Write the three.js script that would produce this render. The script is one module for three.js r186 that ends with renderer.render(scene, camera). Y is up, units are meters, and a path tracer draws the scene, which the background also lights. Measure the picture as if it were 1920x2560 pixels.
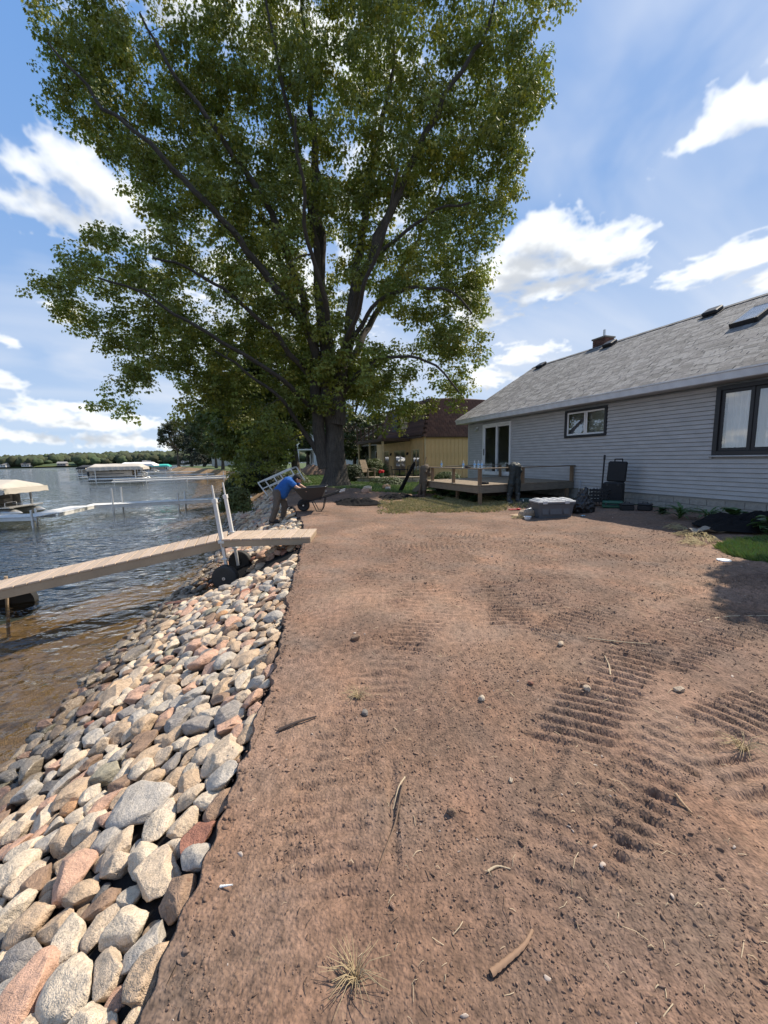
import * as THREE from 'three';
import { mergeGeometries, mergeVertices, toCreasedNormals } from 'three/addons/utils/BufferGeometryUtils.js';
import { MarchingCubes } from 'three/addons/objects/MarchingCubes.js';

// ---------------------------------------------------------------- camera, sky, sun, exposure
const scene = new THREE.Scene();
const renderer = new THREE.WebGLRenderer({ antialias: true });
renderer.toneMapping = THREE.LinearToneMapping;
renderer.toneMappingExposure = 1.36;
renderer.shadowMap.enabled = true;
const D2R = Math.PI / 180;
const camera = new THREE.PerspectiveCamera(104.01, 0.75, 0.05, 4000);
camera.position.set(0, 1.6, 0);
camera.rotation.set(-7.63 * D2R, 0, -1.26 * D2R, 'YXZ');
camera.updateMatrixWorld();
const SUN_EL = 51 * D2R, SUN_H = new THREE.Vector2(0.848, -0.53);
const SUN = new THREE.Vector3(SUN_H.x * Math.cos(SUN_EL), Math.sin(SUN_EL), SUN_H.y * Math.cos(SUN_EL)).normalize();
const sun = new THREE.DirectionalLight(new THREE.Color().setRGB(1, 0.905, 0.76), 5);
sun.name = 'sun';
sun.position.copy(SUN).multiplyScalar(120).add(new THREE.Vector3(0, 0, -15));
sun.target.position.set(0, 0, -15);
sun.castShadow = true;
sun.shadow.mapSize.set(4096, 4096);
Object.assign(sun.shadow.camera, { left: -45, right: 45, top: 45, bottom: -45, near: 10, far: 300 });
scene.add(sun, sun.target);

// ---------------------------------------------------------------- noise and small helpers
function rng(seed) { let s = seed | 0; return () => { s = (s + 0x6d2b79f5) | 0; let t = Math.imul(s ^ (s >>> 15), 1 | s); t = (t + Math.imul(t ^ (t >>> 7), 61 | t)) ^ t; return ((t ^ (t >>> 14)) >>> 0) / 4294967296; }; }
const PERM = new Uint8Array(512);
{ const r = rng(7), p = [...Array(256).keys()]; for (let i = 255; i > 0; i--) { const j = Math.floor(r() * (i + 1)); [p[i], p[j]] = [p[j], p[i]]; } for (let i = 0; i < 512; i++) PERM[i] = p[i & 255]; }
const GX = new Float32Array(256), GY = new Float32Array(256), GZ = new Float32Array(256);
{ const r = rng(11); for (let i = 0; i < 256; i++) { const z = r() * 2 - 1, a = r() * 6.2832, q = Math.sqrt(1 - z * z); GX[i] = q * Math.cos(a); GY[i] = q * Math.sin(a); GZ[i] = z; } }
const fade = (t) => t * t * t * (t * (t * 6 - 15) + 10), lerp = (a, b, t) => a + (b - a) * t, clamp = (x, a = 0, b = 1) => Math.min(b, Math.max(a, x));
const sst = (a, b, x) => { const t = clamp((x - a) / (b - a)); return t * t * (3 - 2 * t); };
function noise3(x, y, z) {
  const xi = Math.floor(x), yi = Math.floor(y), zi = Math.floor(z); x -= xi; y -= yi; z -= zi;
  const u = fade(x), v = fade(y), w = fade(z), X = xi & 255, Y = yi & 255, Z = zi & 255;
  const g = (a, b, c, dx, dy, dz) => { const h = PERM[PERM[PERM[(X + a) & 255] + ((Y + b) & 255)] + ((Z + c) & 255)]; return GX[h] * dx + GY[h] * dy + GZ[h] * dz; };
  return 1.5 * lerp(lerp(lerp(g(0, 0, 0, x, y, z), g(1, 0, 0, x - 1, y, z), u), lerp(g(0, 1, 0, x, y - 1, z), g(1, 1, 0, x - 1, y - 1, z), u), v),
    lerp(lerp(g(0, 0, 1, x, y, z - 1), g(1, 0, 1, x - 1, y, z - 1), u), lerp(g(0, 1, 1, x, y - 1, z - 1), g(1, 1, 1, x - 1, y - 1, z - 1), u), v), w);
}
function pnoise(x, y, per, seed = 0, perY = per) {   // tiles every `per` cells
  const xi = Math.floor(x), yi = Math.floor(y); x -= xi; y -= yi;
  const m = (a, q) => ((a % q) + q) % q, u = fade(x), v = fade(y);
  const g = (a, b, dx, dy) => { const h = PERM[(PERM[(PERM[m(xi + a, per) & 255] + m(yi + b, perY)) & 255] + seed) & 255]; return GX[h] * dx + GY[h] * dy; };
  return 1.6 * lerp(lerp(g(0, 0, x, y), g(1, 0, x - 1, y), u), lerp(g(0, 1, x, y - 1), g(1, 1, x - 1, y - 1), u), v);
}
const fbm = (x, y, z, o = 4) => { let s = 0, a = 0.5; for (let i = 0; i < o; i++) { s += a * noise3(x, y, z); x *= 2.03; y *= 2.03; z *= 2.03; a *= 0.5; } return s; };
const pfbm = (u, v, per, o = 4, seed = 0) => { let s = 0, a = 0.5; for (let i = 0; i < o; i++) { s += a * pnoise(u * per, v * per, per, seed + i * 17); per *= 2; a *= 0.5; } return s; };
const V = (x, y, z) => new THREE.Vector3(x, y, z);

// ---------------------------------------------------------------- the sky: blue air, thin veil, fair weather cumulus
function pixelDir(px, py) { return V((px - 960) / 1000, -(py - 1280) / 1000, -1).applyQuaternion(camera.quaternion).normalize(); }
function makeSky() {
  const W = 3072, H = 1536, data = new Float32Array(W * H * 4);
  // cumulus banks: where they stand in the sky, width, height, weight
  const banks = [[1870, 280, 130, 75, 1.1], [1770, 340, 80, 45, 0.95], [1345, 600, 95, 60, 1.1], [1290, 680, 120, 70, 0.9], [1450, 650, 90, 50, 0.9], [1380, 720, 120, 45, 0.85], [1560, 612, 48, 30, 0.75], [1840, 655, 115, 34, 0.95], [1935, 700, 50, 40, 0.9],
    [1310, 888, 60, 26, 1], [1215, 950, 50, 30, 0.95], [60, 400, 110, 55, 0.72], [190, 430, 110, 70, 0.72], [110, 530, 120, 60, 0.62], [172, 786, 40, 24, 0.95], [15, 850, 35, 14, 0.95], [15, 955, 40, 22, 0.8], [110, 1045, 90, 28, 1], [250, 1062, 80, 20, 0.9], [190, 1018, 60, 16, 0.85],
    [60, 1092, 110, 16, 0.9], [280, 1100, 120, 14, 0.9], [360, 1060, 70, 18, 0.8], [620, 40, 300, 160, 0.75], [900, 420, 200, 160, 0.6], [700, 700, 200, 120, 0.6], [1180, 780, 60, 60, 0.8], [1700, 830, 60, 16, 0.8]]
    .map(([x, y, rx, ry, w]) => { const c = pixelDir(x, y), e = pixelDir(x + rx, y), n = pixelDir(x, y - ry); const ax = e.clone().sub(c), ay = n.clone().sub(c); return { c, ax: ax.clone().divideScalar(ax.lengthSq()), ay: ay.clone().divideScalar(ay.lengthSq()), reach: 2.6 * Math.max(ax.length(), ay.length()), w }; });
  const density = (x, y, z, fine) => {
    let m = 0;
    for (const b of banks) {
      const dx = x - b.c.x, dy = y - b.c.y, dz = z - b.c.z;
      if (Math.abs(dx) > b.reach || Math.abs(dy) > b.reach || Math.abs(dz) > b.reach) continue;
      const p = dx * b.ax.x + dy * b.ax.y + dz * b.ax.z, q = dx * b.ay.x + dy * b.ay.y + dz * b.ay.z, d = p * p + (q < 0 ? q * q * 1.7 : q * q);
      if (d < 6) m = Math.max(m, b.w * Math.exp(-d * 0.8));
    }
    // fair-weather cumulus in the same spirit all round the sky
    const k = 1 / (Math.max(y, 0) + 0.16), away = sst(-0.35, -0.05, z);
    const wide = 0.8 * sst(0.0, 0.3, fbm(x * k * 1.1 + 5, 3.3, z * k * 1.1 + 9, 3)) * away;
    m = Math.max(m, wide);
    if (m < 0.05) return 0;
    const f = 6 + 9 * (1 - sst(0, 0.45, y)); let n = 0.8 * fbm(x * f, y * f * 1.4 + 2, z * f, 2), a = 0.46, g = f * 2.1;
    for (let i = 0; i < (fine ? 6 : 4); i++) { n += a * (0.42 - Math.abs(noise3(x * g + 3, y * g * 1.3, z * g + i))) * 1.3; g *= 2.05; a *= 0.56; }
    return m * 0.9 + n * 0.95 - 0.47;
  };
  const sunUp = V(SUN.x, 0, SUN.z).multiplyScalar(0.25).add(V(0, 1, 0)).normalize();
  for (let r = H / 2; r < H; r++) {
    const el = ((r + 0.5) / H - 0.5) * Math.PI, y = Math.sin(el), cy = Math.cos(el);
    const t = Math.pow(clamp(y), 0.55), haze = Math.exp(-y * 7);
    const base = [lerp(0.41, 0.10, t) + 0.20 * haze, lerp(0.58, 0.275, t) + 0.16 * haze, lerp(0.82, 0.67, t) + 0.06 * haze];
    for (let c = 0; c < W; c++) {
      const az = ((c + 0.5) / W - 0.5) * 2 * Math.PI, x = Math.cos(az) * cy, z = Math.sin(az) * cy, k = 1 / (y + 0.22);
      const col = base.slice(), cs = x * SUN.x + y * SUN.y + z * SUN.z;
      const glow = 0.35 * Math.pow(Math.max(cs, 0), 6) + 0.9 * Math.pow(Math.max(cs, 0), 40);
      const veil = clamp(0.17 + 1.0 * fbm(x * k * 1.1 + 3 + 0.8 * noise3(x * k * 2, 4, z * k * 2), 1.7 + z * k * 0.5, z * k * 2.6 + x * k * 1.5, 5) + 0.9 * fbm(x * k * 0.5, 8.2, z * k * 0.5, 2)) * sst(0, 0.1, y);
      const low = Math.exp(-Math.pow((y - 0.20) / 0.13, 2)) * 0.55 * (0.25 + 0.75 * sst(-0.2, 0.9, (x * SUN.x + z * SUN.z) / (Math.hypot(SUN.x, SUN.z) * (cy + 1e-6)))) * (0.75 + 0.6 * fbm(x * 3, y * 6, z * 3 + 4, 3));
      const v = clamp(veil * 0.62 + low + glow * 0.6);
      col[0] = lerp(col[0], 0.80 + 0.3 * glow, v); col[1] = lerp(col[1], 0.83 + 0.28 * glow, v); col[2] = lerp(col[2], 0.90 + 0.25 * glow, v);
      const d = density(x, y, z, true);
      if (d > 0) {
        const s = 0.028 + 0.03 * y, up = density(x + sunUp.x * s, y + sunUp.y * s, z + sunUp.z * s, false), up2 = density(x + sunUp.x * s * 2.3, y + sunUp.y * s * 2.3, z + sunUp.z * s * 2.3, false);
        const shade = clamp(0.95 * sst(0.02, 0.55, Math.max(up, 0) * 0.6 + Math.max(up2, 0) * 0.55)), edge = 1 - Math.exp(-d * 4.6);
        const lit = lerp(1.06, 0.60, shade) + glow * 0.5, a = clamp(edge * 1.02);
        col[0] = lerp(col[0], lit * (1 - 0.06 * shade), a); col[1] = lerp(col[1], lit * (1.0 - 0.02 * shade), a); col[2] = lerp(col[2], lit * (0.99 + 0.06 * shade), a);
      }
      const o = (r * W + c) * 4;
      data[o] = col[0] * 0.80; data[o + 1] = col[1] * 0.81; data[o + 2] = col[2] * 0.81; data[o + 3] = 1;
    }
  }
  for (let r = 0; r < H / 2; r++) for (let c = 0; c < W; c++) { const o = (r * W + c) * 4; data[o] = 0.3; data[o + 1] = 0.33; data[o + 2] = 0.36; data[o + 3] = 1; }
  const t = new THREE.DataTexture(data, W, H, THREE.RGBAFormat, THREE.FloatType);
  t.mapping = THREE.EquirectangularReflectionMapping; t.magFilter = THREE.LinearFilter; t.needsUpdate = true;
  return t;
}
scene.background = makeSky();
scene.environment = scene.background;

// ---------------------------------------------------------------- object helpers
const taken = new Map();
const numbered = (n) => { const k = taken.get(n) ?? 0; taken.set(n, k + 1); return k ? n + '_' + String(k).padStart(3, '0') : n; };
function shadows(o) { o.traverse((m) => { if (m.isMesh) { m.castShadow = true; m.receiveShadow = true; } }); }
function thing(name, label, category, pos = [0, 0, 0], turn = 0, group) {
  const o = new THREE.Group(); o.name = numbered(name); o.position.set(...pos); o.rotation.y = turn;
  o.userData = { label, category }; if (group) o.userData.group = group;
  scene.add(o); return o;
}
function part(parent, name, geo, mat, kind) {
  const g = Array.isArray(geo) ? (geo.length > 1 ? mergeGeometries(geo.map(plain)) : geo[0]) : geo;
  const m = new THREE.Mesh(g, mat); m.name = name; m.castShadow = m.receiveShadow = true; parent.add(m);
  if (kind) m.userData.kind = kind;
  return m;
}
const plain = (g) => { const q = g.index ? g.toNonIndexed() : g; for (const k of Object.keys(q.attributes)) if (!['position', 'normal', 'uv'].includes(k)) q.deleteAttribute(k); if (!q.attributes.uv) q.setAttribute('uv', new THREE.BufferAttribute(new Float32Array(q.attributes.position.count * 2), 2)); return q; };
function solo(name, geo, mat, label, category, group, pos) { const m = part(scene, numbered(name), geo, mat); m.userData = { label, category }; if (group) m.userData.group = group; if (pos) m.position.set(...pos); return m; }
function structure(name, geo, mat) { const m = part(scene, name, geo, mat); m.userData.kind = 'structure'; return m; }
function stuff(name, o, label, category) { o.name = numbered(name); o.userData = { kind: 'stuff', label, category }; o.castShadow = o.receiveShadow = true; scene.add(o); return o; }
const TM = new THREE.Matrix4(), TQ = new THREE.Quaternion(), TE = new THREE.Euler();
function place(g, x = 0, y = 0, z = 0, rx = 0, ry = 0, rz = 0, s = 1) { TE.set(rx, ry, rz, 'YXZ'); TQ.setFromEuler(TE); TM.compose(V(x, y, z), TQ, typeof s === 'number' ? V(s, s, s) : V(...s)); return g.applyMatrix4(TM); }
// box with small chamfers and uv in metres; c = 0 gives a plain box
const boxCache = new Map();
function boxG(w, h, d, c = 0.004) {
  const key = [w, h, d, c].map((v) => v.toFixed(4)).join();
  if (boxCache.has(key)) return boxCache.get(key);
  const P = [], N = [], U = [], hx = w / 2, hy = h / 2, hz = d / 2; c = Math.min(c, 0.45 * Math.min(w, h, d));
  const quad = (a, b, e, f) => { const n = b.clone().sub(a).cross(e.clone().sub(a)).normalize(), ax = Math.abs(n.x), ay = Math.abs(n.y), az = Math.abs(n.z); for (const p of [a, b, e, a, e, f]) { P.push(p.x, p.y, p.z); N.push(n.x, n.y, n.z); if (ay >= ax && ay >= az) U.push(p.x, p.z); else if (ax >= az) U.push(p.z, p.y); else U.push(p.x, p.y); } };
  const tri = (a, b, e) => { const n = b.clone().sub(a).cross(e.clone().sub(a)).normalize(); for (const p of [a, b, e]) { P.push(p.x, p.y, p.z); N.push(n.x, n.y, n.z); U.push(p.x, p.z); } };
  for (const s of [-1, 1]) {
    const X = (y, z) => V(s * hx, y, z), Y = (x, z) => V(x, s * hy, z), Z = (x, y) => V(x, y, s * hz), o = s > 0;
    const qx = [X(-hy + c, -hz + c), X(hy - c, -hz + c), X(hy - c, hz - c), X(-hy + c, hz - c)], qy = [Y(-hx + c, -hz + c), Y(-hx + c, hz - c), Y(hx - c, hz - c), Y(hx - c, -hz + c)], qz = [Z(-hx + c, -hy + c), Z(hx - c, -hy + c), Z(hx - c, hy - c), Z(-hx + c, hy - c)];
    for (const q of [qx, qy, qz]) o ? quad(...q) : quad(...q.reverse());
  }
  if (c > 0) {
    const fix = (pts, out) => { const n = pts[1].clone().sub(pts[0]).cross(pts[2].clone().sub(pts[0])); if (n.dot(out) < 0) pts.reverse(); pts.length === 4 ? quad(...pts) : tri(...pts); };
    for (const a of [-1, 1]) for (const b of [-1, 1]) {
      fix([V(a * hx, b * (hy - c), -hz + c), V(a * hx, b * (hy - c), hz - c), V(a * (hx - c), b * hy, hz - c), V(a * (hx - c), b * hy, -hz + c)], V(a, b, 0));
      fix([V(a * hx, -hy + c, b * (hz - c)), V(a * hx, hy - c, b * (hz - c)), V(a * (hx - c), hy - c, b * hz), V(a * (hx - c), -hy + c, b * hz)], V(a, 0, b));
      fix([V(-hx + c, a * hy, b * (hz - c)), V(hx - c, a * hy, b * (hz - c)), V(hx - c, a * (hy - c), b * hz), V(-hx + c, a * (hy - c), b * hz)], V(0, a, b));
      for (const e of [-1, 1]) fix([V(a * hx, b * (hy - c), e * (hz - c)), V(a * (hx - c), b * hy, e * (hz - c)), V(a * (hx - c), b * (hy - c), e * hz)], V(a, b, e));
    }
  }
  const g = new THREE.BufferGeometry();
  g.setAttribute('position', new THREE.Float32BufferAttribute(P, 3)); g.setAttribute('normal', new THREE.Float32BufferAttribute(N, 3)); g.setAttribute('uv', new THREE.Float32BufferAttribute(U, 2));
  boxCache.set(key, g); return g;
}
const box = (w, h, d, x = 0, y = 0, z = 0, ry = 0, c = 0.004, rx = 0, rz = 0) => place(boxG(w, h, d, c).clone(), x, y, z, rx, ry, rz);
function bar(a, b, w, d = w, c = 0.003) {   // square bar between two points
  const A = V(...a), B = V(...b), L = A.distanceTo(B), g = boxG(w, L, d, c).clone();
  TQ.setFromUnitVectors(V(0, 1, 0), B.clone().sub(A).normalize()); TM.compose(A.add(B).multiplyScalar(0.5), TQ, V(1, 1, 1)); return g.applyMatrix4(TM);
}
function rod(a, b, r, r2 = r, n = 10) {
  const A = V(...a), B = V(...b), L = A.distanceTo(B), g = new THREE.CylinderGeometry(r2, r, L, n);
  TQ.setFromUnitVectors(V(0, 1, 0), B.clone().sub(A).normalize()); TM.compose(A.add(B).multiplyScalar(0.5), TQ, V(1, 1, 1)); return g.applyMatrix4(TM);
}
function tubeG(pts, radii, n = 7) {   // tapered tube along points
  const P = pts.map((p) => (p.isVector3 ? p : V(...p))), R = typeof radii === 'number' ? P.map(() => radii) : radii, pos = [], idx = [], uv = [];
  let side = V(0, 0, 1), len = 0;
  for (let i = 0; i < P.length; i++) {
    const t = P[Math.min(i + 1, P.length - 1)].clone().sub(P[Math.max(i - 1, 0)]).normalize();
    if (Math.abs(t.dot(side)) > 0.97) side = V(1, 0, 0);
    const b = t.clone().cross(side).normalize(); side = b.clone().cross(t).normalize();
    if (i) len += P[i].distanceTo(P[i - 1]);
    for (let k = 0; k <= n; k++) { const a = (k / n) * 2 * Math.PI, q = P[i].clone().addScaledVector(side, Math.cos(a) * R[i]).addScaledVector(b, Math.sin(a) * R[i]); pos.push(q.x, q.y, q.z); uv.push(k / n, len); }
    if (i) for (let k = 0; k < n; k++) { const a = (i - 1) * (n + 1) + k, c = a + n + 1; idx.push(a, c, a + 1, a + 1, c, c + 1); }
  }
  const g = new THREE.BufferGeometry(); g.setAttribute('position', new THREE.Float32BufferAttribute(pos, 3)); g.setAttribute('uv', new THREE.Float32BufferAttribute(uv, 2)); g.setIndex(idx); g.computeVertexNormals(); return g;
}
function grid(nu, nv, f, uvScale) {   // f(u, v) -> Vector3, u and v in 0..1
  const pos = new Float32Array((nu + 1) * (nv + 1) * 3), uv = new Float32Array((nu + 1) * (nv + 1) * 2), idx = new Uint32Array(nu * nv * 6);
  let o = 0, q = 0, k = 0;
  for (let j = 0; j <= nv; j++) for (let i = 0; i <= nu; i++) { const p = f(i / nu, j / nv); pos[o++] = p.x; pos[o++] = p.y; pos[o++] = p.z; uv[q++] = uvScale ? p.x * uvScale : i / nu; uv[q++] = uvScale ? p.z * uvScale : j / nv; }
  for (let j = 0; j < nv; j++) for (let i = 0; i < nu; i++) { const a = j * (nu + 1) + i, b = a + 1, c = a + nu + 1, d = c + 1; idx[k++] = a; idx[k++] = b; idx[k++] = c; idx[k++] = b; idx[k++] = d; idx[k++] = c; }
  const g = new THREE.BufferGeometry(); g.setAttribute('position', new THREE.BufferAttribute(pos, 3)); g.setAttribute('uv', new THREE.BufferAttribute(uv, 2)); g.setIndex(new THREE.BufferAttribute(idx, 1)); g.computeVertexNormals(); return g;
}
function tex(n, f, { srgb = false, rep = 1, repY = rep, m = n } = {}) {   // f(u, v) -> [r, g, b] or a number, linear 0..1
  const d = new Uint8Array(n * m * 4), enc = (c) => 255 * clamp(srgb ? (c <= 0.0031308 ? 12.92 * c : 1.055 * Math.pow(c, 1 / 2.4) - 0.055) : c);
  for (let j = 0, o = 0; j < m; j++) for (let i = 0; i < n; i++, o += 4) { const c = f((i + 0.5) / n, (j + 0.5) / m); if (typeof c === 'number') d[o] = d[o + 1] = d[o + 2] = enc(c); else { d[o] = enc(c[0]); d[o + 1] = enc(c[1]); d[o + 2] = enc(c[2]); } d[o + 3] = 255; }
  const t = new THREE.DataTexture(d, n, m); t.wrapS = t.wrapT = THREE.RepeatWrapping; t.magFilter = THREE.LinearFilter; t.minFilter = THREE.LinearFilter; if (srgb) t.colorSpace = THREE.SRGBColorSpace; t.repeat.set(rep, repY); t.needsUpdate = true; return t;
}
const again = (t, r, r2 = r) => { const c = t.clone(); c.repeat.set(r, r2); c.needsUpdate = true; return c; };
const rgb = (r, g, b) => new THREE.Color().setRGB(r, g, b);
const mat = (c, rough = 0.8, o = {}) => new THREE.MeshStandardMaterial({ color: Array.isArray(c) ? rgb(...c) : c, roughness: rough, ...o });
const phys = (c, rough, o = {}) => new THREE.MeshPhysicalMaterial({ color: Array.isArray(c) ? rgb(...c) : c, roughness: rough, ...o });
const dbl = { side: THREE.DoubleSide };
// ---------------------------------------------------------------- the lie of the land
const line = (pts) => (z) => { for (let i = 1; i < pts.length; i++) if (z >= pts[i][1]) { const [x0, z0] = pts[i - 1], [x1, z1] = pts[i]; return lerp(x0, x1, clamp((z - z0) / (z1 - z0))); } return pts.at(-1)[0]; };
const edgePts = [[-0.72, 6], [-0.74, -0.95], [-0.75, -1.35], [-0.80, -2.06], [-0.82, -2.6], [-0.95, -3.4], [-1.18, -4.74], [-1.5, -6.9], [-1.62, -7.8], [-1.85, -9], [-2.25, -10.7], [-2.85, -12.5], [-3.4, -13.6], [-4.6, -17], [-6.4, -22], [-9, -30], [-15, -45], [-24, -65], [-40, -91], [-62, -126], [-80, -158], [-60, -172], [20, -190], [200, -215], [400, -420], [900, -700]];
const shorePts = [[-2.85, 6], [-3.0, -1], [-3.07, -2.83], [-3.24, -3.6], [-3.65, -5.2], [-3.9, -6.6], [-4.02, -7.8], [-4.3, -9.7], [-5.2, -12.5], [-6.0, -14.8], [-7.2, -19], [-9.2, -25], [-11.6, -32], [-17.5, -46], [-26.5, -66], [-43.5, -91], [-66, -127], [-86, -160], [-64, -175], [15, -194], [195, -220], [395, -425], [890, -705]];
const edgeX = line(edgePts), shoreX = line(shorePts), WATER = -1.0;
const HU = V(-0.347, 0, -0.938).normalize(), HN = V(HU.z, 0, -HU.x), H0 = V(8.56, 0, -8.8);   // line of the grey house's lake front
const toHouse = (x, z) => (x - H0.x) * HN.x + (z - H0.z) * HN.z;   // metres out from the front wall
function landY(x, z) {
  let y = 0.15 * sst(4.5, 1.2, toHouse(x, z)) * sst(-17, -12, -Math.abs(z + 3) * 0.9);
  const d = Math.hypot(x + 2.35, z + 19.2); y += 0.42 * Math.exp(-d * d / 11);
  y += 0.10 * sst(-14, -24, z) + 0.25 * sst(-45, -120, z);
  const b = Math.hypot((x + 2.5) / 1.0, (z + 13.0) / 1.3); y += 0.16 * Math.exp(-b * b);
  return y + 0.05 * fbm(x * 0.35, 4, z * 0.35, 3) * sst(-8, -16, z);
}
// where the earth has been stripped bare
function bare(x, z) {
  const n = 0.55 * fbm(x * 0.9, 2, z * 0.9, 4);
  const house = toHouse(x, z) - 0.55 + n * 0.4;
  const corner = Math.max(0, 1 - Math.hypot((x - 6.4) / 2.3, (z + 6.0) / 1.6)) * 2.2;       // lawn left by the corner of the house
  const deck = Math.max(0, 1.15 - Math.hypot((x - 2.2) / 1.9, (z + 13.4) / 1.8)) * (0.62 + 0.9 * noise3(x * 2.3, 5, z * 2.3));      // straw-coloured lawn before the deck
  return Math.min(house, z + 17.2 + n * 2 - 0.25 * x, 1.2) - corner - deck + n * 0.8;
}

// ---------------------------------------------------------------- soil: heightfield with machine tracks
const tracks = [
  { w: 0.36, s: 0.095, a: 0.028, p: [[0.60, -1.30], [0.73, -1.42], [1.06, -1.69], [1.46, -1.96], [1.91, -2.17], [2.6, -2.4]] },
  { w: 0.30, s: 0.10, a: 0.027, p: [[1.80, -2.25], [1.77, -1.95], [1.75, -1.66], [1.70, -1.3]] },
  { w: 0.42, s: 0.085, a: 0.031, p: [[1.3, -3.36], [1.73, -3.63], [2.32, -4.0], [3.23, -4.48], [4.03, -4.66], [5.2, -5.0]] },
  { w: 0.42, s: 0.09, a: 0.028, p: [[2.0, -2.83], [2.41, -3.11], [2.97, -3.39], [3.8, -3.7]] },
  { w: 0.40, s: 0.09, a: 0.028, p: [[1.12, -3.5], [1.34, -4.3], [1.43, -5.22], [1.40, -6.61], [0.9, -8.5]] },
  { w: 0.34, s: 0.10, a: 0.023, p: [[0.45, -1.16], [0.64, -1.39], [0.78, -1.57], [0.85, -1.8]] },
  { w: 0.42, s: 0.10, a: 0.027, p: [[0.0, -5.0], [1.08, -5.64], [2.38, -5.99], [3.39, -6.15], [4.4, -5.84]] },
  { w: 0.42, s: 0.10, a: 0.027, p: [[-0.4, -5.2], [0.25, -6.44], [1.08, -7.65], [2.4, -9.1]] },
  { w: 0.42, s: 0.10, a: 0.028, p: [[2.3, -5.0], [2.5, -6.5], [2.2, -8.0], [2.6, -10]] },
  { w: 0.42, s: 0.10, a: 0.027, p: [[0.2, -3.9], [0.5, -5.4], [0.1, -7.5], [-0.6, -10]] },
  { w: 0.42, s: 0.10, a: 0.027, p: [[3.2, -7.3], [2.0, -7.9], [0.5, -8.8], [-0.8, -10.5]] },
  { w: 0.44, s: 0.095, a: 0.027, p: [[0.9, -1.9], [1.5, -2.6], [2.3, -3.3], [3.4, -4.0], [4.6, -4.5]] },
  { w: 0.42, s: 0.095, a: 0.023, p: [[4.8, -7.4], [3.4, -7.0], [1.6, -6.9], [-0.2, -7.4]] },
  { w: 0.42, s: 0.095, a: 0.023, p: [[3.6, -9.0], [2.6, -7.6], [1.9, -5.2], [1.7, -3.9]] },
  { w: 0.40, s: 0.09, a: 0.019, p: [[-0.3, -1.2], [-0.2, -2.2], [0.1, -3.2], [0.7, -4.4]] },
];
for (const t of tracks) { t.box = [Math.min(...t.p.map((q) => q[0])) - 0.4, Math.max(...t.p.map((q) => q[0])) + 0.4, Math.min(...t.p.map((q) => q[1])) - 0.4, Math.max(...t.p.map((q) => q[1])) + 0.4]; }
function trackY(x, z) {
  let y = 0;
  for (const t of tracks) {
    if (x < t.box[0] || x > t.box[1] || z < t.box[2] || z > t.box[3]) continue;
    let best = 9, along = 0, len = 0, end = 1;
    for (let i = 1; i < t.p.length; i++) {
      const [x0, z0] = t.p[i - 1], [x1, z1] = t.p[i], dx = x1 - x0, dz = z1 - z0, L = Math.hypot(dx, dz), k = clamp(((x - x0) * dx + (z - z0) * dz) / (L * L)), px = x - x0 - dx * k, pz = z - z0 - dz * k, d = Math.hypot(px, pz);
      if (d < best) { best = d; along = len + k * L; end = Math.sign(px * dz - pz * dx); }
      len += L;
    }
    const wob = 0.35 * noise3(x * 3, 1, z * 3), in_ = sst(t.w / 2 + 0.05, t.w / 2 - 0.06, best + 0.05 * noise3(x * 7, 4, z * 7)) * sst(0, 0.15, along) * sst(len, len - 0.2, along);
    if (in_ <= 0) continue;
    const worn = 0.42 + 0.58 * sst(-0.3, 0.3, noise3(x * 1.7, 9 + t.w, z * 1.7) + 0.4 * noise3(x * 6, 3, z * 6));
    const ph = (along + 0.25 * best * end + 0.045 * wob + 0.012 * noise3(x * 9, 6, z * 9)) / t.s * 2 * Math.PI, c = clamp(Math.sin(ph) * 1.9 + 0.3, -1, 1);
    y = lerp(y, worn * t.a * ((c > 0 ? Math.pow(c, 0.6) : -Math.pow(-c, 1.4)) * 0.6 - 0.35), in_);
  }
  return y;
}
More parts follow.
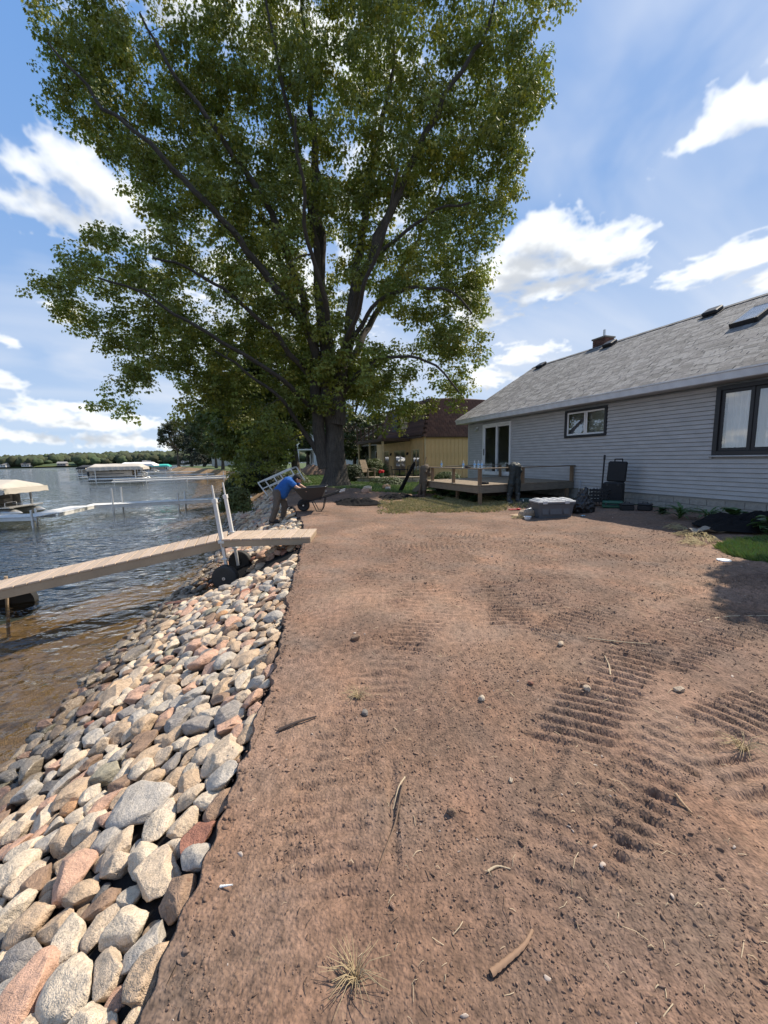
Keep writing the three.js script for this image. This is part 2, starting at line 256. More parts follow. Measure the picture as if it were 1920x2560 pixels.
// low ridges of loose soil left by the edge of a blade
const berms = [[-0.75, -2.5, 0.85, -3.15, 0.04], [-0.25, -1.9, 1.2, -2.75, 0.04], [-0.9, -3.0, 0.4, -3.5, 0.04], [-0.6, -4.1, 2.4, -5.0, 0.05], [0.3, -1.2, 1.1, -2.1, 0.03], [-1.0, -5.4, 1.6, -6.6, 0.03], [0.6, -7.4, 3.6, -8.4, 0.03], [-0.4, -1.25, 0.35, -1.15, 0.014]];
function soilY(x, z) {
  const far = sst(9, 3, Math.hypot(x, z)), patch = sst(-0.15, 0.35, noise3(x * 1.3 + 7, 2, z * 1.3)), scrape = sst(0.0, 0.35, noise3(x * 0.8, 12, z * 0.8 + 3));
  let y = 0.018 * fbm(x * 0.9, 6, z * 0.9, 3) + 0.010 * noise3(x * 4.1, 3, z * 4.1);
  const clod = fbm(x * 9, 5, z * 9, 2); y += (0.35 + 0.65 * patch) * (0.014 * clod + 0.026 * Math.max(0, clod - 0.16)) * (1 - 0.8 * scrape);
  if (far > 0) y += far * 0.004 * noise3(x * 24, 8, z * 24) * (0.4 + patch);
  y += 0.03 * Math.max(0, fbm(x * 15, 1, z * 15, 2) - 0.2) * (1 - 0.8 * scrape) * (0.3 + patch);
  y += trackY(x, z);
  for (const [x0, z0, x1, z1, h] of berms) { const dx = x1 - x0, dz = z1 - z0, L = Math.hypot(dx, dz), t = ((x - x0) * dx + (z - z0) * dz) / (L * L); if (t < 0 || t > 1) continue; const d = ((x - x0) * dz - (z - z0) * dx) / L + 0.05 * noise3(x * 2, 21, z * 2); if (Math.abs(d) < 0.3) y += h * sst(0, 0.12, t) * sst(1, 0.88, t) * (0.45 + 0.8 * noise3(x * 4, 22, z * 4)) * (Math.exp(-Math.pow(d / 0.035, 2)) - 0.5 * Math.exp(-Math.pow((d - 0.09) / 0.06, 2))); }
  // the print of a straight tool in front of the camera
  const e = Math.abs(x - 0.012 - 0.01 * noise3(2, 2, z * 3)); if (z > -1.98 && z < -1.32) y -= 0.016 * sst(0.03, 0.012, e) * sst(-1.98, -1.9, z) * sst(-1.32, -1.45, z);
  return y;
}
const yardY = (x, z) => landY(x, z) + soilY(x, z);
function soilGeometry() {
  const rows = []; let z = -24;
  while (z < -0.45) { rows.push(z); z += Math.max(0.0115, 0.0046 * Math.abs(z)); }
  for (; z < 6; z += 0.06 + 0.03 * (z + 0.45)) rows.push(z);
  const NX = 430, EX = 14, cols = NX + EX, pos = [], uv = [], col = [], idx = [];
  rows.forEach((zz, j) => {
    const l = edgeX(zz) - 0.02 + 0.05 * noise3(zz * 2.3, 1, 0) + 0.035 * noise3(zz * 8, 1, 3), r = Math.max(3.2, 1.12 * Math.abs(zz) + 1.2);
    for (let i = 0; i <= cols; i++) {
      const x = i <= NX ? lerp(l, r, i / NX) : r + (i - NX) * (i - NX) * 0.11, b = bare(x, zz), cover = sst(-0.12, 0.1, b + 0.22 * noise3(x * 7, 2, zz * 7));
      pos.push(x, landY(x, zz) + soilY(x, zz) * sst(-0.05, 0.15, x - l + 0.05) - 0.12 * (1 - cover) - (i === 0 ? 0.10 : 0), zz); uv.push(x, zz);
      { const n = fbm(x * 0.55 + 3, 8, zz * 0.55, 4), q = sst(0.0, 0.35, noise3(x * 0.8, 12, zz * 0.8 + 3)), w = noise3(x * 2.6, 15, zz * 2.6), v = 0.94 + 0.42 * n + 0.20 * q + 0.08 * w; col.push(v * (1 + 0.04 * w), v, v * (1 - 0.05 * n)); }
    }
    if (j) for (let i = 0; i < cols; i++) { const a = (j - 1) * (cols + 1) + i, c = a + cols + 1; idx.push(a, c, a + 1, a + 1, c, c + 1); }
  });
  const g = new THREE.BufferGeometry(); g.setAttribute('position', new THREE.Float32BufferAttribute(pos, 3)); g.setAttribute('uv', new THREE.Float32BufferAttribute(uv, 2)); g.setAttribute('color', new THREE.Float32BufferAttribute(col, 3)); g.setIndex(idx); g.computeVertexNormals(); return g;
}
const soilMap = tex(1024, (u, v) => {
  const big = pfbm(u, v, 3, 5), fine = pfbm(u, v, 40, 3, 3), grit = pfbm(u, v, 150, 2, 9), straw = Math.max(0, pfbm(u + 0.15 * pfbm(u, v, 6, 2, 40), v, 60, 2, 21) - 0.34);
  const k = 1 + 0.42 * big + 0.75 * fine + 0.75 * grit, red = 0.03 * pfbm(u, v, 5, 3, 31);
  return [(0.178 + red) * k + straw * 0.3, 0.111 * k + straw * 0.25, (0.077 - red * 0.4) * k + straw * 0.15];
}, { srgb: true, rep: 1 / 2.3 });
const soilBump = tex(1024, (u, v) => clamp(0.5 + 0.08 * pfbm(u, v, 16, 3, 3) + 0.5 * Math.max(0, pfbm(u, v, 60, 3, 9)) + 0.35 * pfbm(u, v, 150, 2, 15)), { rep: 1 / 1.7 });
const M = {};
M.soil = mat(0xffffff, 0.97, { map: soilMap, bumpMap: soilBump, bumpScale: 0.015, vertexColors: true });
structure('bare_soil', soilGeometry(), M.soil);

// ---------------------------------------------------------------- lawn under and round the soil, out to the far end of the shore
const lawnMap = tex(1024, (u, v) => { const b = pfbm(u, v, 4, 5), f = pfbm(u, v, 60, 3, 5), dry = sst(0.05, 0.4, pfbm(u, v, 7, 3, 12)); const k = 1 + 0.5 * f + 0.3 * b; return [(0.055 + 0.07 * dry) * k, (0.085 + 0.045 * dry) * k, (0.022 + 0.02 * dry) * k]; }, { srgb: true, rep: 1 / 4 });
const lawnBump = tex(512, (u, v) => clamp(0.5 + 0.5 * pfbm(u, v, 40, 3, 4)), { rep: 1 });
M.lawn = mat(0xffffff, 0.95, { map: lawnMap, bumpMap: lawnBump, bumpScale: 0.03 });
{
  const zs = []; for (let z = 8; z > -30; z -= 0.35) zs.push(z); for (let z = -30; z > -215; z -= 1.6) zs.push(z); for (let z = -215; z > -800; z -= 20) zs.push(z);
  const NXL = 110;
  structure('lawn', grid(NXL, zs.length - 1, (u, v) => { const z = zs[Math.round(v * (zs.length - 1))], l = edgeX(z), x = l + (u * u * 0.75 + u * 0.25) * (z < -210 ? 1500 : 260); return V(x, landY(x, z) - 0.055 - (u === 0 ? 0.15 : 0), z); }, 1), M.lawn);
}
// ---------------------------------------------------------------- bank and lake bed
function bedY(x, z) {
  const e = edgeX(z), s = shoreX(z);
  if (x > s) { const t = (e - x) / (e - s); return lerp(landY(e, z) - 0.06, WATER, Math.pow(clamp(t), 0.92)) - 0.02 - 0.22 * Math.exp(-Math.pow((z + 7.95) / 0.75, 2)) * sst(0.25, 0.5, t) * sst(1.0, 0.8, t); }
  const d = s - x; return WATER - 0.02 - 0.20 * Math.min(d, 1.5) - 0.16 * clamp(d - 1.5, 0, 20) + 0.16 * sst(0.8, 2.5, d) * fbm(x * 0.8, 3, z * 0.8, 3);
}
const bedMap = tex(1024, (u, v) => { const b = pfbm(u, v, 5, 5), f = pfbm(u, v, 70, 3, 5), st = sst(0.25, 0.42, pfbm(u, v, 36, 2, 8)), weed = sst(0.05, 0.35, pfbm(u, v, 9, 4, 23)); const k = (1 + 0.6 * f + 0.5 * b) * (1 - 0.55 * weed); return [(0.30 + 0.12 * st) * k, (0.185 + 0.10 * st) * k, (0.085 + 0.09 * st) * k]; }, { srgb: true, rep: 1 / 3.1 });
M.bed = mat(0xffffff, 0.9, { map: bedMap, bumpMap: again(soilBump, 0.6), bumpScale: 0.03 });
M.mud = mat([0.05, 0.066, 0.062], 0.9);
{
  const zs = []; for (let z = 8; z > -34; z -= 0.3) zs.push(z); for (let z = -34; z > -210; z -= 2) zs.push(z);
  structure('lake_shallows', grid(70, zs.length - 1, (u, v) => { const z = zs[Math.round(v * (zs.length - 1))], e = edgeX(z) + 0.02, x = e - u * u * 14 - u * 2; return V(x, bedY(x, z) - 0.03 + 0.03 * noise3(x * 2, 1, z * 2), z); }, 1), M.bed);
  structure('lake_bed', grid(2, 2, (u, v) => V(-1600 + u * 3200, -1.78, 60 - v * 1700)), M.mud);
}
// ---------------------------------------------------------------- water
const rip = (u, v, per, sd) => { let s = 0; for (let i = 0; i < 3; i++) { const n = pnoise(u * per + 0.7 * pnoise(u * per, v * per, per, sd + 5), v * per * 2, per, sd + i, per * 2); s += (1 - Math.abs(n) * 1.8) * Math.pow(0.5, i); per *= 2; } return s / 1.75; };
const ripple = tex(1024, (u, v) => clamp(0.5 * rip(u, v, 5, 3) + 0.25 * pfbm(u, v, 18, 3, 7) + 0.2), { rep: 1 / 4.3 });
const chopH = (u, v) => 0.6 * rip(u, v, 4, 40) + 0.6 * pfbm(u, v, 5, 4, 60);
const chop = tex(512, (u, v) => { const e = 1 / 512, dx = (chopH(u + e, v) - chopH(u - e, v)) * 256 * 0.012, dz = (chopH(u, v + e) - chopH(u, v - e)) * 256 * 0.012, l = 1 / Math.hypot(dx, dz, 1); return [0.5 - 0.5 * dx * l, 0.5 - 0.5 * dz * l, 0.5 + 0.5 * l]; }, { rep: 1 / 9.7 });
M.water = phys([0.66, 0.64, 0.54], 0.03, { transmission: 1, thickness: 0, ior: 1.333, bumpMap: ripple, bumpScale: 0.075, normalMap: chop, normalScale: new THREE.Vector2(0.55, 0.55) });
{
  const zs = []; let z = 8; while (z > -14) { zs.push(z); z -= 0.045; } while (z > -60) { zs.push(z); z -= 0.02 * -z; } while (z > -1500) { zs.push(z); z -= 0.06 * -z; }
  structure('lake_water', grid(300, zs.length - 1, (u, v) => {
    const z = zs[Math.round(v * (zs.length - 1))], near = shoreX(Math.max(z, -158)) + 0.5 + (z < -158 ? (-z - 158) * 4 : 0), x = near - (u < 0.8 ? u * 16 : 12.8 + Math.pow((u - 0.8) / 0.2, 2.2) * (60 + -z * 2.5));
    const a = sst(60, 12, -z) * sst(70, 10, near - x), w = 0.020 * noise3(x * 1.1 + z * 0.9, 1, z * 1.5 - x * 0.5) + 0.012 * (0.5 - Math.abs(noise3(x * 1.8 + z * 1.4, 7, z * 2.6 - x * 1.1)));
    return V(x, WATER + a * w, z);
  }, 1), M.water);
}
// ---------------------------------------------------------------- riprap: fieldstones laid on black fabric down the bank
M.fabric = phys([0.010, 0.010, 0.011], 0.95, { specularIntensity: 0.3, bumpMap: again(lawnBump, 3), bumpScale: 0.004, ...dbl });
{
  const zs = []; for (let z = 6; z > -16; z -= 0.06) zs.push(z);
  solo('landscape_fabric', grid(26, zs.length - 1, (u, v) => { const z = zs[Math.round(v * (zs.length - 1))], e = edgeX(z) + 0.03 + 0.03 * noise3(z * 3, 1, 2), x = lerp(e, shoreX(z) - 0.1, u); return V(x, (u === 0 ? landY(e, z) - 0.005 + 0.012 * noise3(z * 2, 4, 1) : bedY(x, z) + 0.012 + 0.012 * noise3(x * 5, 1, z * 5)), z); }, 1), M.fabric, 'black woven landscape fabric under the riprap stones, showing along the soil edge', 'fabric');
}
const stoneTex = tex(512, (u, v) => { const s = pfbm(u, v, 60, 2, 3), b = pfbm(u, v, 6, 4, 8), d = pfbm(u, v, 110, 1, 19); return clamp(0.80 + 0.5 * s + 0.38 * b + (d > 0.32 ? -0.35 : 0) + (d < -0.34 ? 0.25 : 0)); }, { rep: 1.6 });
stoneTex.colorSpace = THREE.NoColorSpace;
const veinTex = tex(512, (u, v) => { const b = pfbm(u, v, 4, 4, 8), w = 1 - Math.abs(pnoise(u * 5 + 1.4 * b, v * 16 + 2 * b, 5, 3, 16)) * 2.2; return clamp(0.72 + 0.35 * b + 0.3 * pfbm(u, v, 70, 2, 5) + (w > 0.82 ? 0.35 : 0)); }, { rep: 1.3 });
const stoneBump = tex(512, (u, v) => clamp(0.5 + 0.45 * pfbm(u, v, 12, 5, 4) + 0.2 * pfbm(u, v, 90, 2, 9)), { rep: 2.2 });
const stoneKinds = [['buff', [0.58, 0.42, 0.28], 16], ['pale tan', [0.68, 0.53, 0.38], 18], ['pale grey', [0.52, 0.46, 0.39], 8], ['mid grey', [0.34, 0.30, 0.265], 4], ['slate grey', [0.16, 0.15, 0.145], 2], ['pink', [0.60, 0.37, 0.26], 10], ['brick red', [0.34, 0.15, 0.10], 1], ['orange', [0.55, 0.31, 0.16], 2], ['greenish grey', [0.38, 0.335, 0.24], 2], ['brown', [0.34, 0.22, 0.145], 4], ['cream', [0.73, 0.60, 0.45], 14]];
const stoneMats = stoneKinds.map(([, c], i) => [mat(c, 0.82, { map: stoneTex, bumpMap: stoneBump, bumpScale: 0.012 }), mat(c.map((x) => x * 0.92), 0.8, { map: i % 4 === 3 ? veinTex : again(stoneTex, 0.9), bumpMap: again(stoneBump, 1.3), bumpScale: 0.014 }), mat(c.map((x) => x * 0.42), 0.22, { map: stoneTex, bumpMap: stoneBump, bumpScale: 0.010 })]);
const bag = stoneKinds.flatMap(([, , n], i) => Array(n).fill(i));
function stoneGeometry(seed, detail) {
  const r = rng(seed); let g = new THREE.IcosahedronGeometry(1, detail); g.deleteAttribute('normal'); g.deleteAttribute('uv'); g = mergeVertices(g, 1e-4);
  const p = g.attributes.position, v = V(0, 0, 0), cuts = [], n = 7 + Math.floor(r() * 8), soft = 0.84 + 0.15 * r();
  for (let i = 0; i < n; i++) { const z = r() * 2 - 1, a = r() * 6.283; cuts.push([V(Math.sqrt(1 - z * z) * Math.cos(a), z, Math.sqrt(1 - z * z) * Math.sin(a)), 0.52 + 0.36 * r()]); }
  const o = seed * 3.7;
  for (let i = 0; i < p.count; i++) {
    v.fromBufferAttribute(p, i); const d = v.clone();
    for (const [c, k] of cuts) { const e = v.dot(c) - k; if (e > 0) v.addScaledVector(c, -e * soft); }
    v.multiplyScalar(1 + 0.13 * noise3(d.x * 1.4 + o, d.y * 1.4, d.z * 1.4) + 0.05 * noise3(d.x * 3.5, d.y * 3.5 + o, d.z * 3.5) + 0.015 * noise3(d.x * 9, d.y * 9 + o, d.z * 9));
    p.setXYZ(i, v.x, v.y, v.z);
  }
  g.computeVertexNormals(); g = g.toNonIndexed();
  const q = g.attributes.position, m = g.attributes.normal, uv = new Float32Array(q.count * 2);
  for (let i = 0; i < q.count; i += 3) {
    const n = [0, 0, 0]; for (let k = 0; k < 3; k++) { n[0] += Math.abs(m.getX(i + k)); n[1] += Math.abs(m.getY(i + k)) * 0.8; n[2] += Math.abs(m.getZ(i + k)); }
    const ax = n[1] >= n[0] && n[1] >= n[2] ? 1 : n[0] >= n[2] ? 0 : 2;
    for (let k = 0; k < 3; k++) { const a = ax === 0 ? q.getZ(i + k) * 0.7 : q.getX(i + k), b = ax === 1 ? q.getZ(i + k) * 0.7 : q.getY(i + k) * 0.55; uv[2 * (i + k)] = 0.24 * a + seed * 0.137; uv[2 * (i + k) + 1] = 0.24 * b + seed * 0.271 + ax * 0.3; }
  }
  g.setAttribute('uv', new THREE.BufferAttribute(uv, 2)); return g;
}
const stoneShapes = Array.from({ length: 36 }, (_, i) => stoneGeometry(i + 1, 8)), stoneSmall = Array.from({ length: 14 }, (_, i) => stoneGeometry(i + 51, 3));
const stoneTiny = Array.from({ length: 6 }, (_, i) => { const g = stoneGeometry(i + 91, 1); return g; });
function layBank(parent, z0, z1, seed, big, avoid) {
  const r = rng(seed), put = [], cell = 0.4, gridMap = new Map();
  const len = z0 - z1, wide = (z) => Math.hypot(edgeX(z) - shoreX(z), WATER) + 0.25;
  const support = (s, dx, dy) => { const c = Math.cos(s.rot), q = Math.sin(s.rot), l = Math.hypot(dx, dy) || 1, u = (dx * c + dy * q) / l, w = (-dx * q + dy * c) / l; return 1 / Math.hypot(u / s.a, w / s.b); };
  const levels = [[0.24, 0.185, 7, 0.78], [0.20, 0.15, 36, 0.76], [0.16, 0.12, 200, 0.76], [0.125, 0.095, 620, 0.76], [0.09, 0.07, 1100, 0.80], [0.06, 0.047, 1600, 0.86]];
  for (const [a, b, n, fit] of levels) {
    let got = 0;
    for (let k = 0; k < n * 60 && got < n * len / 9; k++) {
      const al = r() * len, z = z0 - al, w = wide(z), ac = 0.06 + r() * (w - 0.06), s = { al, ac, a: a * big * (0.9 + 0.3 * r()), b: b * big * (0.92 + 0.35 * r()), rot: 0.5 + (r() - 0.5) * 2.2 };
      if (ac - s.b * 0.8 < 0) continue;
      if (avoid && avoid(z, ac)) continue;
      let ok = true;
      const ci = Math.floor(al / cell), cj = Math.floor(ac / cell);
      for (let i = ci - 2; ok && i <= ci + 2; i++) for (let j = cj - 2; ok && j <= cj + 2; j++) for (const q of gridMap.get(i + ',' + j) ?? []) { const dx = q.al - al, dy = q.ac - ac; if (Math.hypot(dx, dy) < fit * (support(s, dx, dy) + support(q, -dx, -dy))) { ok = false; break; } }
      if (!ok) continue;
      got++; put.push(s); const key = ci + ',' + cj; if (!gridMap.has(key)) gridMap.set(key, []); gridMap.get(key).push(s);
    }
  }
  const at = (s) => { const z = z0 - s.al, w = wide(z) - 0.25, e = edgeX(z), x = lerp(e, shoreX(z), s.ac / w); return V(x, bedY(x, z), z); };
  for (const s of put) { s.p = at(s); s.seen = s.a * s.b / (s.p.lengthSq() + 2) * (s.p.x < -1.05 * Math.abs(s.p.z) - 0.4 || s.p.z > -0.2 ? 0.02 : 1); }
  put.sort((a, b) => b.seen - a.seen);
  const rest = [];
  put.forEach((s, i) => {
    const slope = Math.atan2(-WATER, edgeX(s.p.z) - shoreX(s.p.z)), wet = s.p.y < WATER + 0.07 + 0.06 * r(), k = bag[Math.floor(r() * bag.length)], small = s.a < 0.09 * big, h = (small ? 0.64 : 0.55) * Math.sqrt(s.a * s.b) * (0.8 + 0.5 * r());
    const m = stoneMats[k][wet ? 2 : r() < 0.4 ? 1 : 0], geo = s.p.lengthSq() < 45 && !small ? stoneShapes[Math.floor(r() * 36)] : small ? stoneSmall[Math.floor(r() * 14)] : stoneShapes[Math.floor(r() * 36)];
    const q = new THREE.Quaternion().setFromEuler(new THREE.Euler((r() - 0.5) * 0.5, 0, slope + (r() - 0.5) * 0.5)).multiply(new THREE.Quaternion().setFromEuler(new THREE.Euler(0, s.rot + Math.PI / 2 + (r() < 0.5 ? Math.PI : 0), 0)));
    const mx = new THREE.Matrix4().compose(s.p.clone().add(V(0, h * 0.45 + (small ? 0.0 : 0.02), 0)), q, V(s.a * 1.12, h, s.b * 1.12));
    if (i < 300) { const o = part(parent, 'stone', geo, m); o.applyMatrix4(mx); } else rest.push([geo, m, mx]);
  });
  // the rest as one part
  const byMat = new Map(); for (const [g, m, mx] of rest) { const gg = (g.attributes.position.count > 1200 ? stoneSmall[Math.floor(r() * 14)] : g).clone().applyMatrix4(mx), c = m.color; const col = new Float32Array(gg.attributes.position.count * 3); for (let i = 0; i < col.length; i += 3) { col[i] = c.r; col[i + 1] = c.g; col[i + 2] = c.b; } gg.setAttribute('color', new THREE.BufferAttribute(col, 3)); const w = m.roughness < 0.5 ? 1 : 0; if (!byMat.has(w)) byMat.set(w, []); byMat.get(w).push(gg); }
  for (const [w, l] of byMat) { const o = new THREE.Mesh(mergeGeometries(l), mat(0xffffff, w ? 0.22 : 0.82, { vertexColors: true, map: stoneTex, bumpMap: stoneBump, bumpScale: 0.01 })); o.name = w ? 'wet_stones' : 'stones'; o.userData.kind = 'stuff'; o.castShadow = o.receiveShadow = true; parent.add(o); }
  return put;
}
const nearBank = thing('riprap_bank', 'sunlit bank of tan, pink and grey fieldstones between soil and water before the dock', 'riprap');
const nearStones = layBank(nearBank, 1.6, -7.75, 5, 0.70, (z, ac) => z < -6.95 + 0.12 * (1.2 - ac) && ac < 2.3);
const farBank = thing('riprap_bank', 'shaded bank of grey fieldstones beyond the wheeled dock, where the person stands', 'riprap');
const farStones = layBank(farBank, -7.8, -19.5, 9, 0.8, (z, ac) => z > -9.1 && ac > 1.25 && ac < 2.2);
// ---------------------------------------------------------------- shared materials
const grain = tex(512, (u, v) => clamp(0.78 + 0.30 * pnoise(u * 90, v * 4, 90, 3, 4) + 0.20 * pfbm(u, v, 5, 4, 9) + 0.15 * pnoise(u * 200, v * 12, 200, 5, 12)), {});
const grainX = tex(512, (u, v) => clamp(0.78 + 0.30 * pnoise(u * 4, v * 70, 4, 3, 70) + 0.22 * pfbm(u, v, 5, 4, 9) + 0.15 * pnoise(u * 12, v * 190, 12, 5, 190)), {});
const grime = tex(512, (u, v) => clamp(0.88 + 0.22 * pfbm(u, v, 4, 5, 2) + 0.12 * pfbm(u, v, 60, 2, 7)), { rep: 0.5 });
const gritty = tex(512, (u, v) => clamp(0.75 + 0.55 * pfbm(u, v, 110, 2, 2) + 0.25 * pfbm(u, v, 8, 4, 7)), { rep: 1.4 });
M.siding = mat([0.46, 0.45, 0.44], 0.55, { map: grime, bumpMap: again(grainX, 1, 3), bumpScale: 0.0015 });
M.trimGrey = mat([0.47, 0.47, 0.47], 0.55, { map: grime });
M.white = mat([0.76, 0.75, 0.73], 0.5, { map: grime });
M.fascia = mat([0.66, 0.65, 0.64], 0.5, { map: again(grime, 0.9) });
M.black = mat([0.014, 0.015, 0.018], 0.45);
M.blackMatt = mat([0.012, 0.012, 0.013], 0.8);
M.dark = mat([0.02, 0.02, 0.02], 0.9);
M.glass = phys([1, 1, 1], 0.005, { transmission: 1, thickness: 0, ior: 2.1 });
M.block = mat([0.46, 0.43, 0.39], 0.92, { map: gritty, bumpMap: again(gritty, 2), bumpScale: 0.006 });
M.blockB = mat([0.41, 0.385, 0.35], 0.92, { map: gritty, bumpMap: again(gritty, 2), bumpScale: 0.006 });
M.mortar = mat([0.22, 0.21, 0.19], 0.95);
M.shingles = [[0.235, 0.225, 0.22], [0.30, 0.29, 0.28], [0.19, 0.185, 0.18], [0.265, 0.255, 0.25], [0.34, 0.33, 0.32]].map((c) => mat(c, 0.92, { map: gritty, bumpMap: again(gritty, 2.5), bumpScale: 0.004 }));
M.wood = [[0.30, 0.225, 0.15], [0.26, 0.20, 0.14], [0.33, 0.26, 0.18]].map((c) => mat(c, 0.85, { map: again(grainX, 1, 4), bumpMap: again(grainX, 1, 4), bumpScale: 0.003 }));
M.woodV = mat([0.26, 0.17, 0.10], 0.85, { map: again(grain, 4, 1), bumpMap: again(grain, 4, 1), bumpScale: 0.003 });
M.woodGrey = mat([0.22, 0.185, 0.14], 0.88, { map: again(grainX, 1, 3), bumpMap: again(grainX, 1, 3), bumpScale: 0.003 });
M.brick = [[0.16, 0.075, 0.055], [0.13, 0.065, 0.05], [0.19, 0.09, 0.07]].map((c) => mat(c, 0.9, { map: gritty }));
M.metal = mat([0.55, 0.56, 0.57], 0.35, { metalness: 0.9 });
M.steel = mat([0.62, 0.62, 0.61], 0.42, { metalness: 0.6 });
M.curtain = phys([0.70, 0.68, 0.64], 0.95, { transmission: 0.35, thickness: 0, ...dbl });
M.blind = mat([0.62, 0.60, 0.55], 0.7, dbl);
M.rubber = mat([0.018, 0.018, 0.019], 0.75);

// ---------------------------------------------------------------- the grey house
const HT = -Math.acos(0.347);
const toWorld = (hx, y, hz) => V(H0.x - HU.x * hx + HN.x * hz, y, H0.z - HU.z * hx + HN.z * hz);
{
  const house = thing('grey_house', 'low grey lap-sided lake house with a grey shingle roof and block foundation', 'house', [H0.x, 0, H0.z], HT);
  const L0 = -12.24, L1 = 4.4, Y0 = 0.44, Y1 = 3.16, DEP = 8.4;
  const openings = [[-11.0, -8.95, 0.74, 3.06], [-5.97, -4.27, 2.17, 3.10], [-1.22, 0.95, 1.50, 3.13]];
  // core walls, cut round the openings
  const xs = [L0, ...openings.flatMap((o) => [o[0], o[1]]), L1], core = [];
  for (let i = 0; i < xs.length - 1; i++) {
    const a = xs[i], b = xs[i + 1], o = openings.find((q) => q[0] === a), w = b - a, cx = (a + b) / 2;
    const seg = (y0, y1) => y1 - y0 > 0.01 && core.push(box(w, y1 - y0, 0.14, cx, (y0 + y1) / 2, -0.09, 0, 0));
    if (o) { seg(Y0 - 0.05, o[2]); seg(o[3], Y1); } else seg(Y0 - 0.05, Y1);
  }
  core.push(box(0.14, Y1 - Y0, DEP - 0.3, L0 + 0.09, (Y0 + Y1) / 2, -DEP / 2 - 0.02, 0, 0), box(0.14, Y1 - Y0, DEP - 0.3, L1 - 0.09, (Y0 + Y1) / 2, -DEP / 2 - 0.02, 0, 0), box(L1 - L0, Y1 - Y0, 0.14, (L0 + L1) / 2, (Y0 + Y1) / 2, -DEP + 0.09, 0, 0));
  part(house, 'wall', core, mat([0.30, 0.30, 0.29], 0.9));
  part(house, 'floor', box(L1 - L0 - 0.3, 0.1, DEP - 0.4, (L0 + L1) / 2, 0.62, -DEP / 2, 0, 0), M.woodGrey);
  part(house, 'ceiling', box(L1 - L0 - 0.3, 0.06, DEP - 0.4, (L0 + L1) / 2, Y1 + 0.04, -DEP / 2, 0, 0), M.white);
  part(house, 'partition', box(L1 - L0 - 0.4, 2.3, 0.1, (L0 + L1) / 2, 1.9, -3.6, 0, 0), mat([0.25, 0.24, 0.22], 0.9));
  // lap siding, one board to a course
  const EXPO = 0.108, lap = (a, b, y) => { const s = new THREE.BufferGeometry(), P = [], N = [], U = [], t0 = 0.006, t1 = 0.030, h = EXPO - 0.012; const q = (p, n) => { for (const k of [0, 1, 2, 0, 2, 3]) { P.push(...p[k]); N.push(...n); U.push(p[k][0] + y * 7, p[k][1]); } };
    q([[a, y, t1], [b, y, t1], [b, y + h, t0], [a, y + h, t0]], V(0, t1 - t0, h).normalize().toArray()); q([[a, y, 0], [b, y, 0], [b, y, t1], [a, y, t1]], [0, -1, 0]); q([[a, y, 0], [a, y, t1], [a, y + h, t0], [a, y + h, 0]], [-1, 0, 0]); q([[b, y, t1], [b, y, 0], [b, y + h, 0], [b, y + h, t0]], [1, 0, 0]);
    s.setAttribute('position', new THREE.Float32BufferAttribute(P, 3)); s.setAttribute('normal', new THREE.Float32BufferAttribute(N, 3)); s.setAttribute('uv', new THREE.Float32BufferAttribute(U, 2)); return s; };
  for (let y = Y0; y < Y1 - 0.03; y += EXPO) {
    const segs = []; let at = L0 + 0.06;
    for (const [a, b, c, d] of openings) if (y + EXPO > c + 0.005 && y < d - 0.005) { segs.push(lap(at, a - 0.005, y)); at = b + 0.005; }
    segs.push(lap(at, L1, y));
    for (const g of segs) part(house, 'siding_board', g, M.siding);
  }
  part(house, 'corner_trim', box(0.075, Y1 - Y0, 0.09, L0 + 0.02, (Y0 + Y1) / 2, -0.012, 0, 0.006), M.trimGrey);
  // block foundation
  part(house, 'footing', box(L1 - L0 - 0.02, 0.6, 0.2, (L0 + L1) / 2, 0.118, -0.14, 0, 0), M.mortar);
  for (let row = 0; row < 3; row++) for (let k = 0, x = L0 - (row % 2) * 0.2; x < L1; k++, x += 0.406) { const a = Math.max(x + 0.005, L0), b = Math.min(x + 0.401, L1); if (b - a > 0.05) part(house, 'block', box(b - a, 0.194, 0.1, (a + b) / 2, 0.333 - row * 0.203, -0.075 + 0.002 * ((k * 7 + row) % 3), 0, 0.006), (k * 5 + row * 3) % 4 ? M.block : M.blockB); }
  // roof
  const R1 = [6.2, -4.2], R0 = [3.40, 0.52], RA = L0 - 0.38, RB = L1 + 0.4, sl = Math.hypot(R1[0] - R0[0], R0[1] - R1[1]), pitch = Math.atan2(R1[0] - R0[0], R0[1] - R1[1]);
  const onRoof = (x, s, off) => [x, R0[0] + Math.sin(pitch) * s + Math.cos(pitch) * off, R0[1] - Math.cos(pitch) * s + Math.sin(pitch) * off];
  const slab = (back) => { const g = boxG(RB - RA, 0.03, sl, 0).clone(), m = onRoof((RA + RB) / 2, sl / 2, -0.02); place(g, 0, 0, 0, pitch, 0, 0); if (back) { place(g, m[0], m[1], m[2]); return g; } return place(g, m[0], m[1], m[2]); };
  part(house, 'roof_deck', [slab(false)], M.dark);
  part(house, 'rear_roof', place(boxG(RB - RA, 0.05, sl, 0).clone(), (RA + RB) / 2, (R0[0] + R1[0]) / 2 - 0.01, 2 * R1[1] - (R0[1] + R1[1]) / 2, -pitch, 0, 0), M.shingles[3]);
  const gable = new THREE.Shape([new THREE.Vector2(0, Y1), new THREE.Vector2(-DEP, Y1), new THREE.Vector2(R1[1], R1[0] - 0.06)]);
  for (const x of [L0, L1 - 0.1]) part(house, 'gable', place(new THREE.ExtrudeGeometry(gable, { depth: 0.1, bevelEnabled: false }), x, 0, 0, 0, -Math.PI / 2, 0).translate(0.1, 0, 0).scale(1, 1, 1), M.siding);
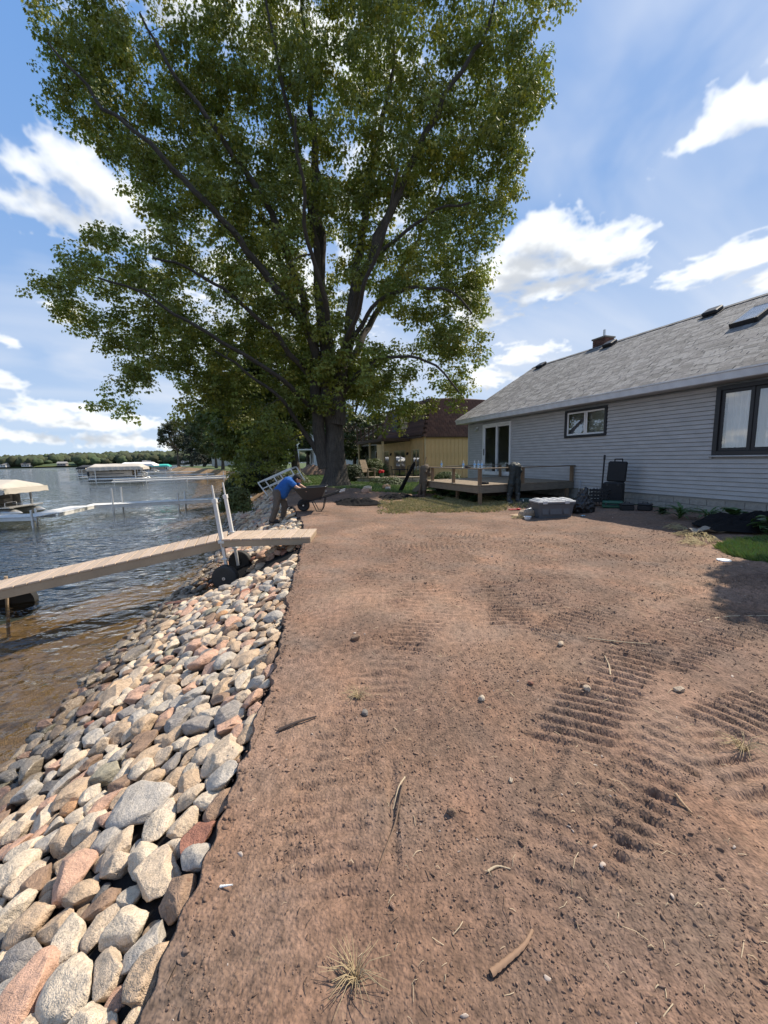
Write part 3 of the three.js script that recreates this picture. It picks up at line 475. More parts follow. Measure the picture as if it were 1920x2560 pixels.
  const fas = part(house, 'fascia', box(RB - RA, 0.17, 0.03, (RA + RB) / 2, 3.285, 0.50, 0, 0.004), M.fascia);
  part(fas, 'drip_edge', box(RB - RA, 0.035, 0.045, (RA + RB) / 2, 3.39, 0.512, 0, 0.004), M.white);
  part(house, 'soffit', box(RB - RA, 0.02, 0.52, (RA + RB) / 2, 3.20, 0.235, 0, 0), M.trimGrey);
  part(house, 'rake_board', [place(boxG(0.03, 0.16, sl, 0.004).clone(), RA - 0.005, (R0[0] + R1[0]) / 2 - 0.10, (R0[1] + R1[1]) / 2, pitch, 0, 0), place(boxG(0.03, 0.16, sl, 0.004).clone(), RA - 0.005, (R0[0] + R1[0]) / 2 - 0.10, 2 * R1[1] - (R0[1] + R1[1]) / 2, -pitch, 0, 0)], M.fascia);
  // shingles: tabs laid in courses, the 300 nearest the eye each a part
  const r = rng(31), tabs = [], eye = camera.position, exp = 0.142;
  for (let s = 0, row = 0; s < sl - 0.02; s += exp, row++) for (let x = RA - 0.01 - r() * 0.2; x < RB;) { const w = 0.14 + 0.24 * r(), a = Math.max(x, RA - 0.012), b = Math.min(x + w - 0.004, RB); x += w; if (b - a < 0.03) continue; const c = onRoof((a + b) / 2, s + exp / 2, 0.008); tabs.push({ a, b, s, thick: r() < 0.5 ? 0.006 : 0.013, m: Math.floor(r() * 5), d: toWorld(...c).distanceTo(eye) + (toWorld(...c).x > 0.98 * -toWorld(...c).z ? 50 : 0) }); }
  tabs.sort((p, q) => p.d - q.d);
  const merged = [[], [], [], [], []];
  tabs.forEach((t, i) => { const g = place(boxG(Math.round((t.b - t.a) * 50) / 50 - 0.006, t.thick, exp + 0.05, 0).clone(), 0, 0, 0, pitch + 0.03, 0, 0), c = onRoof((t.a + t.b) / 2, t.s + exp / 2 + 0.02, 0.004 + t.thick / 2); place(g, ...c); if (i < 300) part(house, 'shingle', g, M.shingles[t.m]); else merged[t.m].push(g); });
  merged.forEach((l, i) => part(house, 'shingles', l, M.shingles[i], 'stuff'));
  for (let x = RA; x < RB - 0.1; x += 0.3) part(house, 'ridge_cap', [place(boxG(0.296, 0.014, 0.17, 0).clone(), x + 0.15, R1[0] + 0.0, R1[1] + 0.065, pitch, 0, 0), place(boxG(0.296, 0.014, 0.17, 0).clone(), x + 0.15, R1[0] + 0.0, R1[1] - 0.065, -pitch, 0, 0)], M.shingles[Math.floor(x * 3.3) & 3]);
  // roof vents
  for (const x of [-11.75, -7.75, -3.9]) { const c = onRoof(x, sl - 0.26, 0.02), v = new THREE.Group(); v.name = 'roof_vent'; v.position.set(...c); v.rotation.x = pitch; house.add(v); part(v, 'hood', [box(0.46, 0.13, 0.40, 0, 0.075, 0, 0, 0.03)], M.black); part(v, 'flange', box(0.62, 0.012, 0.55, 0, 0.008, 0.02, 0, 0), M.blackMatt); }
  // two skylights near the right end
  for (const [x, s] of [[-1.95, 3.55], [-0.75, 3.55]]) { const c = onRoof(x, s, 0.02), v = new THREE.Group(); v.name = 'skylight'; v.position.set(...c); v.rotation.x = pitch; house.add(v); part(v, 'frame', [box(0.06, 0.14, 1.1, -0.3, 0.06, 0, 0, 0.01), box(0.06, 0.14, 1.1, 0.3, 0.06, 0, 0, 0.01), box(0.54, 0.14, 0.06, 0, 0.06, 0.52, 0, 0.01), box(0.54, 0.14, 0.06, 0, 0.06, -0.52, 0, 0.01)], M.black); part(v, 'pane', box(0.54, 0.012, 0.98, 0, 0.12, 0, 0, 0), M.glass); part(v, 'well_shade_sheet', box(0.54, 0.01, 0.98, 0, 0.012, 0, 0, 0), M.dark); }  // near-black sheet under each pane paints in the shade of the shaft
  // brick chimney with a flue
  const ch = new THREE.Group(); ch.name = 'chimney'; ch.position.set(-8.68, 5.55, -4.62); house.add(ch);
  part(ch, 'core', box(0.62, 1.06, 0.5, 0, 0.53, 0, 0, 0), M.mortar);
  for (let row = 0; row < 14; row++) for (const [n, len, ox, oz, ry] of [[3, 0.2, -0.2167, 0.255, 0], [3, 0.2, -0.2167, -0.255, 0], [2, 0.24, 0.315, -0.125, 1], [2, 0.24, -0.315, -0.125, 1]]) for (let k = 0; k < n; k++) { const sh = row % 2 ? 0.006 : -0.006; part(ch, 'brick', ry ? box(0.03, 0.064, len, ox, 0.04 + row * 0.075, oz + k * 0.255 + sh, 0, 0.004) : box(len, 0.064, 0.03, ox + k * 0.2167 + sh, 0.04 + row * 0.075, oz, 0, 0.004), M.brick[(row * 5 + k * 2 + ry) % 3]); }
  part(ch, 'cap', box(0.74, 0.07, 0.62, 0, 1.09, 0, 0, 0.015), M.mortar);
  part(ch, 'flue', [rod([0.04, 1.1, 0], [0.04, 1.46, 0], 0.05, 0.05, 14), rod([-0.1, 1.1, 0.02], [-0.1, 1.2, 0.02], 0.06, 0.05, 12)], M.steel);
  // sliding glass door
  const dr = new THREE.Group(); dr.name = 'sliding_door'; house.add(dr);
  { const [a, b, c, d] = openings[0], w = b - a, m = (a + b) / 2;
    part(dr, 'frame', [box(0.09, d - c, 0.13, a + 0.045, (c + d) / 2, -0.02, 0, 0.006), box(0.09, d - c, 0.13, b - 0.045, (c + d) / 2, -0.02, 0, 0.006), box(w - 0.18, 0.09, 0.13, m, d - 0.045, -0.02, 0, 0.006), box(w - 0.18, 0.07, 0.15, m, c + 0.035, -0.02, 0, 0.006)], M.white);
    for (const [x0, x1, z] of [[a + 0.09, m + 0.04, 0.0], [m - 0.04, b - 0.09, -0.05]]) {
      const s = new THREE.Group(); s.name = 'door_sash'; dr.add(s); const lo = c + 0.07, hi = d - 0.09;
      part(s, 'stile', [box(0.075, hi - lo, 0.04, x0 + 0.038, (lo + hi) / 2, z, 0, 0.005), box(0.075, hi - lo, 0.04, x1 - 0.038, (lo + hi) / 2, z, 0, 0.005), box(x1 - x0 - 0.15, 0.08, 0.04, (x0 + x1) / 2, hi - 0.04, z, 0, 0.005), box(x1 - x0 - 0.15, 0.1, 0.04, (x0 + x1) / 2, lo + 0.05, z, 0, 0.005)], M.white);
      part(s, 'pane', box(x1 - x0 - 0.15, hi - lo - 0.18, 0.008, (x0 + x1) / 2, (lo + hi) / 2 + 0.01, z, 0, 0), M.glass);
    }
    part(dr, 'handle', box(0.03, 0.30, 0.045, a + 0.125, c + 1.05, 0.045, 0, 0.01), M.black);
  }
  // small slider window with a blind, and the big black-framed window
  const windowG = (o, sashes, frame, fw, sashMat, sw, name) => {
    const w = new THREE.Group(); w.name = name; house.add(w); const [a, b, c, d] = o, m = (a + b) / 2;
    part(w, 'frame', [box(fw, d - c, 0.12, a + fw / 2, (c + d) / 2, 0.005, 0, 0.006), box(fw, d - c, 0.12, b - fw / 2, (c + d) / 2, 0.005, 0, 0.006), box(b - a - 2 * fw, fw, 0.12, m, d - fw / 2, 0.005, 0, 0.006), box(b - a - 2 * fw, fw, 0.14, m, c + fw / 2, 0.005, 0, 0.006)], frame);
    const inner = b - a - 2 * fw, n = sashes, each = inner / n;
    for (let i = 0; i < n; i++) { const x0 = a + fw + i * each, x1 = x0 + each, lo = c + fw, hi = d - fw, z = 0.0 - (i % 2) * 0.022; const s = new THREE.Group(); s.name = 'sash'; w.add(s);
      part(s, 'sash_frame', [box(sw, hi - lo, 0.03, x0 + sw / 2, (lo + hi) / 2, z, 0, 0.004), box(sw, hi - lo, 0.03, x1 - sw / 2, (lo + hi) / 2, z, 0, 0.004), box(each - 2 * sw, sw, 0.03, (x0 + x1) / 2, hi - sw / 2, z, 0, 0.004), box(each - 2 * sw, sw, 0.03, (x0 + x1) / 2, lo + sw / 2, z, 0, 0.004)], sashMat);
      part(s, 'pane', box(each - 2 * sw, hi - lo - 2 * sw, 0.006, (x0 + x1) / 2, (lo + hi) / 2, z, 0, 0), M.glass); }
    return w;
  };
  const w1 = windowG(openings[1], 2, M.black, 0.075, M.white, 0.055, 'window');
  for (let y = 2.27; y < 3.0; y += 0.03) part(w1, 'blind_slat', box(0.74, 0.002, 0.024, -4.73, y, -0.13, 0, 0, 0.6), M.blind);
  part(w1, 'insect_screen', box(0.74, 0.76, 0.004, -5.52, 2.63, -0.10, 0, 0), mat([0.10, 0.10, 0.11], 0.8));
  const w2 = windowG(openings[2], 3, M.black, 0.10, M.black, 0.075, 'window');
  part(w2, 'curtain', grid(160, 2, (u, v) => V(-1.1 + u * 1.95, 1.55 + v * 1.5, -0.22 + 0.035 * Math.sin(u * 95) + 0.02 * Math.sin(u * 41 + 1))), M.curtain);
  part(w2, 'sill', box(2.3, 0.035, 0.10, -0.135, 1.478, 0.03, 0, 0.006), M.trimGrey);
  // lamp by the door and the outlet conduit at the deck end
  const lp = new THREE.Group(); lp.name = 'wall_lamp'; house.add(lp); part(lp, 'backplate', box(0.13, 0.13, 0.03, -11.45, 2.93, 0.03, 0, 0.01), M.white); part(lp, 'lamp_head', [rod([-11.49, 2.92, 0.05], [-11.53, 2.82, 0.13], 0.035, 0.05, 12), rod([-11.41, 2.92, 0.05], [-11.37, 2.82, 0.13], 0.035, 0.05, 12)], M.steel);
  part(house, 'conduit_box', [box(0.09, 0.26, 0.06, -5.2, 0.56, 0.04, 0, 0.01), rod([-5.24, 0.1, 0.03], [-5.24, 0.5, 0.03], 0.015)], M.trimGrey);
}

// ---------------------------------------------------------------- the deck in front of the house
const DTOP = 0.69;
{
  const deck = thing('wooden_deck', 'weathered wooden deck with a low rail and steps before the sliding door', 'deck', [H0.x, 0, H0.z], HT);
  const A = -9.6, B = -5.45, Z0 = 0.06, Z1 = 3.95; let k = 0;
  for (let z = Z0; z < Z1 - 0.05; z += 0.145) part(deck, 'plank', box(B - A + 0.02, 0.032, 0.139, (A + B) / 2, DTOP - 0.016 + 0.002 * ((k * 5) % 3), z + 0.07, 0, 0.004), M.wood[k++ % 3]);
  part(deck, 'rim_joist', box(B - A, 0.215, 0.04, (A + B) / 2, DTOP - 0.145, Z1 - 0.03, 0, 0.005), M.wood[1]);
  part(deck, 'rim_joist', box(0.04, 0.215, Z1 - Z0 - 0.05, B - 0.02, DTOP - 0.145, (Z0 + Z1) / 2 - 0.03, 0, 0.005), M.woodGrey);
  part(deck, 'rim_joist', box(0.04, 0.215, Z1 - Z0 - 0.05, A + 0.02, DTOP - 0.145, (Z0 + Z1) / 2 - 0.03, 0, 0.005), M.woodGrey);
  for (const x of [-8.4, -7.2, -6.2]) part(deck, 'joist', box(0.04, 0.18, Z1 - Z0 - 0.15, x, DTOP - 0.14, (Z0 + Z1) / 2, 0, 0), M.woodGrey);
  for (const [x, z] of [[B - 0.06, Z1 - 0.12], [-7.35, Z1 - 0.4], [A + 0.1, Z1 - 0.12], [B - 0.06, 0.3], [A + 0.1, 0.3]]) part(deck, 'post', box(0.095, 0.75, 0.095, x, 0.1, z, 0, 0.006), M.woodV);
  for (const [x, z] of [[B - 0.05, Z1 - 0.10], [-7.12, Z1 - 0.1], [-8.72, Z1 - 0.1], [B - 0.05, 2.2], [B - 0.05, 0.12], [A + 0.12, Z1 - 0.1], [A + 0.12, 0.14]]) part(deck, 'rail_post', box(0.095, 0.52, 0.095, x, DTOP + 0.24, z, 0, 0.006), M.woodV);
  part(deck, 'rail_cap', box(B - A - 0.5, 0.038, 0.15, (A + B) / 2 + 0.27, 1.21, Z1 - 0.10, 0, 0.006), M.wood[1]);
  part(deck, 'rail_cap', box(0.15, 0.038, Z1 - 0.12, B - 0.05, 1.212, 1.84, 0, 0.006), M.wood[1]);
  part(deck, 'rail_cap', box(0.15, 0.038, Z1 - 1.2, A + 0.12, 1.215, 1.45, 0, 0.006), M.woodGrey);
  for (const z of [2.75, 3.85]) { const s = new THREE.Shape([[0, DTOP - 0.04], [0, DTOP - 0.30], [-0.85, 0.02], [-1.1, 0.02], [-1.1, 0.14]].map((q) => new THREE.Vector2(...q))); part(deck, 'stringer', new THREE.ExtrudeGeometry(s, { depth: 0.04, bevelEnabled: false }).translate(A, 0, z), M.woodGrey); }
  for (let i = 0; i < 3; i++) part(deck, 'tread', box(0.30, 0.035, 1.16, A - 0.17 - i * 0.31, DTOP - 0.19 - i * 0.165, 3.32, 0, 0.005), M.wood[i]);
  part(deck, 'bench_board', box(0.9, 0.04, 0.30, A - 0.05, 1.19, Z1 - 0.25, 0, 0.006), M.woodGrey);
}
// ---------------------------------------------------------------- SDF bodies
function blob(caps, res = 60, k = 0.03) {
  const lo = V(1e9, 1e9, 1e9), hi = V(-1e9, -1e9, -1e9);
  for (const c of caps) { c.A = V(...c.a); c.B = V(...c.b); c.rb ??= c.ra; for (const [p, r] of [[c.A, c.ra], [c.B, c.rb]]) { lo.min(p.clone().subScalar(r)); hi.max(p.clone().addScalar(r)); } }
  const mid = lo.clone().add(hi).multiplyScalar(0.5), half = Math.max(hi.x - lo.x, hi.y - lo.y, hi.z - lo.z) / 2 * 1.08 + 0.02;
  const mc = new MarchingCubes(res, new THREE.MeshStandardMaterial(), false, false, 120000); mc.isolation = 0; mc.reset();
  const p = V(0, 0, 0), ab = V(0, 0, 0), ap = V(0, 0, 0), hs = res / 2;
  for (let z = 0; z < res; z++) for (let y = 0; y < res; y++) for (let x = 0; x < res; x++) {
    p.set((x - hs) / hs * half, (y - hs) / hs * half, (z - hs) / hs * half).add(mid); let d = 1e9;
    for (const c of caps) { ab.subVectors(c.B, c.A); ap.subVectors(p, c.A); const l = ab.lengthSq(), t = l > 0 ? clamp(ap.dot(ab) / l) : 0; ap.addScaledVector(ab, -t); if (c.flat) { const q = ap.dot(c.flat.n); ap.addScaledVector(c.flat.n, q * (c.flat.s - 1)); } const e = ap.length() - lerp(c.ra, c.rb, t), h = clamp(0.5 + 0.5 * (d - e) / (c.k ?? k)); d = lerp(d, e, h) - (c.k ?? k) * h * (1 - h); }
    mc.field[x + y * res + z * res * res] = -d;
  }
  mc.update();
  const g = new THREE.BufferGeometry(), n = mc.count;
  g.setAttribute('position', new THREE.BufferAttribute(new Float32Array(mc.positionArray.subarray(0, n * 3)), 3));
  let out = mergeVertices(g, 1e-5); out.scale(half, half, half).translate(mid.x, mid.y, mid.z); out.computeVertexNormals();
  const q = out.attributes.position, uv = new Float32Array(q.count * 2); for (let i = 0; i < q.count; i++) { uv[2 * i] = q.getX(i) + q.getZ(i); uv[2 * i + 1] = q.getY(i); } out.setAttribute('uv', new THREE.BufferAttribute(uv, 2));
  return out;
}
function crumple(g, amp, f, seed = 0) { const p = g.attributes.position, n = g.attributes.normal; for (let i = 0; i < p.count; i++) { const x = p.getX(i), y = p.getY(i), z = p.getZ(i), e = amp * (1 - 2 * Math.abs(noise3(x * f + seed, y * f, z * f))) + amp * 0.5 * noise3(x * f * 2.3, y * f * 2.3 + seed, z * f * 2.3); p.setXYZ(i, x + n.getX(i) * e, y + n.getY(i) * e, z + n.getZ(i) * e); } g.computeVertexNormals(); return g; }

// ---------------------------------------------------------------- things on and about the deck
const groundAt = (x, z) => (bare(x, z) > 0 ? yardY(x, z) : landY(x, z) - 0.055);
{
  M.pet = phys([0.93, 0.97, 1.0], 0.05, { transmission: 0.9, thickness: 0, ior: 1.45 });
  M.petWater = phys([0.75, 0.85, 0.92], 0.08, { transmission: 0.75, thickness: 0, ior: 1.33 });
  const prof = [[0.001, 0], [0.030, 0], [0.032, 0.01], [0.030, 0.05], [0.032, 0.08], [0.029, 0.10], [0.032, 0.125], [0.031, 0.14], [0.022, 0.165], [0.013, 0.18], [0.013, 0.195]].map((q) => new THREE.Vector2(...q));
  const bodyG = new THREE.LatheGeometry(prof, 16), capG = new THREE.CylinderGeometry(0.015, 0.015, 0.016, 14), labG = new THREE.CylinderGeometry(0.0326, 0.0326, 0.045, 16, 1, true), fillG = new THREE.CylinderGeometry(0.028, 0.028, 0.10, 14);
  const cap = mat([0.75, 0.77, 0.8], 0.4), lab = mat([0.20, 0.42, 0.70], 0.5, dbl);
  const spots = [[-7.99, 'clear plastic water bottle standing alone on the deck rail beside the brown waders'], [-6.48, 'water bottle on the deck rail beside the black work gloves'], [-5.80, 'first of three water bottles together at the deck rail corner'], [-5.58, 'middle of three water bottles together at the deck rail corner'], [-5.40, 'water bottle nearest the outer end of the deck rail corner']];
  for (const [hx, label] of spots) { const w = toWorld(hx, 1.229, 3.85), b = thing('water_bottle', label, 'bottle', [w.x, w.y, w.z], hx * 9, 'water bottles on the deck rail'); part(b, 'body', bodyG, M.pet); part(b, 'water', fillG.clone().translate(0, 0.06, 0), M.petWater); part(b, 'label', labG.clone().translate(0, 0.105, 0), lab); part(b, 'cap', capG.clone().translate(0, 0.203, 0), cap); b.scale.setScalar(1.12); }
  const gl = toWorld(-6.22, 1.23, 3.85); solo('work_gloves', crumple(blob([{ a: [-0.14, 0.025, 0], b: [0.10, 0.02, 0.01], ra: 0.025, rb: 0.03 }, { a: [0.08, 0.02, 0], b: [0.19, 0.02, -0.02], ra: 0.02, rb: 0.012 }, { a: [-0.05, 0.03, 0.02], b: [0.05, 0.035, -0.02], ra: 0.025 }], 40, 0.02), 0.004, 30), M.blackMatt, 'pair of black work gloves lying on the deck rail', 'gloves', undefined, [gl.x, gl.y, gl.z]).rotation.y = HT;
  const sh = toWorld(-5.95, DTOP, 3.35); solo('work_shoes', crumple(blob([{ a: [-0.12, 0.05, 0], b: [0.12, 0.035, 0.02], ra: 0.05, rb: 0.04 }, { a: [-0.1, 0.05, 0.14], b: [0.13, 0.035, 0.12], ra: 0.05, rb: 0.035 }], 44, 0.02), 0.004, 25), M.blackMatt, 'dark work shoes left on the deck boards by the front corner', 'shoes', undefined, [sh.x, sh.y, sh.z]).rotation.y = HT + 0.4;
  // waders hung over the rail
  const waders = (name, label, pos, turn, m, boot, sole) => {
    const o = thing(name, label, 'waders', pos, turn);
    part(o, 'legs', crumple(blob([{ a: [-0.10, 1.16, 0.03], b: [0.12, 1.17, 0.03], ra: 0.07, rb: 0.07 }, { a: [-0.02, 1.12, 0.08], b: [-0.10, 0.62, 0.10], ra: 0.12, rb: 0.095 }, { a: [0.08, 1.12, 0.08], b: [0.10, 0.66, 0.09], ra: 0.12, rb: 0.095 }, { a: [-0.10, 0.62, 0.10], b: [-0.16, 0.24, 0.10], ra: 0.095, rb: 0.075 }, { a: [0.10, 0.66, 0.09], b: [0.10, 0.26, 0.12], ra: 0.095, rb: 0.075 }, { a: [0.02, 1.2, -0.04], b: [0.05, 0.92, -0.10], ra: 0.09, rb: 0.12 }, { a: [0.1, 1.2, 0.08], b: [0.2, 1.0, 0.12], ra: 0.05, rb: 0.04 }], 64, 0.05), 0.012, 11, pos[0]), m);
    for (const [x, z] of [[-0.17, 0.12], [0.11, 0.15]]) { const b = part(o, 'boot', crumple(blob([{ a: [x, 0.27, z - 0.02], b: [x, 0.07, z - 0.02], ra: 0.075, rb: 0.06 }, { a: [x, 0.055, z - 0.05], b: [x + 0.01, 0.045, z + 0.17], ra: 0.055, rb: 0.045 }], 44, 0.04), 0.003, 20), boot); part(b, 'sole', box(0.10, 0.03, 0.30, x, 0.012, z + 0.06, 0, 0.01), sole); }
    return o;
  };
  const w1 = toWorld(-9.0, 0, 4.02), w2 = toWorld(-5.34, 0.02, 2.70);
  M.brownCloth = mat([0.11, 0.085, 0.06], 0.9, { map: grime }); M.brownBoot = mat([0.075, 0.045, 0.03], 0.6); M.greySole = mat([0.36, 0.34, 0.31], 0.7);
  waders('chest_waders', 'mud-brown waders with boots hanging over the left end of the deck rail', [w1.x, groundAt(w1.x, w1.z), w1.z], HT + 0.1, M.brownCloth, M.brownBoot, M.greySole);
  waders('chest_waders', 'black waders with pale boots hung over the deck side rail', [w2.x, groundAt(w2.x, w2.z) + 0.02, w2.z], HT + Math.PI / 2 - 0.25, mat([0.012, 0.018, 0.018], 0.6), mat([0.05, 0.055, 0.055], 0.55), M.greySole);
  const tw = toWorld(-5.42, 1.235, 2.62); solo('grey_towel', grid(24, 30, (u, v) => { const s = (v - 0.35) * 0.75, x = (u - 0.5) * 0.28 + 0.02 * noise3(u * 4, v * 4, 1); return V(x, s > 0.08 ? 0.012 - (s - 0.08) : s < -0.1 ? 0.012 + (s + 0.1) : 0.012 + 0.01 * noise3(u * 5, v * 5, 3), s > 0.08 ? 0.105 + 0.02 * noise3(u * 6, v * 3, 5) + (s - 0.08) * 0.15 : s < -0.1 ? -0.125 : s); }), mat([0.20, 0.21, 0.20], 0.95, { map: grime, ...dbl }), 'grey cloth draped over the side rail of the deck above the black waders', 'cloth', undefined, [tw.x, tw.y, tw.z]).rotation.y = HT + Math.PI / 2;
  // spade leaning behind the brown waders, black roll leaning by the steps
  const s0 = toWorld(-9.05, 0.02, 4.28), s1 = toWorld(-9.1, 1.62, 3.93), sp = thing('shovel', 'long-handled shovel with a rusty blade leaning behind the brown waders', 'shovel');
  part(sp, 'handle', tubeG([[s0.x, s0.y + 0.2, s0.z], [s1.x, s1.y, s1.z]], 0.018, 8), M.woodV); part(sp, 'blade', place(boxG(0.2, 0.27, 0.012, 0.005).clone(), s0.x, s0.y + 0.15, s0.z, -0.2, HT, 0), mat([0.10, 0.06, 0.045], 0.6, { metalness: 0.5 }));
  const r0 = toWorld(-11.0, 0.10, 4.30), r1 = toWorld(-10.05, 1.42, 3.99), mid = r0.clone().lerp(r1, 0.5);
  const roll = thing('fabric_roll', 'long black fabric roll leaning on the deck steps', 'fabric roll'); part(roll, 'roll', crumple(tubeG(Array.from({ length: 14 }, (_, i) => r0.clone().lerp(r1, i / 13)), Array.from({ length: 14 }, (_, i) => (i === 0 || i === 13 ? 0.03 : 0.10 - 0.003 * i)), 14), 0.01, 9), M.fabric);
  part(roll, 'core', rod(r1.toArray(), r1.clone().addScaledVector(r1.clone().sub(r0).normalize(), 0.16).toArray(), 0.025), M.woodV);
}
// ---------------------------------------------------------------- things left along the house wall
{
  // grey storage tote
  const t = thing('storage_tote', 'grey plastic storage tote with a pale ribbed lid on the bare soil', 'tote', [4.28, groundAt(4.28, -9.9) - 0.01, -10.12], 0.05);
  M.tote = mat([0.085, 0.095, 0.11], 0.5, { map: grime }); M.toteLid = mat([0.50, 0.51, 0.52], 0.5, { map: grime });
  const tub = new THREE.BufferGeometry(); { const lo = [0.40, 0.21], hi = [0.455, 0.25], h = 0.37, P = []; const c = (k, y) => [[-k[0], y, k[1]], [k[0], y, k[1]], [k[0], y, -k[1]], [-k[0], y, -k[1]]], a = c(lo, 0), b = c(hi, h), q = (...p) => { for (const i of [0, 1, 2, 0, 2, 3]) P.push(...p[i]); }; for (let i = 0; i < 4; i++) q(a[i], a[(i + 1) % 4], b[(i + 1) % 4], b[i]); q(a[3], a[2], a[1], a[0]); q(b[0], b[1], b[2], b[3]); tub.setAttribute('position', new THREE.Float32BufferAttribute(P, 3)); tub.computeVertexNormals(); }
  part(t, 'tub', tub, M.tote);
  part(t, 'rim', [box(0.95, 0.045, 0.54, 0, 0.375, 0, 0, 0.012)], M.tote);
  for (const [x, w] of [[-0.27, 0.16], [0.27, 0.16], [0, 0.30]]) part(t, 'side_panel', place(boxG(w, 0.20, 0.014, 0.006).clone(), x, 0.2, 0.236, -0.11), M.tote);
  const lid = part(t, 'lid', [box(0.97, 0.045, 0.56, 0, 0.42, 0, 0, 0.014), box(0.86, 0.03, 0.46, 0, 0.455, 0, 0, 0.012)], M.toteLid);
  for (const x of [-0.33, -0.11, 0.11, 0.33]) part(lid, 'rib', box(0.12, 0.018, 0.40, x, 0.478, 0, 0, 0.007), M.toteLid);
  for (const x of [-0.3, 0.26]) part(t, 'latch', box(0.11, 0.085, 0.03, x, 0.41, 0.285, 0, 0.01), M.toteLid);

  // bin bag
  const bg = thing('rubbish_bag', 'knotted black plastic rubbish bag beside the grey storage tote', 'bag', [5.18, groundAt(5.18, -10.2) - 0.01, -10.35]);
  part(bg, 'bag', crumple(crumple(blob([{ a: [-0.08, 0.17, 0], b: [0.12, 0.15, 0], ra: 0.20, rb: 0.17 }, { a: [0, 0.3, 0], b: [0.0, 0.56, 0.02], ra: 0.17, rb: 0.05 }, { a: [0.0, 0.52, 0], b: [0.07, 0.62, 0], ra: 0.05, rb: 0.02 }], 70, 0.06), 0.035, 9), 0.012, 26), phys([0.014, 0.014, 0.016], 0.28));

  // upright open black tool case
  const c = thing('tool_case', 'tall black tool case standing open against the house wall', 'tool case', [6.72, groundAt(6.7, -11.7), -11.65], -0.75);
  part(c, 'body', box(0.52, 0.62, 0.30, 0, 0.31, 0, 0, 0.04), M.blackMatt); const l = part(c, 'lid', place(boxG(0.50, 0.60, 0.09, 0.035).clone(), 0.03, 0.92, -0.16, -0.12, 0, -0.03), M.blackMatt);
  part(l, 'handle', [box(0.22, 0.03, 0.03, 0.05, 1.285, -0.20, 0, 0.01), box(0.03, 0.09, 0.03, -0.05, 1.24, -0.20, 0, 0.01), box(0.03, 0.09, 0.03, 0.15, 1.24, -0.20, 0, 0.01)], M.blackMatt); part(c, 'latch', [box(0.06, 0.09, 0.02, -0.14, 0.55, 0.16, 0, 0.006), box(0.06, 0.09, 0.02, 0.14, 0.55, 0.16, 0, 0.006)], M.black);
  // crate and the long bar standing in it
  const cr = thing('plastic_crate', 'black slotted plastic crate between the bag and the tall tool case', 'crate', [6.08, groundAt(6.1, -11.3), -11.2], -0.75);
  part(cr, 'base', box(0.44, 0.02, 0.32, 0, 0.12, 0, 0, 0.004), M.blackMatt);
  for (let i = 0; i < 4; i++) { part(cr, 'rail', [box(0.46, 0.045, 0.018, 0, 0.15 + i * 0.095, 0.16, 0, 0.004), box(0.46, 0.045, 0.018, 0, 0.15 + i * 0.095, -0.16, 0, 0.004), box(0.018, 0.045, 0.30, 0.222, 0.15 + i * 0.095, 0, 0, 0.004), box(0.018, 0.045, 0.30, -0.222, 0.15 + i * 0.095, 0, 0, 0.004)], M.blackMatt); }
  for (let i = 0; i < 6; i++) part(cr, 'rib', [box(0.02, 0.44, 0.02, -0.2 + i * 0.08, 0.27, 0.162, 0, 0.003), box(0.02, 0.44, 0.02, -0.2 + i * 0.08, 0.27, -0.162, 0, 0.003)], M.blackMatt);
  for (const s of [-1, 1]) part(cr, 'foot', box(0.05, 0.1, 0.3, s * 0.18, 0.05, 0, 0, 0.005), M.blackMatt);
  const bar1 = thing('pry_bar', 'long dark bar standing upright out of the black crate', 'bar'); part(bar1, 'shaft', rod([6.10, groundAt(6.1, -11.2) + 0.14, -11.17], [6.24, 1.50, -11.34], 0.022, 0.022, 8), M.blackMatt); part(bar1, 'grip', rod([6.235, 1.44, -11.335], [6.245, 1.56, -11.347], 0.03, 0.03, 8), M.rubber);
  // green case and black boxes
  const gc = thing('green_case', 'small dark green plastic case with a black handle by the house wall', 'case', [6.18, groundAt(6.2, -10.75), -10.72], -0.5); M.green = mat([0.012, 0.085, 0.05], 0.45);
  part(gc, 'shell', [box(0.50, 0.10, 0.32, 0, 0.05, 0, 0, 0.03), box(0.50, 0.08, 0.32, 0, 0.145, 0, 0, 0.03)], M.green); part(gc, 'handle', [box(0.18, 0.025, 0.03, 0, 0.11, 0.20, 0, 0.008), box(0.025, 0.025, 0.05, -0.08, 0.11, 0.175, 0, 0.005), box(0.025, 0.025, 0.05, 0.08, 0.11, 0.175, 0, 0.005)], M.black); part(gc, 'latch', [box(0.05, 0.06, 0.015, -0.16, 0.105, 0.165, 0, 0.004), box(0.05, 0.06, 0.015, 0.16, 0.105, 0.165, 0, 0.004)], M.black);
  for (const [x, z, a, lab] of [[6.24, -10.18, -0.3, 'small black tool box beside the green case on the dark soil'], [6.60, -10.02, -0.9, 'small black tool box nearest the block foundation, right of the green case']]) { const b = thing('tool_box', lab, 'tool box', [x, groundAt(x, z), z], a, 'small black tool boxes'); part(b, 'body', box(0.30, 0.13, 0.18, 0, 0.065, 0, 0, 0.02), M.blackMatt); part(b, 'lid', box(0.31, 0.05, 0.19, 0, 0.158, 0, 0, 0.02), M.black); part(b, 'handle', [box(0.12, 0.018, 0.02, 0, 0.215, 0, 0, 0.006), box(0.015, 0.03, 0.02, -0.055, 0.192, 0, 0, 0.004), box(0.015, 0.03, 0.02, 0.055, 0.192, 0, 0, 0.004)], M.black); }
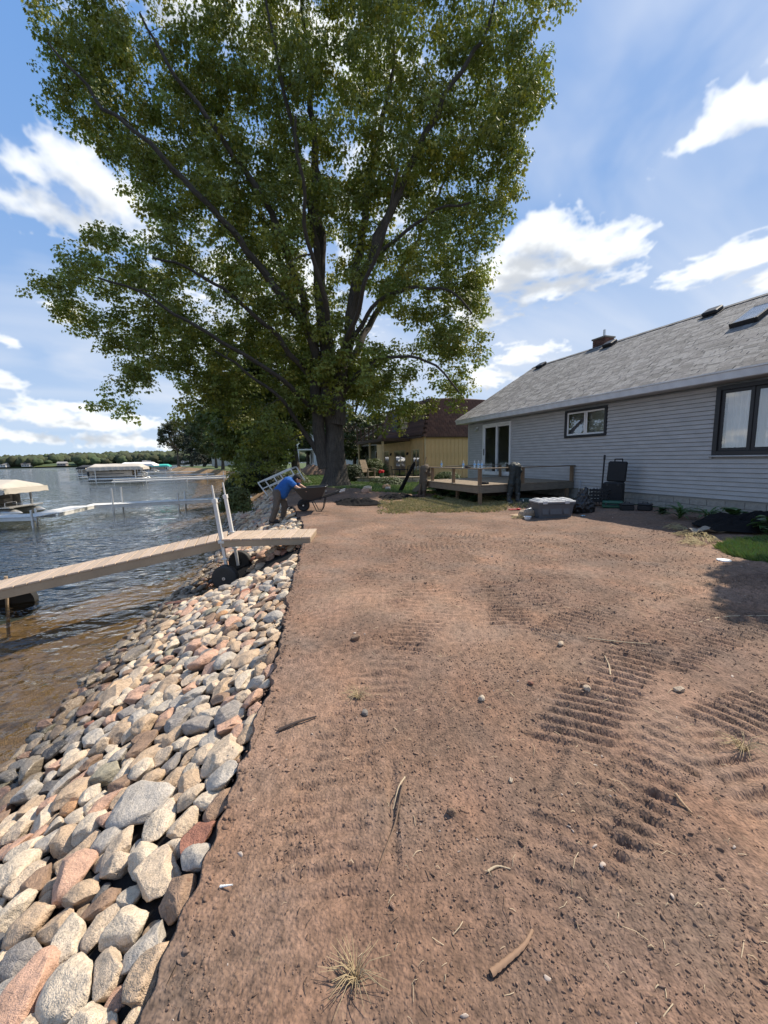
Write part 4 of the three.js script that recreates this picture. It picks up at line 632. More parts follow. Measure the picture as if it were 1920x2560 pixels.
  // teal kit under the deck edge
  const uc = toWorld(-5.0, 0, 2.4); const kit = thing('tool_kit', 'dark teal tool kit with pale clasps in the shade under the deck edge', 'tool kit', [uc.x, groundAt(uc.x, uc.z), uc.z], -0.3); part(kit, 'shell', box(0.46, 0.15, 0.2, 0, 0.075, 0, 0, 0.02), mat([0.012, 0.04, 0.035], 0.5)); part(kit, 'clasp', [box(0.03, 0.07, 0.012, -0.13, 0.09, 0.105, 0, 0.003), box(0.03, 0.07, 0.012, 0.13, 0.09, 0.105, 0, 0.003)], M.steel);

  // litter in front of the deck
  const lay = (n, g, m, lab, cat, x, z, ry = 0) => { const o = solo(n, g, m, lab, cat, undefined, [x, groundAt(x, z), z]); o.rotation.y = ry; return o; };
  const sheetG = (w, d, amp, f, seed) => grid(18, 14, (u, v) => V((u - 0.5) * w, 0.012 + amp * (0.6 + noise3(u * f, v * f, seed)), (v - 0.5) * d));
  lay('cardboard_piece', sheetG(0.42, 0.26, 0.02, 3, 1), mat([0.36, 0.26, 0.17], 0.9, dbl), 'flattened tan cardboard lying left of the storage tote', 'cardboard', 3.60, -10.55, 0.3);
  lay('plastic_bag', crumple(blob([{ a: [-0.12, 0.06, 0], b: [0.1, 0.07, 0.02], ra: 0.07, rb: 0.08 }, { a: [0, 0.1, 0], b: [0.1, 0.17, -0.03], ra: 0.06, rb: 0.03 }], 46, 0.05), 0.022, 14), phys([0.80, 0.84, 0.88], 0.4, { transmission: 0.25, thickness: 0 }), 'crumpled white plastic bag lying left of the storage tote', 'plastic bag', 3.88, -10.55);
  lay('food_tub', new THREE.LatheGeometry([[0.001, 0], [0.075, 0], [0.09, 0.075], [0.098, 0.08], [0.085, 0.076], [0.07, 0.01]].map((q) => new THREE.Vector2(...q)), 24), phys([0.85, 0.87, 0.88], 0.3, { transmission: 0.3, thickness: 0, ...dbl }), 'small clear plastic food tub on the soil before the tote', 'tub', 3.60, -9.92);
  lay('paper_bag', crumple(blob([{ a: [-0.1, 0.08, 0], b: [0.12, 0.1, 0], ra: 0.09, rb: 0.1 }], 40, 0.05), 0.02, 12), mat([0.32, 0.24, 0.17], 0.9), 'crumpled brown paper bag tucked against the left side of the tote', 'paper bag', 3.68, -10.25);
  lay('red_tool', [box(0.34, 0.035, 0.05, 0, 0.03, 0, 0, 0.01), box(0.1, 0.05, 0.09, 0.12, 0.04, 0, 0, 0.015)], mat([0.45, 0.03, 0.03], 0.5), 'flat red tool lying on the grass in front of the black waders', 'tool', 3.75, -11.4, 0.1);
  lay('crushed_bottle', crumple(tubeG([[-0.1, 0.03, 0], [-0.03, 0.035, 0.01], [0.04, 0.03, 0], [0.1, 0.03, -0.01]], [0.03, 0.034, 0.03, 0.014], 12), 0.006, 20), phys([0.8, 0.9, 1], 0.1, { transmission: 0.7, thickness: 0, ...dbl }), 'crushed clear bottle on the grass by the deck corner post', 'bottle', 2.72, -12.15, 0.6);
  lay('blue_wrapper', sheetG(0.12, 0.09, 0.02, 3, 5), mat([0.35, 0.55, 0.66], 0.5, dbl), 'small pale blue wrapper on the soil right of the storage tote', 'wrapper', 4.95, -9.85, 0.4);
  lay('plastic_lid', new THREE.CylinderGeometry(0.085, 0.09, 0.012, 24).translate(0, 0.012, 0), mat([0.75, 0.76, 0.76], 0.5), 'flat white plastic lid on the soil by the green grass patch', 'lid', 4.98, -5.72);  // flat round lid of white plastic, not a dish
  lay('burlap_scrap', crumple(sheetG(0.62, 0.30, 0.09, 2.2, 8), 0.006, 30), mat([0.40, 0.34, 0.27], 0.95, { map: gritty, ...dbl }), 'tan burlap scrap heaped in front of the black fabric', 'burlap', 6.06, -7.38, 0.1);
  // heap of black landscape fabric by the corner of the wall
  const heap = lay('black_fabric_heap', grid(70, 50, (u, v) => { const x = (u - 0.5) * 1.6, z = (v - 0.5) * 1.0, e = Math.min(u, 1 - u, v, 1 - v) * 4, b = clamp(e); const y = b * (0.10 + 0.12 * noise3(x * 1.6, 1, z * 1.6) + 0.13 * (1 - 2.4 * Math.abs(noise3(x * 2.2, 4, z * 3.4))) + 0.05 * (1 - 2.4 * Math.abs(noise3(x * 6, 9, z * 6)))) + 0.012; return V(x * (1 + 0.1 * noise3(z * 2, 3, 1)), y, z + 0.1 * noise3(x * 2, 1, 5)); }), M.fabric, 'heap of black landscape fabric by the wall at the right edge', 'fabric', 6.95, -7.45, -0.4);
  void heap;
  // dark fabric and soil heaps near the wheelbarrow and tree
  lay('black_fabric_heap', grid(60, 40, (u, v) => { const x = (u - 0.5) * 1.7, z = (v - 0.5) * 1.3, e = clamp(Math.min(u, 1 - u, v, 1 - v) * 4); return V(x, e * (0.03 + 0.08 * noise3(x * 2, 7, z * 2) + 0.11 * (1 - 2.4 * Math.abs(noise3(x * 3, 4, z * 4))) + 0.05 * (1 - 2.4 * Math.abs(noise3(x * 7, 9, z * 7)))) + 0.01, z); }), M.fabric, 'crumpled black fabric heap on the soil right of the wheelbarrow', 'fabric', -0.95, -14.0, 0.2);
  lay('black_fabric_heap', grid(50, 40, (u, v) => { const x = (u - 0.5) * 1.5, z = (v - 0.5) * 0.9, e = clamp(Math.min(u, 1 - u, v, 1 - v) * 4); return V(x, e * (0.02 + 0.07 * noise3(x * 2 + 5, 7, z * 2) + 0.09 * (1 - 2.4 * Math.abs(noise3(x * 3, 9, z * 4))) + 0.05 * (1 - 2.4 * Math.abs(noise3(x * 7, 2, z * 7)))) + 0.01, z); }), M.fabric, 'low black fabric heap on the grass between tree and deck steps', 'fabric', 0.55, -15.6, 0.5);
}
// ---------------------------------------------------------------- hostas and weeds along the wall
M.leaf = phys([0.055, 0.125, 0.03], 0.55, { transmission: 0.3, thickness: 0, ...dbl });
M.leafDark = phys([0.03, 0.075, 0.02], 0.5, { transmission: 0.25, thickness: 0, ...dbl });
M.leafLime = phys([0.22, 0.26, 0.04], 0.6, { transmission: 0.3, thickness: 0, ...dbl });
M.stem = mat([0.09, 0.10, 0.04], 0.8);
function bladeLeaf(len, wid, droop, fold = 0.2) { return grid(4, 7, (u, v) => { const w = wid * Math.sin(Math.PI * Math.pow(clamp(v * 0.97 + 0.03), 0.8)) * (u - 0.5) * 2; return V(w, Math.sin(v * 1.3) * len * 0.55 - droop * v * v * len + Math.abs(u - 0.5) * fold * wid * 2, v * len * 0.9); }); }
const hostaLeaf = bladeLeaf(0.26, 0.075, 0.35), strapLeaf = bladeLeaf(0.40, 0.022, 0.45), broadLeaf = bladeLeaf(0.17, 0.07, 0.5);
function plantAt(name, label, x, z, n, leafG, m, size, seed, group) {
  const o = thing(name, label, 'plant', [x, groundAt(x, z) - 0.01, z], 0, group), r = rng(seed);
  for (let i = 0; i < n; i++) { const l = part(o, 'leaf', leafG, m); l.rotation.set(-0.5 * r() + 0.1, i * 2.4 + r(), 0, 'YXZ'); l.scale.setScalar(size * (0.65 + 0.5 * r())); l.position.set(0.05 * (r() - 0.5), size * 0.12 * r(), 0.05 * (r() - 0.5)); }
  return o;
}
{
  plantAt('hosta', 'hosta with strap-like leaves against the block foundation, right of the tool boxes', 6.55, -8.75, 26, strapLeaf, M.leaf, 1.2, 3);
  plantAt('hosta', 'second strap-leaved hosta by the foundation, next to the broad-leaved weed', 6.85, -8.35, 24, strapLeaf, M.leaf, 1.1, 4);
  plantAt('leafy_weed', 'broad-leaved weed beside the black fabric heap against the foundation', 7.05, -7.98, 22, broadLeaf, M.leaf, 1.8, 5);
  plantAt('leafy_weed', 'broad-leaved weed in front of the black fabric heap at the right edge', 6.75, -6.85, 26, broadLeaf, M.leaf, 1.9, 6);
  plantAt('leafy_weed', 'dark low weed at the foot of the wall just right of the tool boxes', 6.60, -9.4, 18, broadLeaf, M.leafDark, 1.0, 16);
  let s = 40; const under = ['under the deck by its middle post', 'under the deck, left of the corner post', 'under the deck, just left of the middle post', 'under the deck beside the steps', 'under the deck, furthest left behind the brown waders', 'under the deck right behind the corner post'];
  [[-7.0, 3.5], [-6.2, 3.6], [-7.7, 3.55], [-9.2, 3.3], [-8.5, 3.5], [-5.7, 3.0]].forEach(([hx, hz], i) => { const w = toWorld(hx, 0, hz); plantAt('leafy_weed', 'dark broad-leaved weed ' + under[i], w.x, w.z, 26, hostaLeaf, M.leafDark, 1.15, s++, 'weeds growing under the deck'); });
  [[-8.0, 4.1], [-7.5, 4.15]].forEach(([hx, hz], i) => { const w = toWorld(hx, 0, hz); plantAt('yellow_plant', ['yellow-green wilted plant lying beside the boots of the brown waders', 'yellow-green wilted plant by the deck between waders and middle post'][i], w.x, w.z, 18, hostaLeaf, M.leafLime, 0.85, s++); });
}
// ---------------------------------------------------------------- grass, straw
const bladeG = (() => { const g = []; const r = rng(77); for (let i = 0; i < 9; i++) { const a = r() * 6.28, h = 0.06 + 0.06 * r(), l = 0.03 + 0.05 * r(), w = 0.0035, x = 0.03 * (r() - 0.5), z = 0.03 * (r() - 0.5), c = Math.cos(a), s = Math.sin(a); const q = new THREE.BufferGeometry(); q.setAttribute('position', new THREE.Float32BufferAttribute([x - s * w, 0, z + c * w, x + s * w, 0, z - c * w, x + c * l * 0.4 + s * w * 0.8, h * 0.6, z + s * l * 0.4 - c * w * 0.8, x - s * w, 0, z + c * w, x + c * l * 0.4 + s * w * 0.8, h * 0.6, z + s * l * 0.4 - c * w * 0.8, x + c * l, h, z + s * l], 3)); q.computeVertexNormals(); g.push(q); } return mergeGeometries(g); })();
M.blade = phys([1, 1, 1], 0.7, { transmission: 0.3, thickness: 0, ...dbl });
function scatterGrass(name, n, pick, color, seed, label, cat, scale = 1) {
  const r = rng(seed), spots = []; let tries = 0;
  while (spots.length < n && tries++ < n * 30) { const p = pick(r); if (p) spots.push(p); }
  const m = new THREE.InstancedMesh(bladeG, M.blade, spots.length), mx = new THREE.Matrix4(), q = new THREE.Quaternion(), c = new THREE.Color();
  spots.forEach(([x, y, z, k = 1], i) => { q.setFromEuler(new THREE.Euler((r() - 0.5) * 0.6, r() * 6.28, (r() - 0.5) * 0.6)); const s = scale * k * (0.6 + 0.7 * r()); mx.compose(V(x, y, z), q, V(s * 1.2, s, s * 1.2)); m.setMatrixAt(i, mx); color(c, r, x, z); m.setColorAt(i, c); });
  return stuff(name, m, label, cat);
}
const greenC = (c, r) => c.setRGB(0.10 + 0.07 * r(), 0.17 + 0.07 * r(), 0.035 + 0.02 * r()), strawC = (c, r) => { const k = 0.6 + 0.6 * r(); r() < 0.4 ? c.setRGB(0.20 * k, 0.22 * k, 0.06 * k) : c.setRGB(0.50 * k, 0.40 * k, 0.20 * k); };
scatterGrass('grass_patch', 9000, (r) => { const x = 3.9 + r() * 5.5, z = -8.2 + r() * 4.5; return bare(x, z) < 0.02 && toHouse(x, z) > 0.5 ? [x, landY(x, z) - 0.055, z, 1.1] : null; }, greenC, 1, 'bright green grass left at the corner by the black fabric', 'grass');
scatterGrass('dry_grass', 15000, (r) => { const x = -0.2 + r() * 5, z = -16 + r() * 4.7; return bare(x, z) < 1.3 * r() && Math.hypot((x - 2.0) / 2.6, (z + 13.2) / 2.3) < 0.6 + 0.5 * r() ? [x, groundAt(x, z) - 0.005, z, 0.8] : null; }, strawC, 2, 'dry straw-coloured grass in front of the deck', 'grass');
scatterGrass('lawn_grass', 26000, (r) => { const z = -16.5 - r() * r() * 30, x = edgeX(z) + 0.5 + r() * 18; return bare(x, z) < 0 && Math.hypot(x + 2.35, z + 19.2) > 1.6 ? [x, landY(x, z) - 0.055, z, 1.2] : null; }, greenC, 3, 'short green lawn grass beyond the bare soil, round the big tree', 'grass');
{
  const strawG = mergeGeometries(Array.from({ length: 90 }, (_, i) => { const r = rng(900 + i), a = r() * 6.28, d = 0.16 * Math.sqrt(r()), y = 0.02 + 0.10 * r() * (1 - d / 0.2); return tubeG([[Math.cos(a) * d - 0.06 * Math.sin(a * 3), y, Math.sin(a) * d], [Math.cos(a) * d, y + 0.02, Math.sin(a) * d + 0.02], [Math.cos(a) * d + 0.07 * Math.sin(a * 3), y - 0.01, Math.sin(a) * d + 0.06 * Math.cos(a * 5)]], 0.0022, 3); }));
  const strawM = mat([0.36, 0.29, 0.15], 0.85, dbl);
  const labs = ['clump of pulled straw-like grass left of the burlap scrap', 'low clump of pulled dry grass between soil and burlap scrap', 'wide clump of pulled dry grass before the burlap scrap', 'pulled dry grass clump beside the green grass patch', 'pulled dry grass clump against the left side of the tote'];
  [[5.80, -7.85, 1.2], [5.62, -7.35, 1.0], [5.62, -6.95, 1.5], [5.30, -6.75, 1.1], [3.42, -10.1, 1.0]].forEach(([x, z, s], i) => { const o = solo('straw_clump', strawG, strawM, labs[i], 'straw', 'clumps of pulled dry grass', [x, groundAt(x, z) - 0.01, z]); o.scale.setScalar(s); o.rotation.y = i * 2; });
}
// ---------------------------------------------------------------- trees
const barkT = tex(512, (u, v) => { const w = pfbm(u, v, 5, 3, 4); const n = 1 - Math.abs(pnoise(u * 26 + 2.2 * w, v * 5, 26, 3, 5)) * 1.9; return clamp(0.35 + 0.55 * n * 0.6 + 0.3 * pfbm(u, v, 30, 3, 9)); }, { rep: 2, repY: 0.45 });
M.bark = mat([0.15, 0.125, 0.10], 0.95, { map: barkT, bumpMap: barkT, bumpScale: 0.05 });
M.twig = mat([0.10, 0.08, 0.065], 0.95);
const leafShape = (() => {   // folded five-lobed leaf, about 0.13 m, stalk at the origin, pointing along +z
  const o = [[0, 0.01], [0.35, 0.08], [0.62, 0.30], [0.30, 0.34], [0.50, 0.68], [0.16, 0.60], [0, 1.0], [-0.16, 0.60], [-0.50, 0.68], [-0.30, 0.34], [-0.62, 0.30], [-0.35, 0.08]], P = [], c = [0, 0.38];
  const pt = ([x, z]) => [x * 0.12, 0.025 * Math.abs(x) - 0.03 * z * z, z * 0.14];
  for (let i = 0; i < o.length; i++) P.push(...pt(c), ...pt(o[i]), ...pt(o[(i + 1) % o.length]));
  const g = new THREE.BufferGeometry(); g.setAttribute('position', new THREE.Float32BufferAttribute(P, 3)); g.computeVertexNormals(); return g;
})();
function sprigGeometry(seed, n, spread, size) {
  const r = rng(seed), l = [];
  for (let i = 0; i < n; i++) { const a = r() * 6.28, d = spread * Math.sqrt(r()), y = (r() - 0.55) * spread * 1.1 - 0.3 * d; l.push(place(leafShape.clone(), Math.cos(a) * d, y, Math.sin(a) * d, 0.35 + 0.9 * r(), Math.PI / 2 - a + (r() - 0.5) * 2, (r() - 0.5) * 0.9, size * (0.75 + 0.5 * r()))); }
  return mergeGeometries(l);
}
const sprig = sprigGeometry(5, 27, 0.32, 0.92), sprigFar = sprigGeometry(6, 14, 0.34, 2.2);
M.leaves = phys([1, 1, 1], 0.62, { transmission: 0.54, thickness: 0, specularIntensity: 0.6, ...dbl });
function leafCloud(spots, geo, base, seed) {
  const r = rng(seed), m = new THREE.InstancedMesh(geo, M.leaves, spots.length), mx = new THREE.Matrix4(), q = new THREE.Quaternion(), c = new THREE.Color();
  spots.forEach(([p, s], i) => { q.setFromEuler(new THREE.Euler((r() - 0.5) * 0.7, r() * 6.28, (r() - 0.5) * 0.7)); mx.compose(p, q, V(s, s, s)); m.setMatrixAt(i, mx); const k = 0.72 + 0.56 * r(), y = r() * r(); c.setRGB(base[0] * k * (1 + 0.9 * y), base[1] * k * (1 + 0.35 * y), base[2] * k); m.setColorAt(i, c); });
  m.name = 'crown'; m.userData.kind = 'stuff'; m.castShadow = m.receiveShadow = true; return m;
}
const inside = (poly, x, y) => { let c = false; for (let i = 0, j = poly.length - 1; i < poly.length; j = i++) { const [a, b] = poly[i], [d, e] = poly[j]; if ((b > y) !== (e > y) && x < ((d - a) * (y - b)) / (e - b) + a) c = !c; } return c; };
const edgeDist = (poly, x, y) => { let m = 1e9; for (let i = 0, j = poly.length - 1; i < poly.length; j = i++) { const [a, b] = poly[i], [d, e] = poly[j], dx = d - a, dy = e - b, t = clamp(((x - a) * dx + (y - b) * dy) / (dx * dx + dy * dy)); m = Math.min(m, Math.hypot(x - a - dx * t, y - b - dy * t)); } return m; };
{
  const limbs = {
    C: [[-2.31, 0.34, -19.2], [-2.27, 2.51, -19.2], [-2.47, 5.08, -19.2], [-2.63, 7.38, -19.2], [-2.63, 9.01, -19.2], [-2.64, 11.32, -19.3], [-2.70, 14.35, -19.5], [-2.84, 17.41, -19.8], [-2.97, 20.33, -20.0], [-2.96, 22.98, -20.0]],
    C2: [[-2.63, 7.38, -19.2], [-2.72, 10.42, -18.8], [-2.89, 12.61, -18.2], [-3.17, 14.41, -17.6], [-3.51, 16.12, -17.0], [-3.82, 17.96, -16.4]],
    R: [[-2.12, 3.24, -19.1], [-1.73, 6.06, -18.9], [-1.21, 8.09, -18.6], [-0.36, 9.94, -18.2], [0.52, 11.76, -17.9], [1.58, 13.53, -17.6], [2.66, 15.25, -17.4], [3.84, 16.94, -17.2], [4.51, 18.65, -17.0]],
    R2: [[-1.21, 8.09, -18.6], [-0.71, 11.28, -19.3], [-0.21, 14.30, -20.0], [0.40, 17.33, -20.6], [0.93, 20.56, -21.0], [1.28, 23.77, -21.4]],
    R3: [[-0.36, 9.94, -18.2], [0.90, 10.54, -17.6], [2.15, 11.19, -17.2], [3.53, 11.48, -17.0]],
    R4: [[-1.73, 6.06, -18.9], [-0.32, 7.94, -18.0], [1.18, 8.47, -17.4], [2.62, 8.36, -17.2], [3.76, 7.42, -17.2]],
    R5: [[-2.00, 4.33, -19.1], [-0.54, 5.62, -17.8], [0.79, 5.72, -17.0], [2.20, 5.13, -16.6], [3.01, 4.19, -16.6]],
    L: [[-2.75, 1.2, -19.2], [-2.95, 3.0, -19.1], [-2.99, 5.05, -19.0], [-3.21, 7.38, -18.6], [-3.61, 9.37, -18.2], [-4.16, 11.20, -17.8], [-5.00, 12.76, -17.2], [-6.18, 14.27, -16.6], [-7.30, 15.76, -16.2], [-8.03, 17.17, -16.0]],
    L2: [[-3.21, 7.38, -18.6], [-4.25, 8.66, -17.6], [-5.35, 10.12, -16.8], [-6.80, 11.62, -16.2], [-8.33, 13.08, -15.8], [-9.86, 14.44, -15.6], [-11.04, 15.91, -15.6]],
    L3: [[-2.99, 5.05, -19.0], [-4.2, 6.6, -17.5], [-5.6, 7.9, -16.5], [-7.3, 8.9, -15.9], [-8.3, 9.0, -15.6]],
    L4: [[-2.89, 3.63, -19.1], [-4.1, 4.9, -17.4], [-5.4, 5.8, -16.2], [-6.9, 6.7, -15.4], [-8.3, 7.5, -14.9], [-9.6, 8.0, -14.7]],
    L5: [[-2.75, 1.3, -19.3], [-3.55, 2.9, -18.8], [-4.50, 4.34, -17.6], [-5.5, 5.2, -16.9], [-6.5, 5.9, -16.5]],
    B1: [[-2.64, 4.42, -19.6], [-3.50, 7.50, -21.5], [-4.89, 11.22, -23.0], [-6.63, 15.78, -24.0], [-8.29, 20.16, -24.6]],
    B2: [[-1.96, 5.36, -19.8], [-0.62, 8.37, -22.0], [1.17, 11.72, -23.5], [3.05, 15.41, -24.4], [4.72, 19.21, -25.0]],
    F1: [[-2.16, 6.34, -18.6], [-2.23, 8.35, -16.2], [-2.45, 9.95, -14.6], [-2.41, 11.82, -13.6]],
    F2: [[-1.79, 5.95, -18.4], [-0.73, 7.39, -16.0], [0.07, 8.91, -14.6], [0.61, 10.57, -13.8]],
  };
  const r0 = { C: 0.50, C2: 0.24, R: 0.38, R2: 0.24, R3: 0.10, R4: 0.13, R5: 0.11, L: 0.34, L2: 0.20, L3: 0.15, L4: 0.13, L5: 0.15, B1: 0.24, B2: 0.24, F1: 0.15, F2: 0.15 };
  const outline = [[-14.4, 20.0], [-14.0, 17.8], [-13.3, 16.6], [-11.7, 15.0], [-12.0, 13.0], [-12.7, 11.5], [-15.4, 9.9], [-15.1, 8.9], [-13.3, 8.1], [-12.2, 6.7], [-13.0, 4.8], [-11.7, 3.8], [-10.2, 3.2], [-8.5, 3.9], [-6.6, 2.5], [-7.4, 0.6], [-6.4, 0.1], [-5.0, 1.9], [-3.6, 2.6], [-0.6, 3.1], [1.6, 3.5], [3.3, 4.1], [4.2, 5.7], [4.5, 7.5], [4.6, 9.5], [5.0, 11.0], [5.9, 12.8], [6.3, 14.4], [6.7, 15.8], [7.6, 17.4], [8.3, 18.4], [8.2, 21.0], [5.5, 23.5], [1.8, 25.5], [-5.5, 25.5], [-12.2, 22.0]];
  const tree = thing('maple_tree', 'huge spreading silver maple with a thick forked trunk on the shore', 'tree');
  const r = rng(21), nodes = [];
  const flare = (y) => 0.34 * Math.exp(-(y - 0.2) / 0.55);
  for (const [k, pts] of Object.entries(limbs)) {
    const curve = new THREE.CatmullRomCurve3(pts.map((p) => V(...p))), n = Math.ceil(curve.getLength() / 0.45), P = curve.getSpacedPoints(n), R = P.map((p, i) => lerp(r0[k], 0.035, Math.pow(i / n, 0.72)));
    P.forEach((p, i) => { if (i > 0) { const q = i > 3 ? 0.26 : 0.1; p.x += q * noise3(p.x * 0.8, p.y * 0.8, 3 + i * 0.1); p.y += (i > 3 ? 0.15 : 0) * noise3(p.x * 1.1, p.y, 13); p.z += q * noise3(p.y * 0.8, p.x, 7); } nodes.push({ p, r: R[i], i: nodes.length }); });
    if (k === 'C') {
      const S = 40, pos = [], uv = [], idx = [], Q = [P[0].clone().add(V(0, -0.35, 0)), ...P], RR = [R[0], ...R];
      const fine = []; for (let i = 0; i < Q.length - 1; i++) { const m = i < 5 ? 5 : 1; for (let j = 0; j < m; j++) fine.push([Q[i].clone().lerp(Q[i + 1], j / m), lerp(RR[i], RR[i + 1], j / m)]); }
      fine.push([Q.at(-1), RR.at(-1)]);
      fine.forEach(([p, rr], i) => { for (let s = 0; s <= S; s++) { const a = (s % S) / S * 6.2832, f = flare(p.y) * (0.55 + 0.75 * Math.max(0, Math.sin(a * 5 + 1) * 0.6 + Math.sin(a * 3) * 0.5)) + rr * (1 + 0.07 * Math.sin(a * 4 + p.y * 0.3) * sst(7, 2, p.y) + 0.03 * noise3(Math.cos(a) * 6, p.y * 1.2, Math.sin(a) * 6)); pos.push(p.x + Math.cos(a) * f, p.y, p.z + Math.sin(a) * f); uv.push(s / S * 2, p.y); } if (i) for (let s = 0; s < S; s++) { const a = (i - 1) * (S + 1) + s, c = a + S + 1; idx.push(a, c, a + 1, a + 1, c, c + 1); } });
      const g = new THREE.BufferGeometry(); g.setAttribute('position', new THREE.Float32BufferAttribute(pos, 3)); g.setAttribute('uv', new THREE.Float32BufferAttribute(uv, 2)); g.setIndex(idx); g.computeVertexNormals(); part(tree, 'trunk', g, M.bark);
    } else part(tree, 'limb', tubeG(P, R, 12), M.bark);
  }
  // twigs grow to points spread through the crown
  const targets = [];
  for (let tries = 0; targets.length < 1120 && tries < 60000; tries++) {
    const x = -15.5 + r() * 24, y = 0 + r() * 25.5; if (!inside(outline, x, y)) continue;
    const e = edgeDist(outline, x, y), T = 5.8 * Math.sqrt(clamp(e / 5.5)), u = (r() + r() + r()) / 1.5 - 1, z = -19.2 + T * u * (u > 0 ? 0.8 : 1.15);
    if (y > 17 && r() < 0.15) continue;
    const k = z / -19, p = V(x * k, 1.6 + (y - 1.6) * k, z);
    if (noise3(p.x * 0.33, p.y * 0.33, p.z * 0.33) < -0.16) continue;
    if (p.y < 4.3 && Math.abs(p.x + 2.3) < 2.2 && p.z > -20.5) continue;   // the lower trunk stands clear
    if (p.y < 0.9) continue;
    if (p.z > -17 && Math.abs(p.x + 1.8) < 3.2 && p.y > 5.5 && p.y < 14 && r() < 0.55) continue;   // open middle, limbs in view
    let gap = false; for (const t of targets) if (t.distanceToSquared(p) < 0.45) { gap = true; break; }
    if (!gap) targets.push(p);
  }
  const near = (p) => { let b = null, bd = 1e9; for (const n of nodes) { const d = n.p.distanceToSquared(p) * (n.p.y > p.y + 0.5 ? 1.6 : 1); if (d < bd) { bd = d; b = n; } } return b; };
  targets.sort((a, b) => near(a).p.distanceTo(a) - near(b).p.distanceTo(b));
  const twigs = [], spots = [];
  for (const t of targets) {
    const b = near(t), d = b.p.distanceTo(t), n = Math.max(3, Math.ceil(d / 0.5)), P = [], R = [], rb = Math.min(b.r * 0.7, 0.018 + 0.016 * d);
    for (let i = 0; i <= n; i++) { const u = i / n, p = b.p.clone().lerp(t, u); p.y += 0.22 * d * Math.sin(u * Math.PI) * 0.5 - 0.12 * u * u; p.x += 0.14 * noise3(p.x * 1.3, p.y * 1.3, p.z * 1.3) * Math.sin(u * 3.14); P.push(p); R.push(lerp(rb, 0.008, u)); if (i) nodes.push({ p, r: R[i] }); if (i > n * 0.5 && r() < 0.8) spots.push([p.clone().add(V((r() - 0.5) * 0.4, (r() - 0.6) * 0.3, (r() - 0.5) * 0.4)), 0.75 + 0.4 * r()]); }
    twigs.push(tubeG(P, R, 4));
    const m = 5 + Math.floor(r() * 4); for (let i = 0; i < m; i++) { const a = r() * 6.28, q = Math.sqrt(r()) * 0.66; spots.push([t.clone().add(V(Math.cos(a) * q, (r() - 0.6) * 0.75 - 0.25 * q, Math.sin(a) * q)), 0.75 + 0.45 * r()]); }
  }
  part(tree, 'twigs', mergeGeometries(twigs.map(plain)), M.twig, 'stuff');
  tree.add(leafCloud(spots, sprig, [0.195, 0.245, 0.038], 8));
  // low leafy shoots on the trunk
  console.log('maple sprigs', spots.length, 'targets', targets.length);
  // stones and roots round its foot
  const rr = rng(61);
  for (let i = 0; i < 15; i++) { const a = -0.5 + i * 0.30 + rr() * 0.2, d = 1.75 + rr() * 1.1, x = -2.2 + Math.cos(a) * d, z = -19.0 + Math.abs(Math.sin(a)) * d, s = 0.12 + 0.12 * rr(), k = bag[Math.floor(rr() * bag.length)]; const o = solo('field_stone', stoneShapes[i], stoneMats[k][0], 'fieldstone in the ring of stones round the foot of the big maple', 'stone', 'stones round the foot of the maple', [x, landY(x, z) + s * 0.25, z]); o.scale.set(s, s * 0.7, s * 0.8); o.rotation.y = rr() * 6; }
}
